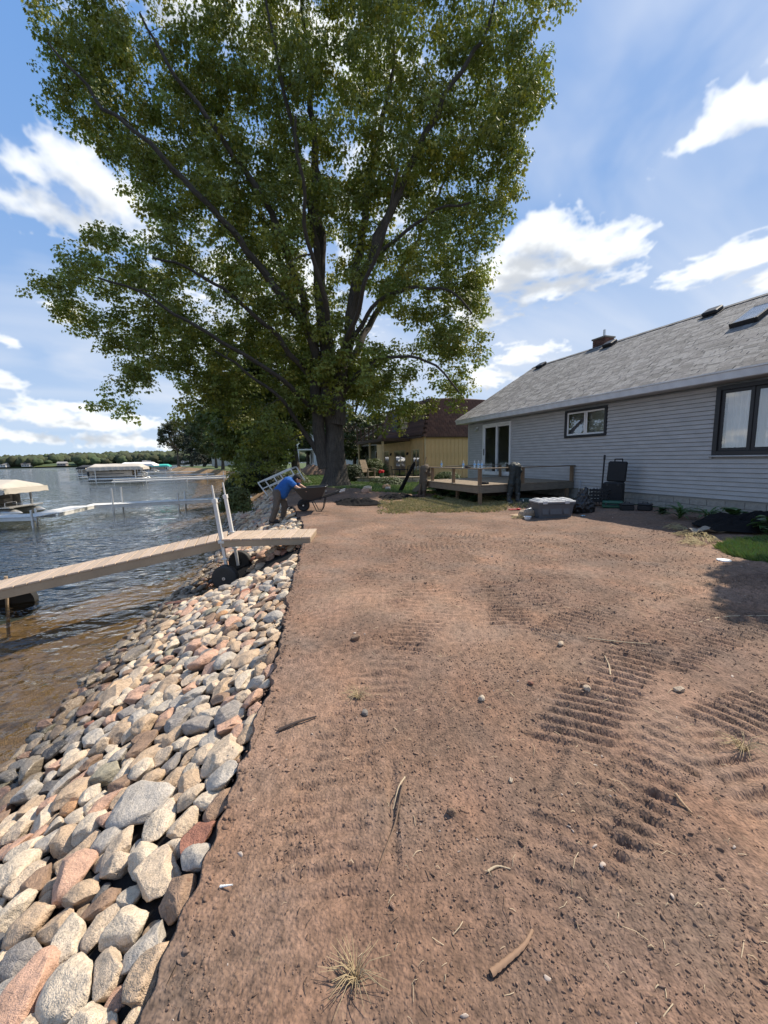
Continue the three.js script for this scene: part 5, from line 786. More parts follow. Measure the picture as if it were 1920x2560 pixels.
function simpleTree(name, label, x, z, h, w, o = {}) {
  const t = thing(name, label, 'tree', [x, landY(x, z) - 0.1, z], 0, o.group), r = rng(o.seed ?? Math.floor(x * 31 + z * 7) & 0xffff), spots = [], twigs = [], th = o.trunk ?? h * 0.3, s = o.size ?? 1;
  const lean = o.lean ?? 0, top = V(lean * h, h * 0.8, 0);
  part(t, 'trunk', tubeG(Array.from({ length: 9 }, (_, i) => { const u = i / 8; return V(lean * h * u + 0.1 * noise3(u * 3, x, 2), u * h * 0.8, 0.1 * noise3(u * 3, z, 5)); }), Array.from({ length: 9 }, (_, i) => lerp(o.r ?? h * 0.022, 0.03, i / 8) * (i === 0 ? 1.35 : 1)), 10), M.bark);
  const n = o.n ?? 90;
  for (let i = 0; i < n; i++) {
    const u = r(), a = r() * 6.28; let p;
    if (o.kind === 'spruce') { const y = th + (h - th) * u, q = w / 2 * Math.pow(1 - u, 0.85) * (0.75 + 0.3 * r()); p = V(Math.cos(a) * q, y - 0.18 * q, Math.sin(a) * q); const st = V(0, y + 0.1, 0); twigs.push(tubeG([st, st.clone().lerp(p, 0.5).add(V(0, 0.05 * q, 0)), p], [0.05, 0.03, 0.01], 4)); for (let k = 0; k < 9; k++) spots.push([st.clone().lerp(p, 0.15 + 0.85 * k / 8).add(V((r() - 0.5) * 0.5, -0.15 * r() * q, (r() - 0.5) * 0.5)), s * (0.7 + 0.5 * r())]); continue; }
    const v = Math.acos(1 - 2 * r()), q = 0.55 + 0.45 * Math.cbrt(r()); p = V(Math.sin(v) * Math.cos(a) * w / 2 * q, th + (h - th) * (0.5 + 0.5 * Math.cos(v) * q), Math.sin(v) * Math.sin(a) * w / 2 * q); p.x += lean * p.y; p.multiplyScalar(1 + 0.12 * noise3(p.x * 0.5, p.y * 0.5, p.z * 0.5 + x));
    const bs = V(lean * p.y * 0.7, Math.max(th * 0.8, p.y * 0.62), 0); twigs.push(tubeG([bs, bs.clone().lerp(p, 0.5).add(V(0, 0.3, 0)), p], [0.06 * h / 10, 0.035 * h / 10, 0.01], 4));
    const m = 9; for (let k = 0; k < m; k++) { const b = r() * 6.28, d = Math.sqrt(r()) * 0.10 * w; spots.push([p.clone().add(V(Math.cos(b) * d, (r() - 0.5) * 0.09 * w, Math.sin(b) * d)), s * (0.7 + 0.6 * r())]); if (o.kind === 'weeping') for (let j = 1; j < 4; j++) spots.push([p.clone().add(V(Math.cos(b) * d * 1.1, -j * 0.055 * h * r(), Math.sin(b) * d * 1.1)), s * 0.8]); }
  }
  part(t, 'branches', mergeGeometries(twigs.map(plain)), M.twig, 'stuff'); t.add(leafCloud(spots, o.near ? sprig : sprigFar, o.color ?? [0.075, 0.115, 0.026], o.seed ?? 3)); void top; return t;
}
// neighbours' trees along the shore
simpleTree('shade_tree', 'slim leaning tree on the lawn just left behind the maple trunk', -6.0, -28, 9.5, 6, { trunk: 3.6, r: 0.34, lean: -0.05, n: 80, near: true, size: 1.5, seed: 3 });
simpleTree('shade_tree', 'bushy dark tree on the bank between dock railing and lake', -8.6, -27.5, 7.5, 4.6, { trunk: 1.2, r: 0.16, n: 90, near: true, size: 1.5, seed: 4, color: [0.15, 0.21, 0.045] });
simpleTree('shade_tree', 'dense green tree overhanging the shore left of the maple', -13.2, -38, 11, 6.5, { trunk: 1.5, n: 110, size: 0.8, seed: 5, color: [0.14, 0.20, 0.045] });
simpleTree('shade_tree', 'broad leafy tree on the far shore next to the dark spruces', -38.5, -93, 13, 9, { trunk: 3, n: 130, size: 1.15, seed: 6, color: [0.055, 0.085, 0.02] });
simpleTree('shade_tree', 'rounded tree on the shore between spruces and overhanging branches', -31, -78, 13, 11, { trunk: 2.5, n: 120, size: 1.05, seed: 7 });
simpleTree('spruce_tree', 'tallest dark spruce on the wooded point', -63, -133, 17, 8.5, { kind: 'spruce', trunk: 1.5, n: 130, size: 0.9, color: [0.022, 0.04, 0.02], seed: 8 });
simpleTree('spruce_tree', 'dark spruce just right of the tallest one on the point', -55, -124, 15, 8, { kind: 'spruce', trunk: 1.5, n: 120, size: 0.9, color: [0.02, 0.036, 0.018], seed: 9 });
simpleTree('weeping_tree', 'tall vase-shaped tree with drooping branches alone at the tip of the point', -77, -152, 16.5, 13, { kind: 'weeping', trunk: 6.5, r: 0.45, n: 70, size: 1.1, color: [0.06, 0.08, 0.025], seed: 10 });
simpleTree('shade_tree', 'low tree behind the maple between the grey house and yellow house', -3.2, -46, 10, 9, { trunk: 2, n: 110, size: 0.9, seed: 12 });
simpleTree('shade_tree', 'tree behind the white house seen through the maple branches', -13, -70, 14, 12, { trunk: 3, n: 120, size: 1.1, seed: 13 });
simpleTree('shade_tree', 'tall tree standing off to the right of the house corner, shading the soil', 8.3, -6.3, 6.2, 1.8, { trunk: 3.4, r: 0.09, n: 34, near: true, size: 1.2, seed: 14 });
// ---------------------------------------------------------------- the near dock on wheels
M.dockTan = [[0.56, 0.43, 0.32], [0.52, 0.40, 0.30], [0.60, 0.46, 0.35]].map((c) => mat(c, 0.7, { map: again(grain, 6, 1), bumpMap: again(grain, 6, 1), bumpScale: 0.0015 }));
M.dockBeam = mat([0.38, 0.285, 0.19], 0.6, { map: grime });
M.paintWhite = mat([0.66, 0.64, 0.61], 0.5, { map: grime });
{
  const land = thing('dock_landing', 'level tan dock landing whose end rests on the bare soil', 'dock', [-1.45, 0.12, -8.11], 0.03);
  for (let i = 0; i < 9; i++) part(land, 'plank', box(0.176, 0.035, 0.93, -0.095 - i * 0.192, -0.0175, 0, 0, 0.005), M.dockTan[i % 3]);
  part(land, 'side_beam', box(1.72, 0.12, 0.04, -0.87, -0.097, 0.43, 0, 0.004), M.dockBeam); part(land, 'side_beam', box(1.72, 0.12, 0.04, -0.87, -0.097, -0.43, 0, 0.004), M.dockBeam);
  for (const x of [-0.03, -0.87, -1.71]) part(land, 'cross_beam', box(0.04, 0.11, 0.82, x, -0.095, 0, 0, 0), M.dockBeam);
  const d = V(-3.2, -0.52, 1.12).normalize(), yaw = Math.atan2(-d.z, d.x), ramp = thing('dock_ramp', 'long tan dock ramp sloping from the wheeled posts down over the water', 'dock', [-3.25, 0.115, -8.15], 0);
  ramp.rotation.set(0, yaw, Math.asin(d.y), 'YXZ');
  for (let i = 0; i < 36; i++) part(ramp, 'plank', box(0.176, 0.035, 0.92, 0.10 + i * 0.192, -0.0175, 0, 0, 0.005), M.dockTan[(i * 2) % 3]);
  for (const s of [-1, 1]) part(ramp, 'side_beam', box(6.9, 0.15, 0.045, 3.47, -0.112, s * 0.425, 0, 0.004), M.dockBeam);
  for (let i = 0; i < 6; i++) part(ramp, 'cross_beam', box(0.04, 0.12, 0.8, 0.1 + i * 1.3, -0.11, 0, 0, 0), M.dockBeam);
  for (const s of [-1, 1]) part(ramp, 'hinge', box(0.03, 0.12, 0.09, 0.0, -0.10, s * 0.36, 0, 0.004), M.steel);
  for (const s of [-1, 1]) part(ramp, 'leg', [rod([3.98, 0.05, s * 0.49], [4.3, -1.3, s * 0.49], 0.028, 0.028, 10), box(0.12, 0.15, 0.05, 4.0, -0.1, s * 0.47, 0, 0.006)], M.dockBeam);
  part(ramp, 'float_wheel', new THREE.CylinderGeometry(0.30, 0.30, 0.17, 28).rotateX(Math.PI / 2).translate(4.0, -0.50, 0.62), M.rubber);
  const wheelP = [[0.0, -0.075], [0.05, -0.082], [0.17, -0.075], [0.20, -0.085], [0.235, -0.075], [0.245, -0.05], [0.245, 0.05], [0.235, 0.075], [0.20, 0.085], [0.17, 0.075], [0.05, 0.082], [0.0, 0.075]].map((q) => new THREE.Vector2(...q));
  const wheelG = new THREE.LatheGeometry(wheelP, 40).rotateX(Math.PI / 2);
  M.tyre = mat([0.035, 0.034, 0.032], 0.7, { map: gritty });
  for (const [name, label, tx, bx, z, wz] of [['wheeled_post', 'white dock post with a black wheel on the near side of the dock', -3.28, -3.10, -7.66, -7.52], ['wheeled_post', 'white dock post with a black wheel on the far side of the dock', -3.46, -3.26, -8.64, -8.78]]) {
    const p = thing(name, label, 'dock post', [0, 0, 0], 0, 'wheeled dock posts');
    const at = (y) => [lerp(bx, tx, (y + 0.62) / 1.77), y, z];
    part(p, 'lower_tube', bar(at(-0.68), at(0.05), 0.055), M.steel); part(p, 'sleeve', bar(at(-0.05), at(0.86), 0.064), M.paintWhite); part(p, 'upper_rod', bar(at(0.84), at(1.16), 0.028), M.paintWhite);
    part(p, 'collar', bar(at(0.82), at(0.90), 0.085), M.paintWhite); part(p, 'clamp', [box(0.12, 0.06, 0.11, at(0.06)[0], 0.06, z, 0, 0.006), box(0.11, 0.03, 0.10, at(-0.28)[0], -0.28, z, 0, 0.004)], M.steel);
    const w = part(p, 'wheel', wheelG, M.tyre); w.position.set(bx, -0.62, wz); part(w, 'hub', new THREE.CylinderGeometry(0.028, 0.034, 0.19, 18).rotateX(Math.PI / 2), M.steel); part(w, 'hub_nut', new THREE.CylinderGeometry(0.013, 0.013, 0.21, 6).rotateX(Math.PI / 2), M.rubber);
  }
  // old driftwood board and a timber lying in the gap under the landing
  solo('driftwood_board', box(0.8, 0.05, 0.16, 0, 0, 0, 0, 0.012), mat([0.17, 0.07, 0.05], 0.8, { map: grainX }), 'reddish old board at the water edge left of the near dock wheel', 'board', undefined, [-3.85, -0.93, -7.0]).rotation.set(0, -0.5, 0.22, 'YXZ');
  solo('driftwood_board', box(0.7, 0.04, 0.13, 0, 0, 0, 0, 0.012), mat([0.30, 0.16, 0.10], 0.8, { map: grainX }), 'weathered orange-brown board on the dark fabric right of the dock wheels', 'board', undefined, [-2.35, -0.50, -7.45]).rotation.set(0, 0.5, 0.3, 'YXZ');
}
// ---------------------------------------------------------------- aluminium stair railing lying on the bank
{
  const f = thing('stair_railing', 'aluminium stair railing standing slanted on the bank behind the person', 'railing');
  for (const [dz, dx] of [[0, 0], [-0.55, 0.14]]) {
    const p = (x, y) => [x + dx, y + dx * 0.35, -16.5 + dz];
    part(f, 'top_rail', bar(p(-5.16, 0.72), p(-3.81, 1.28), 0.05), M.steel); part(f, 'middle_rail', bar(p(-4.98, 0.47), p(-3.70, 1.02), 0.045), M.steel);
    for (const [a, b] of [[p(-5.16, 0.72), p(-4.79, 0.16)], [p(-4.52, 0.985), p(-4.18, 0.42)], [p(-3.81, 1.28), p(-3.48, 0.70)]]) part(f, 'post', bar(a, b, 0.045), M.steel);
  }
  for (const [x, y] of [[-5.16, 0.72], [-3.81, 1.28]]) part(f, 'cross_bar', bar([x, y, -16.5], [x + 0.14, y + 0.05, -17.05], 0.04), M.steel);
}
// ---------------------------------------------------------------- wheelbarrow
{
  const w = thing('wheelbarrow', 'black wheelbarrow nose-on at the top of the stone bank, in front of the person', 'wheelbarrow', [-2.15, groundAt(-2.41, -11.9), -11.9], 0.06);
  const shell = (k, inset) => { const t = [[-0.47 + inset, 0.70, 0.34 - inset], [0.46 - inset, 0.74, 0.34 - inset], [0.46 - inset, 0.74, -0.34 + inset], [-0.47 + inset, 0.70, -0.34 + inset]], b = [[-0.20 + inset, 0.34 + inset, 0.2], [0.30 - inset, 0.36 + inset, 0.2], [0.30 - inset, 0.36 + inset, -0.2], [-0.20 + inset, 0.34 + inset, -0.2]], P = [], q = (...p) => { if (k) p.reverse(); for (const i of [0, 1, 2, 0, 2, 3]) P.push(...p[i]); }; for (let i = 0; i < 4; i++) q(b[i], b[(i + 1) % 4], t[(i + 1) % 4], t[i]); q(b[3], b[2], b[1], b[0]); const g = new THREE.BufferGeometry(); g.setAttribute('position', new THREE.Float32BufferAttribute(P, 3)); g.computeVertexNormals(); return g; };
  const tray = part(w, 'tray', [shell(false, 0), shell(true, 0.015)], mat([0.02, 0.021, 0.023], 0.45, dbl));
  part(tray, 'rim', tubeG([[-0.47, 0.70, 0.3], [-0.44, 0.70, 0.34], [0.43, 0.738, 0.34], [0.46, 0.74, 0.3], [0.46, 0.74, -0.3], [0.43, 0.738, -0.34], [-0.44, 0.70, -0.34], [-0.47, 0.70, -0.3], [-0.47, 0.70, 0.3]], 0.02, 8), mat([0.035, 0.037, 0.04], 0.4));
  part(tray, 'soil_load', grid(14, 12, (u, v) => V(-0.36 + u * 0.74, 0.56 + 0.05 * noise3(u * 4, v * 4, 2) + 0.05 * Math.sin(u * 3.14) * Math.sin(v * 3.14), -0.27 + v * 0.54)), mat(0xffffff, 0.97, { map: soilMap }));
  for (const s of [-1, 1]) { part(w, 'handle', tubeG([[-0.42, 0.20, s * 0.08], [0.0, 0.33, s * 0.18], [0.5, 0.46, s * 0.27], [0.95, 0.60, s * 0.30]], 0.02, 8), M.blackMatt); part(w, 'grip', rod([0.85, 0.57, s * 0.295], [1.0, 0.615, s * 0.303], 0.026), mat([0.30, 0.30, 0.30], 0.6)); part(w, 'leg', tubeG([[0.42, 0.44, s * 0.25], [0.34, 0.10, s * 0.25], [0.30, 0.02, s * 0.25], [0.16, 0.02, s * 0.25], [0.02, 0.33, s * 0.2]], 0.014, 6), M.blackMatt); }
  const t = part(w, 'wheel', new THREE.TorusGeometry(0.125, 0.06, 14, 32).translate(-0.25, 0.185, 0), M.rubber); part(t, 'rim', new THREE.CylinderGeometry(0.09, 0.09, 0.07, 24).rotateX(Math.PI / 2).translate(-0.25, 0.185, 0), M.blackMatt); part(t, 'hub', new THREE.CylinderGeometry(0.022, 0.022, 0.17, 14).rotateX(Math.PI / 2).translate(-0.25, 0.185, 0), M.steel);
}
// ---------------------------------------------------------------- person bending over the wheelbarrow
{
  const p = thing('person', 'person in a blue t-shirt, brown trousers and black cap bending over the wheelbarrow', 'person');
  const fA = [-3.28, -0.17, -11.60], fB = [-3.04, -0.15, -11.95], kA = [-3.14, 0.25, -11.58], kB = [-2.98, 0.27, -11.92], hA = [-3.10, 0.67, -11.69], hB = [-3.06, 0.67, -11.90], pel = [-3.07, 0.71, -11.8], chest = [-2.80, 0.95, -11.8], sA = [-2.70, 0.985, -11.63], sB = [-2.67, 0.99, -11.97], neck = [-2.64, 1.0, -11.8], head = [-2.515, 1.055, -11.77], eA = [-2.50, 0.815, -11.58], eB = [-2.47, 0.83, -12.03], wA = [-2.315, 0.735, -11.64], wB = [-2.30, 0.745, -11.99];
  const skin = mat([0.42, 0.235, 0.16], 0.55), up = V(-0.42, 0.9, 0).normalize();
  const body = [{ a: pel, b: chest, ra: 0.135, rb: 0.15, k: 0.06 }, { a: sA, b: sB, ra: 0.065 }, { a: chest, b: neck, ra: 0.12, rb: 0.06, k: 0.05 }, { a: neck, b: head, ra: 0.056, rb: 0.06 }, { a: [-2.53, 1.085, -11.77], b: [-2.50, 1.03, -11.765], ra: 0.098, rb: 0.08, k: 0.03 }, { a: [-2.455, 1.0, -11.76], b: [-2.45, 0.985, -11.76], ra: 0.05, rb: 0.04, k: 0.03 },
    { a: [-2.425, 1.04, -11.76], b: [-2.408, 1.018, -11.757], ra: 0.012, rb: 0.016, k: 0.012 }, { a: [-2.50, 1.06, -11.668], b: [-2.50, 1.03, -11.668], ra: 0.02, k: 0.01 }, { a: [-2.51, 1.06, -11.872], b: [-2.51, 1.03, -11.872], ra: 0.02, k: 0.01 },
    { a: sA, b: eA, ra: 0.058, rb: 0.044 }, { a: eA, b: wA, ra: 0.043, rb: 0.029 }, { a: sB, b: eB, ra: 0.058, rb: 0.044 }, { a: eB, b: wB, ra: 0.043, rb: 0.029 },
    { a: hA, b: kA, ra: 0.088, rb: 0.06 }, { a: kA, b: [fA[0], fA[1] + 0.05, fA[2]], ra: 0.058, rb: 0.04 }, { a: hB, b: kB, ra: 0.088, rb: 0.06 }, { a: kB, b: [fB[0], fB[1] + 0.05, fB[2]], ra: 0.058, rb: 0.04 }];
  const hand = (w, s) => { const c = [w[0] + 0.05, w[1] - 0.015, w[2]], caps = [{ a: w, b: c, ra: 0.026, rb: 0.032 }, { a: [c[0], c[1], c[2] - 0.02], b: [c[0] + 0.03, c[1] - 0.004, c[2] + 0.02], ra: 0.022 }]; for (let i = 0; i < 4; i++) { const z = c[2] + (i - 1.5) * 0.020, l = [0.034, 0.042, 0.040, 0.030][i], m = [c[0] + 0.035 + l * 0.6, c[1] + 0.004, z + (i - 1.5) * 0.003]; caps.push({ a: [c[0] + 0.025, c[1], z], b: m, ra: 0.010, rb: 0.0095, k: 0.008 }, { a: m, b: [m[0] + l * 0.55, m[1] - l * 0.75, m[2]], ra: 0.0095, rb: 0.008, k: 0.006 }); } caps.push({ a: [c[0] - 0.01, c[1] - 0.01, c[2] + s * 0.03], b: [c[0] + 0.03, c[1] - 0.03, c[2] + s * 0.052], ra: 0.012, rb: 0.010, k: 0.01 }); return blob(caps, 52, 0.012); };
  part(p, 'body', [blob(body, 110, 0.025), hand(wA, 1), hand(wB, -1)], skin);
  part(p, 'shirt', crumple(blob([{ a: pel, b: chest, ra: 0.165, rb: 0.172, k: 0.06 }, { a: [-2.98, 0.63, -11.8], b: chest, ra: 0.15, rb: 0.15, k: 0.06 }, { a: sA, b: sB, ra: 0.084 }, { a: chest, b: [-2.68, 0.99, -11.8], ra: 0.13, rb: 0.085, k: 0.05 }, { a: sA, b: [-2.60, 0.90, -11.605], ra: 0.082, rb: 0.078 }, { a: sB, b: [-2.575, 0.91, -12.0], ra: 0.082, rb: 0.078 }], 80, 0.04), 0.008, 9), mat([0.012, 0.10, 0.36], 0.9, { map: grime }));
  part(p, 'trousers', crumple(blob([{ a: [-3.12, 0.66, -11.8], b: [-3.03, 0.74, -11.8], ra: 0.155, rb: 0.14, k: 0.05 }, { a: hA, b: kA, ra: 0.112, rb: 0.085 }, { a: kA, b: [fA[0], fA[1] + 0.06, fA[2]], ra: 0.085, rb: 0.078 }, { a: hB, b: kB, ra: 0.112, rb: 0.085 }, { a: kB, b: [fB[0], fB[1] + 0.06, fB[2]], ra: 0.085, rb: 0.078 }], 80, 0.03), 0.010, 10), mat([0.115, 0.09, 0.07], 0.9, { map: grime }));
  for (const f of [fA, fB]) { const b = part(p, 'boot', blob([{ a: [f[0] - 0.05, f[1] + 0.03, f[2]], b: [f[0] + 0.15, f[1] + 0.015, f[2] + 0.01], ra: 0.058, rb: 0.045 }, { a: f, b: [f[0], f[1] + 0.12, f[2]], ra: 0.055 }], 40, 0.03), mat([0.02, 0.018, 0.016], 0.7)); part(b, 'sole', box(0.30, 0.03, 0.10, f[0] + 0.05, f[1] - 0.035, f[2], 0, 0.01), M.rubber); }
  part(p, 'hair', blob([{ a: [-2.555, 1.075, -11.77], b: [-2.56, 1.03, -11.77], ra: 0.092, rb: 0.075 }], 36, 0.02), mat([0.03, 0.02, 0.015], 0.9));
  const cap = part(p, 'cap', blob([{ a: [-2.53, 1.105, -11.77], b: [-2.515, 1.095, -11.77], ra: 0.105, rb: 0.10 }], 40, 0.02), mat([0.013, 0.013, 0.014], 0.9)); part(cap, 'visor', place(new THREE.CylinderGeometry(0.085, 0.085, 0.012, 24), -2.43, 1.085, -11.765, 0, 0, -0.62), mat([0.013, 0.013, 0.014], 0.9));
  for (const s of [-1, 1]) part(p, 'eye', new THREE.SphereGeometry(0.011, 10, 8).translate(-2.428, 1.058, -11.765 + s * 0.033), M.black);
  void up;
}
// ---------------------------------------------------------------- other docks
M.dockWhite = [[0.72, 0.70, 0.66], [0.69, 0.67, 0.63], [0.75, 0.73, 0.69]].map((c) => mat(c, 0.65, { map: grime }));
function dockRun(name, label, segs, y, w, posts, far) {
  const d = thing(name, label, 'dock');
  for (const [x0, z0, x1, z1] of segs) {
    const L = Math.hypot(x1 - x0, z1 - z0), a = Math.atan2(-(z1 - z0), x1 - x0), n = far ? Math.ceil(L / 2.4) : Math.ceil(L / 0.3), c = Math.cos(a), s = -Math.sin(a);
    for (let i = 0; i < n; i++) { const t = (i + 0.5) / n * L; part(d, far ? 'section' : 'plank', box(L / n - 0.012, 0.04, w, x0 + c * t, y - 0.02, z0 + s * t, a, 0.004), M.dockWhite[i % 3]); }
    for (const k of [-1, 1]) part(d, 'side_beam', box(L, 0.13, 0.04, (x0 + x1) / 2 + s * k * (w / 2 - 0.03) * -1, y - 0.116, (z0 + z1) / 2 + c * k * (w / 2 - 0.03), a, 0.004), M.dockWhite[1]);
  }
  for (const [x, z, top] of posts) part(d, 'post', rod([x, -2.2, z], [x, y + top, z], 0.045, 0.045, 10), M.steel);
  return d;
}
dockRun('white_dock', 'pale L-shaped dock with tall posts on the water between the tan ramp and boat lift', [[-6.6, -24.7, -15.9, -21.5], [-15.9, -21.0, -15.3, -17.9], [-14.8, -17.4, -24, -16.9]], -0.52, 1.15, [[-14.55, -21.4, 0.85], [-14.75, -22.5, 0.85], [-11.6, -22.5, 0.45], [-11.75, -23.6, 0.45], [-14.9, -16.78, 0.28], [-15.95, -18.2, 0.2], [-17.0, -16.7, 0.2], [-19, -16.65, 0.2], [-8.2, -23.4, 1.4], [-8.5, -24.7, 0.5]]);
dockRun('far_dock', 'nearest of the long pale docks past the covered boat lift', [[-20.5, -57, -33.5, -49.5]], -0.5, 1.2, [[-33, -49.2, 0.15], [-30, -50.8, 0.15], [-26, -53.1, 0.15], [-22, -55.4, 0.8]], true);
dockRun('far_dock', 'second long pale dock behind, reaching toward the covered boat lift', [[-23.5, -64, -38, -56.5]], -0.5, 1.2, [[-36, -57, 0.15], [-31, -59.5, 0.15], [-27, -61.6, 0.6]], true);
dockRun('far_dock', 'third thin dock on the far shore before the wooded point', [[-31, -76, -54, -72]], -0.5, 1.3, [[-50, -72.2, 0.3], [-40, -74, 0.3]], true);
dockRun('far_dock', 'most distant thin dock off the wooded point', [[-43, -96, -76, -95]], -0.45, 1.4, [[-70, -95, 0.4], [-55, -95.3, 0.4]], true);
// ---------------------------------------------------------------- pontoon boats under canopies
M.canvas = mat([0.52, 0.47, 0.40], 0.85, { map: grime, ...dbl }); M.alu = mat([0.55, 0.54, 0.52], 0.35, { metalness: 0.75 }); M.vinyl = mat([0.42, 0.37, 0.31], 0.7, { map: grime });
function pontoon(label, canvas, trim) {
  const b = thing('pontoon_boat', label, 'boat', [0, 0, 0], 0, 'covered pontoon boats on lifts');
  const tubeP = [[0.001, 0], [0.10, 0.12], [0.22, 0.35], [0.30, 0.75], [0.31, 1.1], [0.31, 6.2], [0.22, 6.35], [0.001, 6.4]].map((q) => new THREE.Vector2(...q));
  for (const s of [-1, 1]) { const t = part(b, 'pontoon', new THREE.LatheGeometry(tubeP, 22).rotateZ(Math.PI / 2).translate(0.25 - (s > 0 ? 0 : 0), 0.40, s * 0.85), M.alu); part(t, 'strake', box(5.2, 0.03, 0.05, -2.9, 0.30, s * 0.85 + 0.3, 0, 0.005), M.steel); }
  part(b, 'deck', box(6.0, 0.10, 2.5, -3.1, 0.78, 0, 0, 0.02), M.alu);
  for (const s of [-1, 1]) { part(b, 'side_fence', box(4.6, 0.62, 0.04, -3.6, 1.15, s * 1.2, 0, 0.01), M.vinyl); part(b, 'stripe', box(3.4, 0.10, 0.012, -3.9, 1.12, s * 1.228, 0, 0.003), mat(trim, 0.5)); part(b, 'fence_rail', tubeG([[-5.9, 1.48, s * 1.2], [-1.3, 1.48, s * 1.2]], 0.02, 6), M.steel); }
  part(b, 'bow_rail', [tubeG([[-0.5, 0.83, 1.0], [-0.5, 1.05, 1.0], [-0.45, 1.1, 0.9], [-0.45, 1.1, 0.3], [-0.5, 1.05, 0.2], [-0.5, 0.83, 0.2]], 0.02, 6), tubeG([[-0.5, 0.83, -1.0], [-0.5, 1.05, -1.0], [-0.45, 1.1, -0.9], [-0.45, 1.1, -0.3], [-0.5, 1.05, -0.2], [-0.5, 0.83, -0.2]], 0.02, 6)], M.steel);
  for (const [x, z] of [[-2.2, 0.7], [-2.2, -0.7], [-4.6, 0.7]]) part(b, 'seat', [box(1.3, 0.4, 0.6, x, 1.03, z, 0, 0.06), box(1.3, 0.4, 0.16, x, 1.35, z + Math.sign(z) * 0.24, 0, 0.06)], M.vinyl);
  part(b, 'outboard', [box(0.35, 0.5, 0.35, -6.4, 1.2, 0, 0, 0.09), box(0.16, 0.9, 0.2, -6.4, 0.5, 0, 0, 0.04)], M.black);
  const c = part(b, 'canopy', grid(48, 28, (u, v) => {
    const W = 1.55, e = clamp(v, 0, 1), side = (e - 0.5) * 2, k = Math.abs(side), endR = clamp(Math.min(u, 1 - u) / 0.07), x = -6.1 + u * 6.1;
    if (k < 0.6) return V(x, lerp(1.86, 2.16 + 0.05 * Math.sin(u * 19) * 0.3, Math.sqrt(endR)) + 0.34 * (1 - k / 0.6) * endR, side / 0.6 * W);
    const q = (k - 0.6) / 0.4; return V(x, lerp(lerp(1.86, 2.16, Math.sqrt(endR)), 1.60 + 0.05 * Math.abs(Math.sin(u * 26)), q), Math.sign(side) * (W + 0.10 * q + 0.02 * Math.sin(u * 60) * q));
  }), canvas);
  for (const g of [grid(20, 6, (u, v) => V(0.01 + 0.04 * v, lerp(2.0, 1.62 + 0.04 * Math.abs(Math.sin(u * 12)), v), (u - 0.5) * 3.2)), grid(20, 6, (u, v) => V(-6.11, lerp(2.0, 1.62, v), (u - 0.5) * 3.2))]) part(c, 'end_flap', g, canvas);
  for (const [x, z] of [[-0.9, 1.45], [-0.9, -1.45], [-5.2, 1.45], [-5.2, -1.45]]) part(b, 'lift_post', box(0.09, 3.6, 0.09, x, 0.05, z, 0, 0.01), M.steel);
  for (const z of [-1.45, 1.45]) part(b, 'lift_beam', box(4.4, 0.12, 0.09, -3.05, 0.02, z, 0, 0.01), M.steel);
  return b;
}
const boat = pontoon('pontoon boat under a cream canvas canopy, cut off by the left edge', M.canvas, [0.03, 0.03, 0.035]); boat.position.set(-18.6, -1.06, -20.9); boat.rotation.y = 0.10; boat.scale.set(0.92, 0.80, 0.92);
const copyBoat = (label, pos, turn, s, canvas) => { const c = boat.clone(); c.name = numbered('pontoon_boat'); c.userData = { label, category: 'boat', group: 'covered pontoon boats on lifts' }; c.position.set(...pos); c.rotation.y = turn; c.scale.set(s, s * 0.9, s); if (canvas) c.traverse((m) => { if (m.isMesh && (m.name === 'canopy' || m.name === 'end_flap')) m.material = canvas; }); scene.add(c); return c; };
const M2 = { white: mat([0.72, 0.72, 0.70], 0.8, dbl), teal: mat([0.05, 0.42, 0.36], 0.8, dbl), black: mat([0.03, 0.03, 0.033], 0.8, dbl) };
copyBoat('pontoon boat under a tan canopy on its lift in the middle of the lake view', [-35.3, -0.9, -60], 0.30, 1.15, null);
copyBoat('boat under a black canopy, behind the tan-covered pontoon boat', [-55.5, -0.9, -84], 0.2, 1.1, M2.black);
copyBoat('boat under a white canopy, just right behind the tan-covered boat', [-52, -0.9, -88], 0.25, 1.1, M2.white);
copyBoat('distant boat under a white canopy near the wooded point', [-58.5, -0.9, -104], 0.2, 1.3, M2.white);
copyBoat('distant boat under a teal canopy beside the wooded point', [-66, -0.9, -125], 0.2, 1.0, M2.teal);
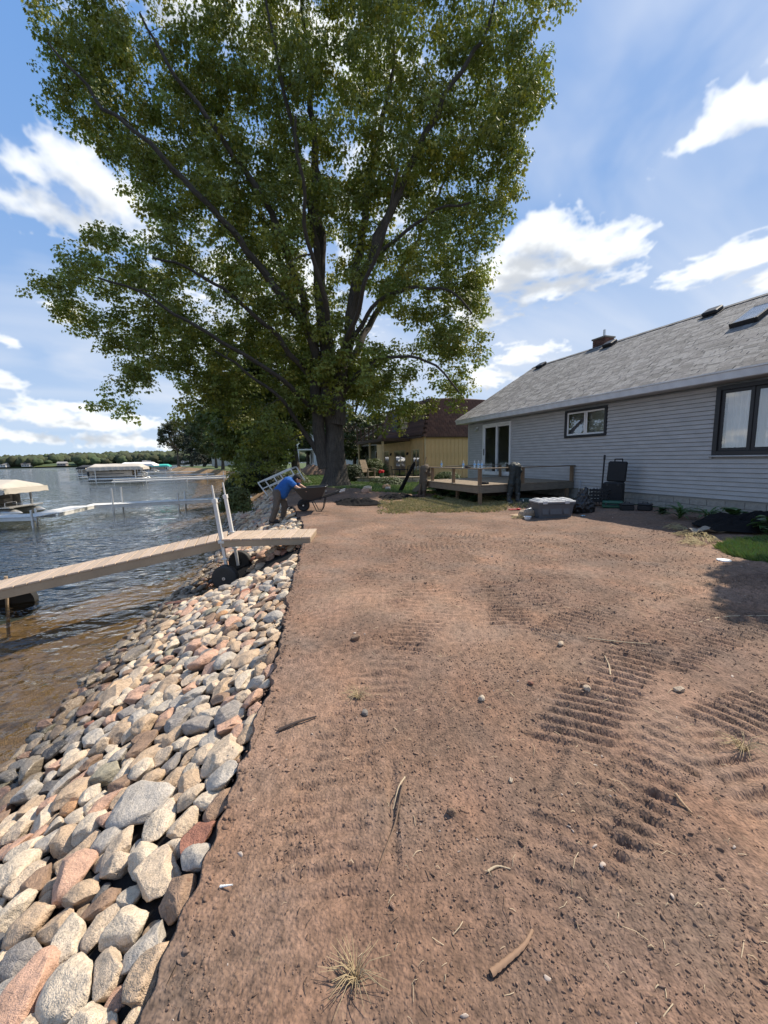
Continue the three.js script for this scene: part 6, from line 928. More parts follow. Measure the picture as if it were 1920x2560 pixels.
// ---------------------------------------------------------------- the opposite shore
{
  const r = rng(71);
  const shoreZ = (x) => -720 - 60 * noise3(x * 0.004, 1, 2) - 30 * noise3(x * 0.012, 3, 2) - 0.05 * (x + 400);
  structure('far_hills', grid(260, 12, (u, v) => { const x = -1900 + u * 3000, z = shoreZ(x) - v * v * 500; return V(x, WATER - 0.3 + 1.6 * sst(0, 0.1, v) + v * (16 + 12 * noise3(x * 0.003, 5, v)), z); }, 0.02), mat([0.045, 0.07, 0.022], 0.95));
  let crownG = new THREE.IcosahedronGeometry(1, 3); crownG.deleteAttribute('normal'); crownG.deleteAttribute('uv'); crownG = mergeVertices(crownG, 1e-3);
  { const p = crownG.attributes.position; for (let i = 0; i < p.count; i++) { const v = V(0, 0, 0).fromBufferAttribute(p, i); const k = 1 + 0.28 * noise3(v.x * 2.2, v.y * 2.2, v.z * 2.2) + 0.22 * noise3(v.x * 5, v.y * 5, v.z * 5); p.setXYZ(i, v.x * k, v.y * k, v.z * k); } crownG.computeVertexNormals(); }
  const n = 8500, m = new THREE.InstancedMesh(crownG, mat(0xffffff, 0.95), n), mx = new THREE.Matrix4(), q = new THREE.Quaternion(), c = new THREE.Color();
  for (let i = 0; i < n; i++) { let x, z, v; do { x = -1850 + r() * 2600; v = Math.pow(r(), 1.7); z = shoreZ(x) - 4 - v * 260; } while (Math.abs(x + 560) < 32 && v < 0.25); const h = 4 + 11 * Math.pow(r(), 1.3), w = 3 + h * (0.3 + 0.3 * r()), gy = 1.2 + Math.sqrt(v * 260 / 500) * (13 + 10 * noise3(x * 0.003, 5, 0.3)); q.setFromEuler(new THREE.Euler(0, r() * 6.28, 0)); mx.compose(V(x, gy + h * 0.55, z), q, V(w, h * 0.62, w)); m.setMatrixAt(i, mx); const k = 0.6 + 0.7 * r(); c.setRGB(0.042 * k + 0.012 * r(), 0.062 * k, 0.026 * k); m.setColorAt(i, c); }
  stuff('far_forest', m, 'low dark green wooded shoreline across the lake', 'forest');
  const roofs = [[0.5, 0.48, 0.45], [0.25, 0.22, 0.2], [0.6, 0.58, 0.55]], places = ['left part of the far shore, by the pale willow', 'far shore just left of the grass clearing', 'grass clearing on the far shore', 'far shore above the dark canopy boat', 'far shore between the boats and the wooded point', 'far shore at the extreme left'];
  [-640, -605, -545, -430, -360, -690].forEach((x, i) => { const z = shoreZ(x) + 1, h = thing('lake_cottage', 'tiny cottage on the ' + places[i], 'house', [x, 0.9, z], 0.1 * i, 'cottages on the opposite shore'); part(h, 'wall', box(13, 4.2, 8, 0, 2.1, 0, 0, 0.02), mat(roofs[(i + 2) % 3], 0.8)); const s = new THREE.Shape([new THREE.Vector2(-4.8, 0), new THREE.Vector2(4.8, 0), new THREE.Vector2(0, 3)]); part(h, 'roof', new THREE.ExtrudeGeometry(s, { depth: 14.5, bevelEnabled: false }).rotateY(Math.PI / 2).translate(-7.25, 4.2, 0), mat(roofs[i % 3].map((v) => v * 0.5), 0.9)); for (const wx of [-4, 0, 4]) part(h, 'window', box(1.8, 1.5, 0.1, wx, 2.3, 4.03, 0, 0.01), M.black); });
  structure('far_field', grid(10, 4, (u, v) => { const x = -592 + u * 64, z = shoreZ(x) + 3 - v * 45; return V(x, 0.8 + v * 4.5, z); }), mat([0.16, 0.18, 0.05], 0.95));
}
// ---------------------------------------------------------------- the yellow house with its mansard roof
M.yellow = mat([0.80, 0.53, 0.26], 0.75, { map: grime }); M.yellowTrim = mat([0.72, 0.54, 0.31], 0.7, { map: grime });
M.mansard = [[0.17, 0.088, 0.068], [0.14, 0.075, 0.06], [0.20, 0.105, 0.08]].map((c) => mat(c, 0.9, { map: gritty }));
M.brownWood = mat([0.10, 0.058, 0.036], 0.8, { map: grainX });
{
  const X = 2.83, Z = -27.2, h = thing('yellow_house', 'yellow board-sided house with a brown shingled mansard upper floor and balcony', 'house', [X, 0.0, Z], HT);
  // local: +x back along the lake front toward the eye, +z out to the lake; the corner is at the origin, the near end wall faces +x
  const LEN = 9.5, DEP = 9, E = 3.0, T = 5.6, IN = 0.95;
  const op = [[-2.15, -0.75], [-5.5, -3.2], [-7.9, -6.6]];
  const core = [box(0.14, E, DEP, -0.07, E / 2, -DEP / 2 - 0.02, 0, 0), box(0.14, E, DEP, -LEN + 0.07, E / 2, -DEP / 2, 0, 0), box(LEN - 0.3, E, 0.14, -LEN / 2, E / 2, -DEP + 0.07, 0, 0)];
  let at = -0.16; for (const [a, b] of op) { core.push(box(at - b, E, 0.12, (at + b) / 2, E / 2, -0.07, 0, 0), box(b - a, E - 2.2, 0.12, (a + b) / 2, (E + 2.2) / 2, -0.07, 0, 0)); at = a; } core.push(box(at + LEN - 0.16, E, 0.12, (at - LEN + 0.16) / 2, E / 2, -0.07, 0, 0));
  part(h, 'wall', core, M.yellow);
  part(h, 'inner_room', [box(LEN - 0.4, 0.08, DEP - 0.4, -LEN / 2, E - 0.05, -DEP / 2, 0, 0), box(LEN - 0.4, E, 0.06, -LEN / 2, E / 2, -3, 0, 0), box(LEN - 0.4, 0.06, DEP - 0.4, -LEN / 2, 0.12, -DEP / 2, 0, 0)], mat([0.42, 0.38, 0.33], 0.9));
  for (let z = -0.16; z > -DEP; z -= 0.305) part(h, 'siding_panel', box(0.022, E - 0.1, 0.268, 0.006, E / 2 + 0.05, z - 0.14, 0, 0.004), M.yellow);
  part(h, 'corner_trim', box(0.11, E, 0.11, 0.02, E / 2, -0.02, 0, 0.006), M.yellowTrim);
  for (let x = -0.2; x > -LEN; x -= 0.305) if (!op.some(([a, b]) => x - 0.3 < b && x > a)) part(h, 'siding_panel', box(0.285, E - 0.1, 0.016, x - 0.14, E / 2 + 0.05, 0.004, 0, 0.004), M.yellow);
  for (const [a, b] of op) { const d = new THREE.Group(); d.name = 'glass_door'; h.add(d); const w = b - a, m = (a + b) / 2; part(d, 'frame', [box(0.09, 2.2, 0.14, a + 0.045, 1.1, -0.03, 0, 0.005), box(0.09, 2.2, 0.14, b - 0.045, 1.1, -0.03, 0, 0.005), box(w - 0.18, 0.09, 0.14, m, 2.155, -0.03, 0, 0.005), box(0.06, 2.1, 0.06, m, 1.06, -0.04, 0, 0.005), box(w - 0.18, 0.12, 0.14, m, 0.06, -0.03, 0, 0.005)], M.yellowTrim); part(d, 'pane', box(w / 2 - 0.13, 1.98, 0.01, m - w / 4 + 0.03, 1.12, -0.04, 0, 0), M.glass); part(d, 'pane', box(w / 2 - 0.13, 1.98, 0.01, m + w / 4 - 0.03, 1.12, -0.04, 0, 0), M.glass); }
  for (const x of [-2.7, -6.05]) { const l = new THREE.Group(); l.name = 'wall_lamp'; h.add(l); part(l, 'bracket', box(0.08, 0.14, 0.06, x, 1.95, 0.04, 0, 0.01), M.black); part(l, 'lamp_shade', rod([x, 1.8, 0.12], [x, 2.0, 0.12], 0.07, 0.04, 10), M.black); }
  // mansard: steep shingled slopes on the near end and the lake front, low hipped top
  const rowsN = 17, slope = Math.hypot(T - E, IN), tilt = Math.atan2(IN, T - E), r = rng(5);
  part(h, 'roof_core', (() => { const s = [[0.14, E, 0.14], [-LEN, E, 0.14], [-LEN, E, -DEP], [0.14, E, -DEP]], t = [[-IN, T, -IN], [-LEN + IN, T, -IN], [-LEN + IN, T, -DEP + IN], [-IN, T, -DEP + IN]], a = [[-3.8, T + 0.62, -4.3], [-LEN + 3.8, T + 0.62, -4.3]], P = [], q = (...p) => { for (const i of [0, 1, 2, 0, 2, 3]) P.push(...p[i]); }; for (let i = 0; i < 4; i++) q(s[(i + 1) % 4], s[i], t[i], t[(i + 1) % 4]); q(t[1], t[0], a[0], a[1]); q(t[3], t[2], a[1], a[0]); P.push(...t[0], ...t[3], ...a[0], ...t[2], ...t[1], ...a[1]); q(s[0], s[1], s[2], s[3]); const g = new THREE.BufferGeometry(); g.setAttribute('position', new THREE.Float32BufferAttribute(P, 3)); g.computeVertexNormals(); return g; })(), mat([0.13, 0.075, 0.06], 0.9, { map: gritty, ...dbl }));
  const sh = [];
  for (let row = 0; row < rowsN; row++) { const s = row * slope / rowsN, y = E + Math.cos(tilt) * s, off = 0.16 - Math.sin(tilt) * s, e0 = -off; 
    for (let z = 0.16 - Math.sin(tilt) * s - (row % 2) * 0.15; z > -DEP + IN;) { const w = 0.30; const g = place(boxG(0.03, slope / rowsN + 0.03, w - 0.02, 0).clone(), -e0 - 0.05 + 0.06 + 0.004 * (r() - 0.5), y + slope / rowsN / 2, z - w / 2, 0, 0, tilt - 0.2); sh.push([g, toWorld(0, 0, 0), Math.floor(r() * 3)]); z -= w; }
    const cw = []; for (let x = 0.16 - Math.sin(tilt) * s - (row % 2) * 0.15; x > -LEN + IN;) { const w = 0.30; cw.push(place(boxG(w - 0.02, slope / rowsN + 0.03, 0.03, 0).clone(), x - w / 2, y + slope / rowsN / 2, off + 0.01, -tilt + 0.2, 0, 0)); x -= w; }
    if (row > 0) part(h, 'shingle_course', cw, M.mansard[row % 3], 'stuff'); }
  sh.slice(0, 300).forEach(([g, , k]) => part(h, 'shingle', g, M.mansard[k])); if (sh.length > 300) part(h, 'shingles', sh.slice(300).map((q) => q[0]), M.mansard[0], 'stuff');
  part(h, 'eave_trim', [box(0.05, 0.12, DEP, 0.16, E - 0.02, -DEP / 2, 0, 0.01), box(LEN, 0.12, 0.05, -LEN / 2, E - 0.02, 0.17, 0, 0.01)], M.brownWood);
  part(h, 'vent_pipe', [rod([-2.3, T, -4.2], [-2.3, T + 0.95, -4.2], 0.09, 0.09, 12), rod([-2.3, T + 0.9, -4.2], [-2.3, T + 1.08, -4.2], 0.14, 0.14, 12)], M.black);
  // balcony
  const b = new THREE.Group(); b.name = 'balcony'; h.add(b); part(b, 'floor', box(6.2, 0.22, 2.1, -5.2, E - 0.1, 1.2, 0, 0.01), M.brownWood); for (const [x, z] of [[-2.3, 2.15], [-5.2, 2.15], [-8.1, 2.15]]) part(b, 'post', box(0.13, E - 0.2, 0.13, x, E / 2 - 0.1, z, 0, 0.008), M.yellowTrim);
  part(b, 'top_rail', [box(6.2, 0.06, 0.09, -5.2, E + 1.0, 2.2, 0, 0.005), box(0.09, 0.06, 2.0, -2.15, E + 1.0, 1.2, 0, 0.005)], M.brownWood); for (let x = -2.15; x > -8.4; x -= 1.03) part(b, 'rail_post', box(0.08, 1.0, 0.08, x, E + 0.5, 2.2, 0, 0.005), M.brownWood); part(b, 'rail_post', box(0.08, 1.0, 0.08, -2.15, E + 0.5, 0.9, 0, 0.005), M.brownWood); for (const k of [0.3, 0.62]) part(b, 'mid_rail', [box(6.2, 0.04, 0.04, -5.2, E + k, 2.2, 0, 0.004), box(0.04, 0.04, 2.0, -2.15, E + k, 1.2, 0, 0.004)], M.brownWood);
  part(b, 'balcony_door', [box(1.3, 2.0, 0.1, -3.6, E + 1.1, -0.10, 0, 0.01)], M.yellowTrim); part(b, 'balcony_door', [box(1.1, 2.0, 0.12, -5.4, E + 1.1, -0.10, 0, 0.01)], M.black);
}
// ---------------------------------------------------------------- sage house further along, white house beyond the trees
function lapHouse(name, label, pos, turn, L, D, H, ridge, colour, roofC, wins) {
  const h = thing(name, label, 'house', pos, turn), m = mat(colour, 0.7, { map: grime });
  part(h, 'wall', box(L, H, D, -L / 2, H / 2, -D / 2, 0, 0.01), m);
  for (let y = 0.1; y < H; y += 0.2) { part(h, 'siding_board', box(L + 0.03, 0.19, 0.03, -L / 2, y + 0.1, 0.002, 0, 0, -0.09), m); part(h, 'siding_board', box(0.03, 0.19, D, 0.002, y + 0.1, -D / 2, 0, 0, 0, 0.09), m); }
  const s = new THREE.Shape([new THREE.Vector2(-D - 0.5, H - 0.05), new THREE.Vector2(0.5, H - 0.05), new THREE.Vector2(-D / 2, H + ridge)]);
  part(h, 'roof', place(new THREE.ExtrudeGeometry(s, { depth: L + 0.8, bevelEnabled: false }), 0, 0, 0, 0, -Math.PI / 2, 0).translate(0.4, 0, 0), mat(roofC, 0.9, { map: gritty }));
  part(h, 'eave_board', box(L + 0.8, 0.16, 0.05, -L / 2, H - 0.05, 0.52, 0, 0.01), M.white);
  for (const [x, y, w, hh, side] of wins) { const g = new THREE.Group(); g.name = 'window'; h.add(g); if (side) { part(g, 'frame', [box(0.06, hh, 0.08, 0.03, y, x - w / 2, 0, 0.005), box(0.06, hh, 0.08, 0.03, y, x + w / 2, 0, 0.005), box(0.06, 0.08, w, 0.03, y + hh / 2, x, 0, 0.005), box(0.06, 0.08, w, 0.03, y - hh / 2, x, 0, 0.005)], M.white); part(g, 'pane', box(0.02, hh - 0.08, w - 0.08, 0.026, y, x, 0, 0), M.glassDark); } else { part(g, 'frame', [box(0.08, hh, 0.06, x - w / 2, y, 0.03, 0, 0.005), box(0.08, hh, 0.06, x + w / 2, y, 0.03, 0, 0.005), box(w, 0.08, 0.06, x, y + hh / 2, 0.03, 0, 0.005), box(w, 0.08, 0.06, x, y - hh / 2, 0.03, 0, 0.005)], M.white); part(g, 'pane', box(w - 0.08, hh - 0.08, 0.02, x, y, 0.026, 0, 0), M.glassDark); } }
  return h;
}
M.glassDark = phys([0.03, 0.035, 0.04], 0.04, { ior: 1.5 });
lapHouse('sage_house', 'sage green lap-sided house between the maple trunk and yellow house', [0.6, 0.1, -40], HT, 13, 9, 3.0, 2.2, [0.22, 0.235, 0.18], [0.12, 0.11, 0.105], [[-1.5, 1.6, 1.4, 1.2, true], [-4, 1.6, 1.2, 1.2, true], [-3, 1.5, 1.8, 1.5, false], [-8, 1.5, 1.6, 1.4, false]]);
lapHouse('grey_shed', 'light sage garage wall with shutters beside the maple trunk', [-1.3, 0.1, -47], HT, 8, 8, 4.2, 2.2, [0.30, 0.32, 0.28], [0.10, 0.095, 0.09], [[-2, 2.0, 1.4, 1.4, true], [-5, 2.0, 1.4, 1.4, true]]);
lapHouse('white_house', 'tall white house with a balcony seen behind the slim leaning tree', [-10.5, 0.3, -62], HT - 0.1, 9, 9, 6.2, 2.5, [0.60, 0.61, 0.62], [0.2, 0.2, 0.2], [[-2, 1.6, 1.6, 1.5, false], [-5, 1.6, 2.2, 2.0, false], [-2, 4.4, 1.4, 1.2, false], [-5, 4.4, 1.6, 1.4, false], [-2.5, 1.6, 1.2, 1.9, true], [-5.5, 4.2, 1.2, 1.2, true]]);
{ const g = thing('white_balcony', 'white railed porch on the front of the tall white house', 'porch', [-10.5, 0.3, -62], HT - 0.1); part(g, 'floor', box(8.4, 0.2, 2.4, -4.5, 2.9, 1.25, 0, 0.01), M.white); for (let x = -0.4; x > -8.8; x -= 2.05) part(g, 'post', box(0.16, 2.8, 0.16, x, 1.4, 2.35, 0, 0.01), M.white); part(g, 'rail', box(8.4, 0.08, 0.08, -4.5, 3.95, 2.4, 0, 0.01), M.white); for (let x = -0.4; x > -8.7; x -= 0.4) part(g, 'baluster', box(0.05, 0.95, 0.05, x, 3.45, 2.4, 0, 0), M.white); }
lapHouse('point_cottage', 'small grey cottage among the trees on the wooded point', [-50, 0.4, -118], HT, 9, 7, 3.2, 2, [0.4, 0.4, 0.38], [0.15, 0.14, 0.13], [[-2, 1.6, 1.4, 1.3, false], [-5, 1.6, 1.4, 1.3, false]]);
// ---------------------------------------------------------------- neighbour's patio
{
  const path = part(scene, 'patio_path', grid(60, 6, (u, v) => { const x = -1.6 + u * 5.2, z = -22.6 - u * 0.4 - v * 0.9 - 0.5 * Math.sin(u * 2.5); return V(x, landY(x, z) - 0.02, z); }, 1), mat([0.42, 0.39, 0.35], 0.9, { map: gritty })); path.userData.kind = 'structure';
  const patio = part(scene, 'patio', grid(30, 12, (u, v) => { const p = V(-1.3 + u * 4.0, 0.10, -25.0 - v * 3.2); return p; }, 1), mat([0.33, 0.30, 0.27], 0.9, { map: gritty })); patio.userData.kind = 'structure';
  const wallAt = (label, x, z, w, a) => { const s = thing('stone_seat_wall', label, 'stone wall', [x, landY(x, z) - 0.05, z], a), n = Math.ceil(w / 0.45); for (let row = 0; row < 2; row++) for (let i = 0; i < n; i++) part(s, 'block', box(w / n - 0.02, 0.15, 0.42, -w / 2 + (i + 0.5) * w / n + (row ? 0.05 : -0.05), 0.09 + row * 0.16, 0, 0, 0.02), i % 2 ? M.block : M.blockB); part(s, 'cap_stone', box(w + 0.15, 0.07, 0.55, 0, 0.365, 0, 0, 0.015), mat([0.44, 0.36, 0.27], 0.85, { map: gritty })); return s; };
  wallAt('low block planter wall with a tan cap, right of the patio chair', 0.85, -24.3, 2.6, -0.05); wallAt('short block planter wall with a tan cap under the patio chair', -0.95, -25.4, 1.5, 0.15);
  const chair = (label, x, y, z, a) => { const c = thing('slatted_chair', label, 'chair', [x, y, z], a); for (let i = 0; i < 6; i++) part(c, 'back_slat', box(0.085, 0.85, 0.02, -0.25 + i * 0.1, 0.72, -0.25 - 0.0, 0, 0.004, -0.35), M.wood[0]); for (let i = 0; i < 5; i++) part(c, 'seat_slat', box(0.6, 0.02, 0.09, 0, 0.34 + i * 0.015, -0.1 + i * 0.1, 0, 0.004), M.wood[0]); for (const s of [-1, 1]) { part(c, 'arm', box(0.12, 0.025, 0.7, s * 0.36, 0.56, 0.05, 0, 0.005), M.wood[1]); part(c, 'front_leg', box(0.05, 0.55, 0.09, s * 0.32, 0.275, 0.33, 0, 0.004), M.wood[1]); part(c, 'rear_leg', box(0.05, 0.42, 0.09, s * 0.32, 0.21, -0.28, 0, 0.004, 0.3), M.wood[1]); } return c; };
  chair('wooden slatted garden chair on the short planter wall by the bush', -1.0, 0.42, -25.4, 0.9);
  const pot = thing('flower_pot', 'green pot with red flowers on the planter wall', 'flower pot', [-0.1, 0.42, -24.5]); part(pot, 'pot', new THREE.LatheGeometry([[0.001, 0], [0.11, 0], [0.15, 0.24], [0.16, 0.26], [0.13, 0.25], [0.12, 0.2]].map((q) => new THREE.Vector2(...q)), 20), mat([0.03, 0.09, 0.04], 0.6, dbl)); { const r = rng(8), fl = new THREE.IcosahedronGeometry(0.05, 1); for (let i = 0; i < 16; i++) { const f = part(pot, 'flower', fl, mat([0.5, 0.012, 0.02], 0.7)); f.position.set((r() - 0.5) * 0.3, 0.3 + 0.16 * r(), (r() - 0.5) * 0.3); } for (let i = 0; i < 14; i++) { const l = part(pot, 'leaf', broadLeaf, M.leaf); l.rotation.set(-0.4, i * 2.4, 0, 'YXZ'); l.position.set(0, 0.22, 0); } }
  const log = thing('stacked_boards', 'short pale boards lying on the planter wall cap', 'boards', [0.55, 0.41, -24.3]); for (let i = 0; i < 4; i++) part(log, 'board', box(0.6, 0.05, 0.12, 0.05 * (i % 2), 0.03 + (i > 2 ? 0.055 : 0), -0.15 + (i % 3) * 0.14, 0.1 * i, 0.006), M.wood[2]);
  for (const [x, z, a, lab] of [[0.5, -27.2, 0.4, 'dark metal patio chair left of the balcony post'], [1.75, -27.0, -0.5, 'dark metal patio chair right of the balcony post'], [-0.15, -27.8, 0.1, 'dark metal patio chair farthest left under the balcony']]) { const c = thing('metal_chair', lab, 'chair', [x, 0.10, z], a, 'dark metal patio chairs'); part(c, 'seat', box(0.5, 0.04, 0.48, 0, 0.43, 0, 0, 0.01), M.blackMatt); for (let i = 0; i < 6; i++) part(c, 'back_bar', rod([-0.2 + i * 0.08, 0.45, -0.23], [-0.2 + i * 0.08, 0.95, -0.28], 0.012, 0.012, 6), M.blackMatt); part(c, 'back_rail', tubeG([[-0.24, 0.43, -0.23], [-0.23, 0.95, -0.28], [0, 1.0, -0.29], [0.23, 0.95, -0.28], [0.24, 0.43, -0.23]], 0.016, 6), M.blackMatt); for (const sx of [-1, 1]) for (const sz of [-1, 1]) part(c, 'leg', rod([sx * 0.23, 0, sz * 0.22], [sx * 0.22, 0.43, sz * 0.2], 0.014, 0.014, 6), M.blackMatt); }
  const tb = thing('patio_table', 'round dark patio table under the balcony', 'table', [1.15, 0.10, -27.6]); part(tb, 'top', new THREE.CylinderGeometry(0.6, 0.6, 0.03, 28).translate(0, 0.72, 0), M.blackMatt); part(tb, 'stem', rod([0, 0, 0], [0, 0.71, 0], 0.04), M.blackMatt); part(tb, 'foot', new THREE.CylinderGeometry(0.25, 0.3, 0.04, 20).translate(0, 0.02, 0), M.blackMatt);
  // shrubs
  const shrub = (name, label, x, z, w, h, col, seed) => { const s = thing(name, label, 'shrub', [x, landY(x, z) - 0.05, z]), r = rng(seed), spots = [], st = []; for (let i = 0; i < 260 * w; i++) { const a = r() * 6.28, v = Math.acos(1 - 1.15 * r()), q = 0.5 + 0.5 * Math.cbrt(r()); spots.push([V(Math.sin(v) * Math.cos(a) * w / 2 * q, h * 0.12 + Math.max(0, Math.cos(v)) * h * 0.88 * q, Math.sin(v) * Math.sin(a) * w / 2 * q), 0.42 + 0.25 * r()]); } for (let i = 0; i < 9; i++) { const a = i * 0.7; st.push(tubeG([[0, 0, 0], [Math.cos(a) * w * 0.2, h * 0.3, Math.sin(a) * w * 0.2], [Math.cos(a) * w * 0.33, h * 0.65, Math.sin(a) * w * 0.33]], [0.02, 0.014, 0.006], 5)); } part(s, 'stems', mergeGeometries(st.map(plain)), M.twig, 'stuff'); s.add(leafCloud(spots, sprig, col, seed)); s.children.at(-1).name = 'foliage'; return s; };
  shrub('garden_bush', 'rounded bright green bush behind the wooden garden chair', -0.6, -27.0, 2.0, 1.55, [0.09, 0.13, 0.03], 1);
  shrub('garden_bush', 'dark green bush against the maple trunk on its right side', -1.9, -26.4, 1.5, 1.2, [0.045, 0.075, 0.02], 2);
  shrub('garden_bush', 'low green plants in front of the path right of the maple trunk', 0.2, -20.6, 1.7, 0.38, [0.06, 0.10, 0.025], 3);
  shrub('garden_bush', 'dark conical bush on the bank behind the stair railing', -6.2, -20.8, 1.9, 1.6, [0.025, 0.045, 0.02], 4);
  shrub('garden_bush', 'small bright green bush growing among the bank stones near the water', -5.2, -14.0, 0.9, 0.75, [0.10, 0.13, 0.03], 5);
  shrub('garden_bush', 'low bush at the water edge under the hanging maple branches', -7.2, -20.5, 1.8, 1.0, [0.055, 0.085, 0.02], 6);
  shrub('garden_bush', 'light green bush on the lawn behind the stair railing', -5.0, -22.5, 1.6, 0.9, [0.10, 0.14, 0.035], 7);
  shrub('garden_bush', 'bush against the yellow end wall behind the deck', 4.2, -26.2, 1.6, 0.6, [0.07, 0.12, 0.03], 9);
  // bare earth bank and dark roof behind the slim tree
  solo('earth_mound', grid(40, 20, (u, v) => { const x = (u - 0.5) * 9, z = (v - 0.5) * 3.5, e = clamp(Math.min(u, 1 - u, v, 1 - v) * 4); return V(x, e * (0.85 + 0.35 * noise3(x, 1, z)) - 0.05, z); }, 1), mat([0.26, 0.165, 0.11], 0.95, { map: gritty }), 'heap of bare reddish earth in front of the white house', 'earth mound', undefined, [-5.8, 0.15, -43]);
  const nb = [[-9.6, 0.4, 'first'], [-7.3, 0.35, 'second']]; void nb;
}
// ---------------------------------------------------------------- sticks, stones and roots lying on the soil
{
  const stick = (label, pts, r0, m, name = 'stick') => { const P = pts.map(([x, z, h = 0.008]) => V(x, yardY(x, z) + h, z)), n = P.length; return solo(name, tubeG(new THREE.CatmullRomCurve3(P).getPoints(n * 5), Array.from({ length: n * 5 + 1 }, (_, i) => r0 * (1 - 0.55 * i / (n * 5)) * (1 + 0.15 * Math.sin(i * 2.7))), 7), m, label, 'stick'); };
  const pale = mat([0.42, 0.33, 0.22], 0.85), brown = mat([0.14, 0.09, 0.06], 0.9), darkS = mat([0.05, 0.035, 0.03], 0.9);
  stick('long forked pale and dark stick lying in the middle of the foreground soil', [[0.075, -1.78, 0.03], [0.05, -1.70, 0.025], [0.02, -1.58, 0.012], [-0.02, -1.46, 0.008], [-0.055, -1.37, 0.008]], 0.006, brown); stick('thin pale upper fork of the long foreground stick', [[0.075, -1.79, 0.035], [0.04, -1.72, 0.04], [0.012, -1.64, 0.02]], 0.004, pale);
  stick('dark stubby stick lying just beside the stone bank edge', [[-0.66, -2.20, 0.012], [-0.56, -2.25, 0.014], [-0.45, -2.31, 0.012]], 0.011, darkS); stick('bark-covered broken branch low in the foreground right of centre', [[0.30, -1.04, 0.012], [0.36, -1.07, 0.014], [0.43, -1.11, 0.008], [0.47, -1.15, 0.006]], 0.011, mat([0.26, 0.16, 0.10], 0.85)); stick('short curved pale stick right of the long foreground stick', [[0.37, -1.345, 0.006], [0.41, -1.36, 0.008], [0.46, -1.35, 0.006]], 0.005, pale); stick('flat wood splinter standing out among the deep track ridges', [[1.33, -1.67, 0.012], [1.33, -1.62, 0.012], [1.335, -1.575, 0.01]], 0.008, mat([0.34, 0.22, 0.13], 0.85)); stick('white stub lying near the stone edge in the lower foreground', [[-0.655, -1.322, 0.006], [-0.605, -1.318, 0.02]], 0.005, mat([0.75, 0.74, 0.70], 0.6)); stick('thin root across the soil near the shade at right', [[2.9, -3.6, 0.01], [3.3, -3.72, 0.012], [3.8, -3.7, 0.01], [4.1, -3.8, 0.01]], 0.006, pale); stick('thin straight twig on the mid soil right of centre', [[1.75, -3.3, 0.008], [2.0, -3.2, 0.01], [2.2, -3.17, 0.008]], 0.005, pale); stick('kinked pale root left of the shaded soil', [[1.62, -2.72, 0.008], [1.68, -2.85, 0.012], [1.72, -2.98, 0.008]], 0.006, pale);
  const r = rng(303), mids = [pale, brown, brown, darkS, pale];
  // small twigs, roots and crumbs nobody could count
  const bits = [[], [], []]; for (let i = 0; i < 2400; i++) { const d = 0.8 + Math.pow(r(), 1.5) * 9, x = edgeX(-d) + 0.1 + r() * (d * 1.3 + 1.2), z = -d, y = yardY(x, z), a = r() * 6.28, l = (0.008 + 0.045 * r() * r() * r()) * (1 + d * 0.12), k = (r() - 0.5) * l; if (bare(x, z) < 0.1 || noise3(x * 1.1, 31, z * 1.1) + 0.3 * noise3(x * 5, 3, z * 5) < 0.08 - 0.25 * r()) continue; bits[Math.floor(r() * 2.2) % 3].push(tubeG([[x - Math.cos(a) * l, y + 0.002, z - Math.sin(a) * l], [x - Math.sin(a) * k * 0.5, y + 0.003 + 0.012 * r(), z + Math.cos(a) * k * 0.5], [x + Math.cos(a) * l, y + 0.002, z + Math.sin(a) * l]], (0.0006 + 0.0009 * r()) * (1 + d * 0.1), 3)); }
  bits.forEach((b, i) => { if (b.length) { const o = new THREE.Mesh(mergeGeometries(b.map(plain)), mids[i]); stuff('root_debris', o, ['pale roots and straw bits strewn over the soil', 'brown twig bits strewn over the soil', 'brown root bits strewn over the soil'][i], 'debris'); } });
  // clods and pebbles
  const cl = [], pb = []; for (let i = 0; i < 5200; i++) { const d = 0.75 + Math.pow(r(), 1.6) * 9, x = edgeX(-d) + 0.06 + r() * (d * 1.3 + 1.2), z = -d, big = Math.pow(r(), 3); if (bare(x, z) < 0.1 || noise3(x * 1.3 + 7, 2, z * 1.3) < -0.35 * r()) continue; const s = (0.0025 + 0.008 * big) * (1 + d * 0.07), g = stoneTiny[Math.floor(r() * 6)].clone(); place(g, x, yardY(x, z) + s * 0.1, z, r() * 3, r() * 6, 0, [s * (1 + r()), s * 0.6, s]); if (r() < 0.94) { const u = g.attributes.uv; for (let k = 0; k < u.count; k++) u.setXY(k, x + g.attributes.position.getX(k) - x, z + (g.attributes.position.getZ(k) - z)); cl.push(g); } else pb.push(g); }
  stuff('soil_clods', new THREE.Mesh(mergeGeometries(cl), mat(0xffffff, 0.97, { map: soilMap })), 'crumbs and clods of brown soil over the yard', 'soil'); stuff('pebbles', new THREE.Mesh(mergeGeometries(pb), mat([0.42, 0.34, 0.28], 0.85)), 'tiny pale pebbles scattered in the soil', 'pebbles');
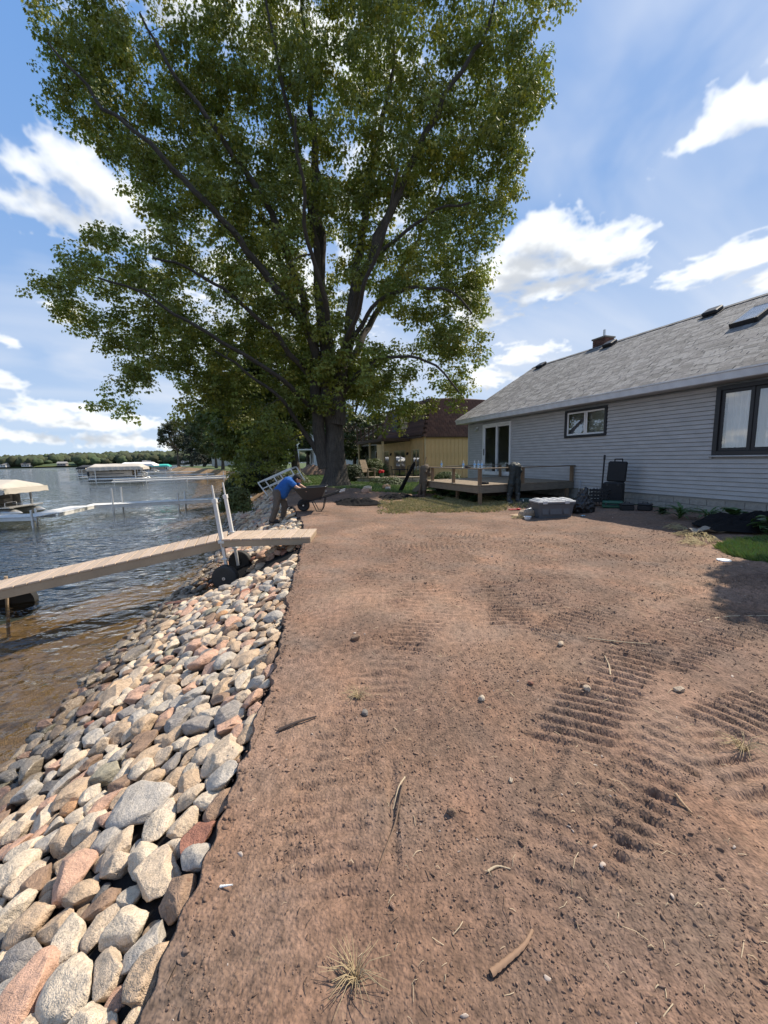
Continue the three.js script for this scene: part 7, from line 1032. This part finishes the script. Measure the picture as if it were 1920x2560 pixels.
  [[0.275, -1.60, 0.026, 9, 'round dark stone lying in a small hollow of the foreground soil'], [0.60, -1.79, 0.017, 10, 'small round white stone on the soil right of centre'], [0.0, -1.24, 0.014, 5, 'small pale pointed stone below the long stick'], [1.96, -2.50, 0.035, 1, 'flat pale stone near the right edge of the soil'], [1.35, -2.53, 0.03, 1, 'flat tan stone on the mid soil, left of the flat pale one'], [0.62, -2.45, 0.03, 10, 'cream stone on the middle of the soil'], [-0.28, -3.4, 0.045, 9, 'brown stone near the stone bank on the mid soil'], [1.47, -3.2, 0.035, 1, 'pale stone just below the curved track marks'], [-0.15, -2.35, 0.03, 3, 'small grey stone between bank and long stick'], [1.0, -2.62, 0.022, 6, 'small reddish stone on the mid soil']].forEach(([x, z, s, k, lab], i) => { const o = solo('soil_stone', stoneShapes[i + 10], stoneMats[k][0], lab, 'stone', undefined, [x, yardY(x, z) + s * 0.35, z]); o.scale.set(s, s * 0.7, s * 0.85); o.rotation.y = i; });
  // fine crumbs, denser where the soil is loose
  { const N = 38000, spots = []; for (let t = 0; spots.length < N && t < N * 4; t++) { const d = 0.7 + Math.pow(r(), 1.35) * 7.5, x = edgeX(-d) + 0.03 + r() * (d * 1.25 + 1.0), z = -d; if (bare(x, z) < 0.08 || noise3(x * 0.8, 12, z * 0.8 + 3) - 0.6 * noise3(x * 3.1, 17, z * 3.1) - 0.5 * noise3(x * 9, 18, z * 9) > 0.25 - 0.35 * r()) continue; spots.push([x, z, (0.0010 + 0.0042 * Math.pow(r(), 3.5)) * (1 + d * 0.14)]); }
    const g = stoneTiny[2].clone(); g.deleteAttribute('uv'); const m = new THREE.InstancedMesh(g, mat(0xffffff, 0.97), spots.length), q = new THREE.Quaternion(), mx = new THREE.Matrix4(), c = new THREE.Color();
    spots.forEach(([x, z, s], i) => { q.setFromEuler(new THREE.Euler(r() * 3, r() * 6, r() * 3)); mx.compose(V(x, yardY(x, z) + s * 0.25, z), q, V(s * (1 + 0.8 * r()), s * 0.8, s)); m.setMatrixAt(i, mx); const k = 0.75 + 0.5 * r(); c.setRGB(0.19 * k, 0.12 * k, 0.084 * k); m.setColorAt(i, c); });
    stuff('soil_crumbs', m, 'fine loose crumbs of soil lying over the graded yard', 'soil'); }
  // crumbs spilled over the edge of the stones
  const sp = []; for (let i = 0; i < 900; i++) { const z = -0.6 - 7 * r(), x = edgeX(z) + 0.06 - 0.28 * r() * r(), s = 0.004 + 0.012 * Math.pow(r(), 3), g = stoneTiny[Math.floor(r() * 6)].clone(); place(g, x, x > edgeX(z) ? yardY(x, z) : bedY(x, z) + 0.10 * clamp((edgeX(z) - x) / 0.1) * r() + 0.01, z, r() * 3, r() * 6, 0, [s * 1.3, s * 0.8, s]); const u = g.attributes.uv, p = g.attributes.position; for (let k = 0; k < u.count; k++) u.setXY(k, p.getX(k), p.getZ(k)); sp.push(g); }
  stuff('spilled_soil', new THREE.Mesh(mergeGeometries(sp), mat(0xffffff, 0.97, { map: soilMap })), 'soil crumbs spilled along the edge of the stones', 'soil');
  // tuft of dead grass
  const tuft = mergeGeometries(Array.from({ length: 46 }, (_, i) => { const q = rng(i + 5), a = q() * 6.28, l = 0.04 + 0.08 * q(); return plain(tubeG([[0.02 * (q() - 0.5), 0, 0.02 * (q() - 0.5)], [Math.cos(a) * l * 0.4, 0.03 + 0.03 * q(), Math.sin(a) * l * 0.4], [Math.cos(a) * l, 0.015 + 0.04 * q(), Math.sin(a) * l]], [0.0016, 0.0013, 0.0006], 4)); }));
  [[-0.12, -1.04, 1, 'tuft of dead roots and grass at the bottom of the picture'], [-0.20, -2.52, 1.1, 'small dry grass tuft near the dark stick by the bank'], [1.9, -1.95, 1.2, 'dry root tuft on the soil at the right edge']].forEach(([x, z, s, lab]) => { const o = solo('grass_tuft', tuft, mat([0.34, 0.26, 0.15], 0.85), lab, 'grass tuft', undefined, [x, yardY(x, z) - 0.004, z]); o.scale.setScalar(s); });
}
renderer.render(scene, camera);
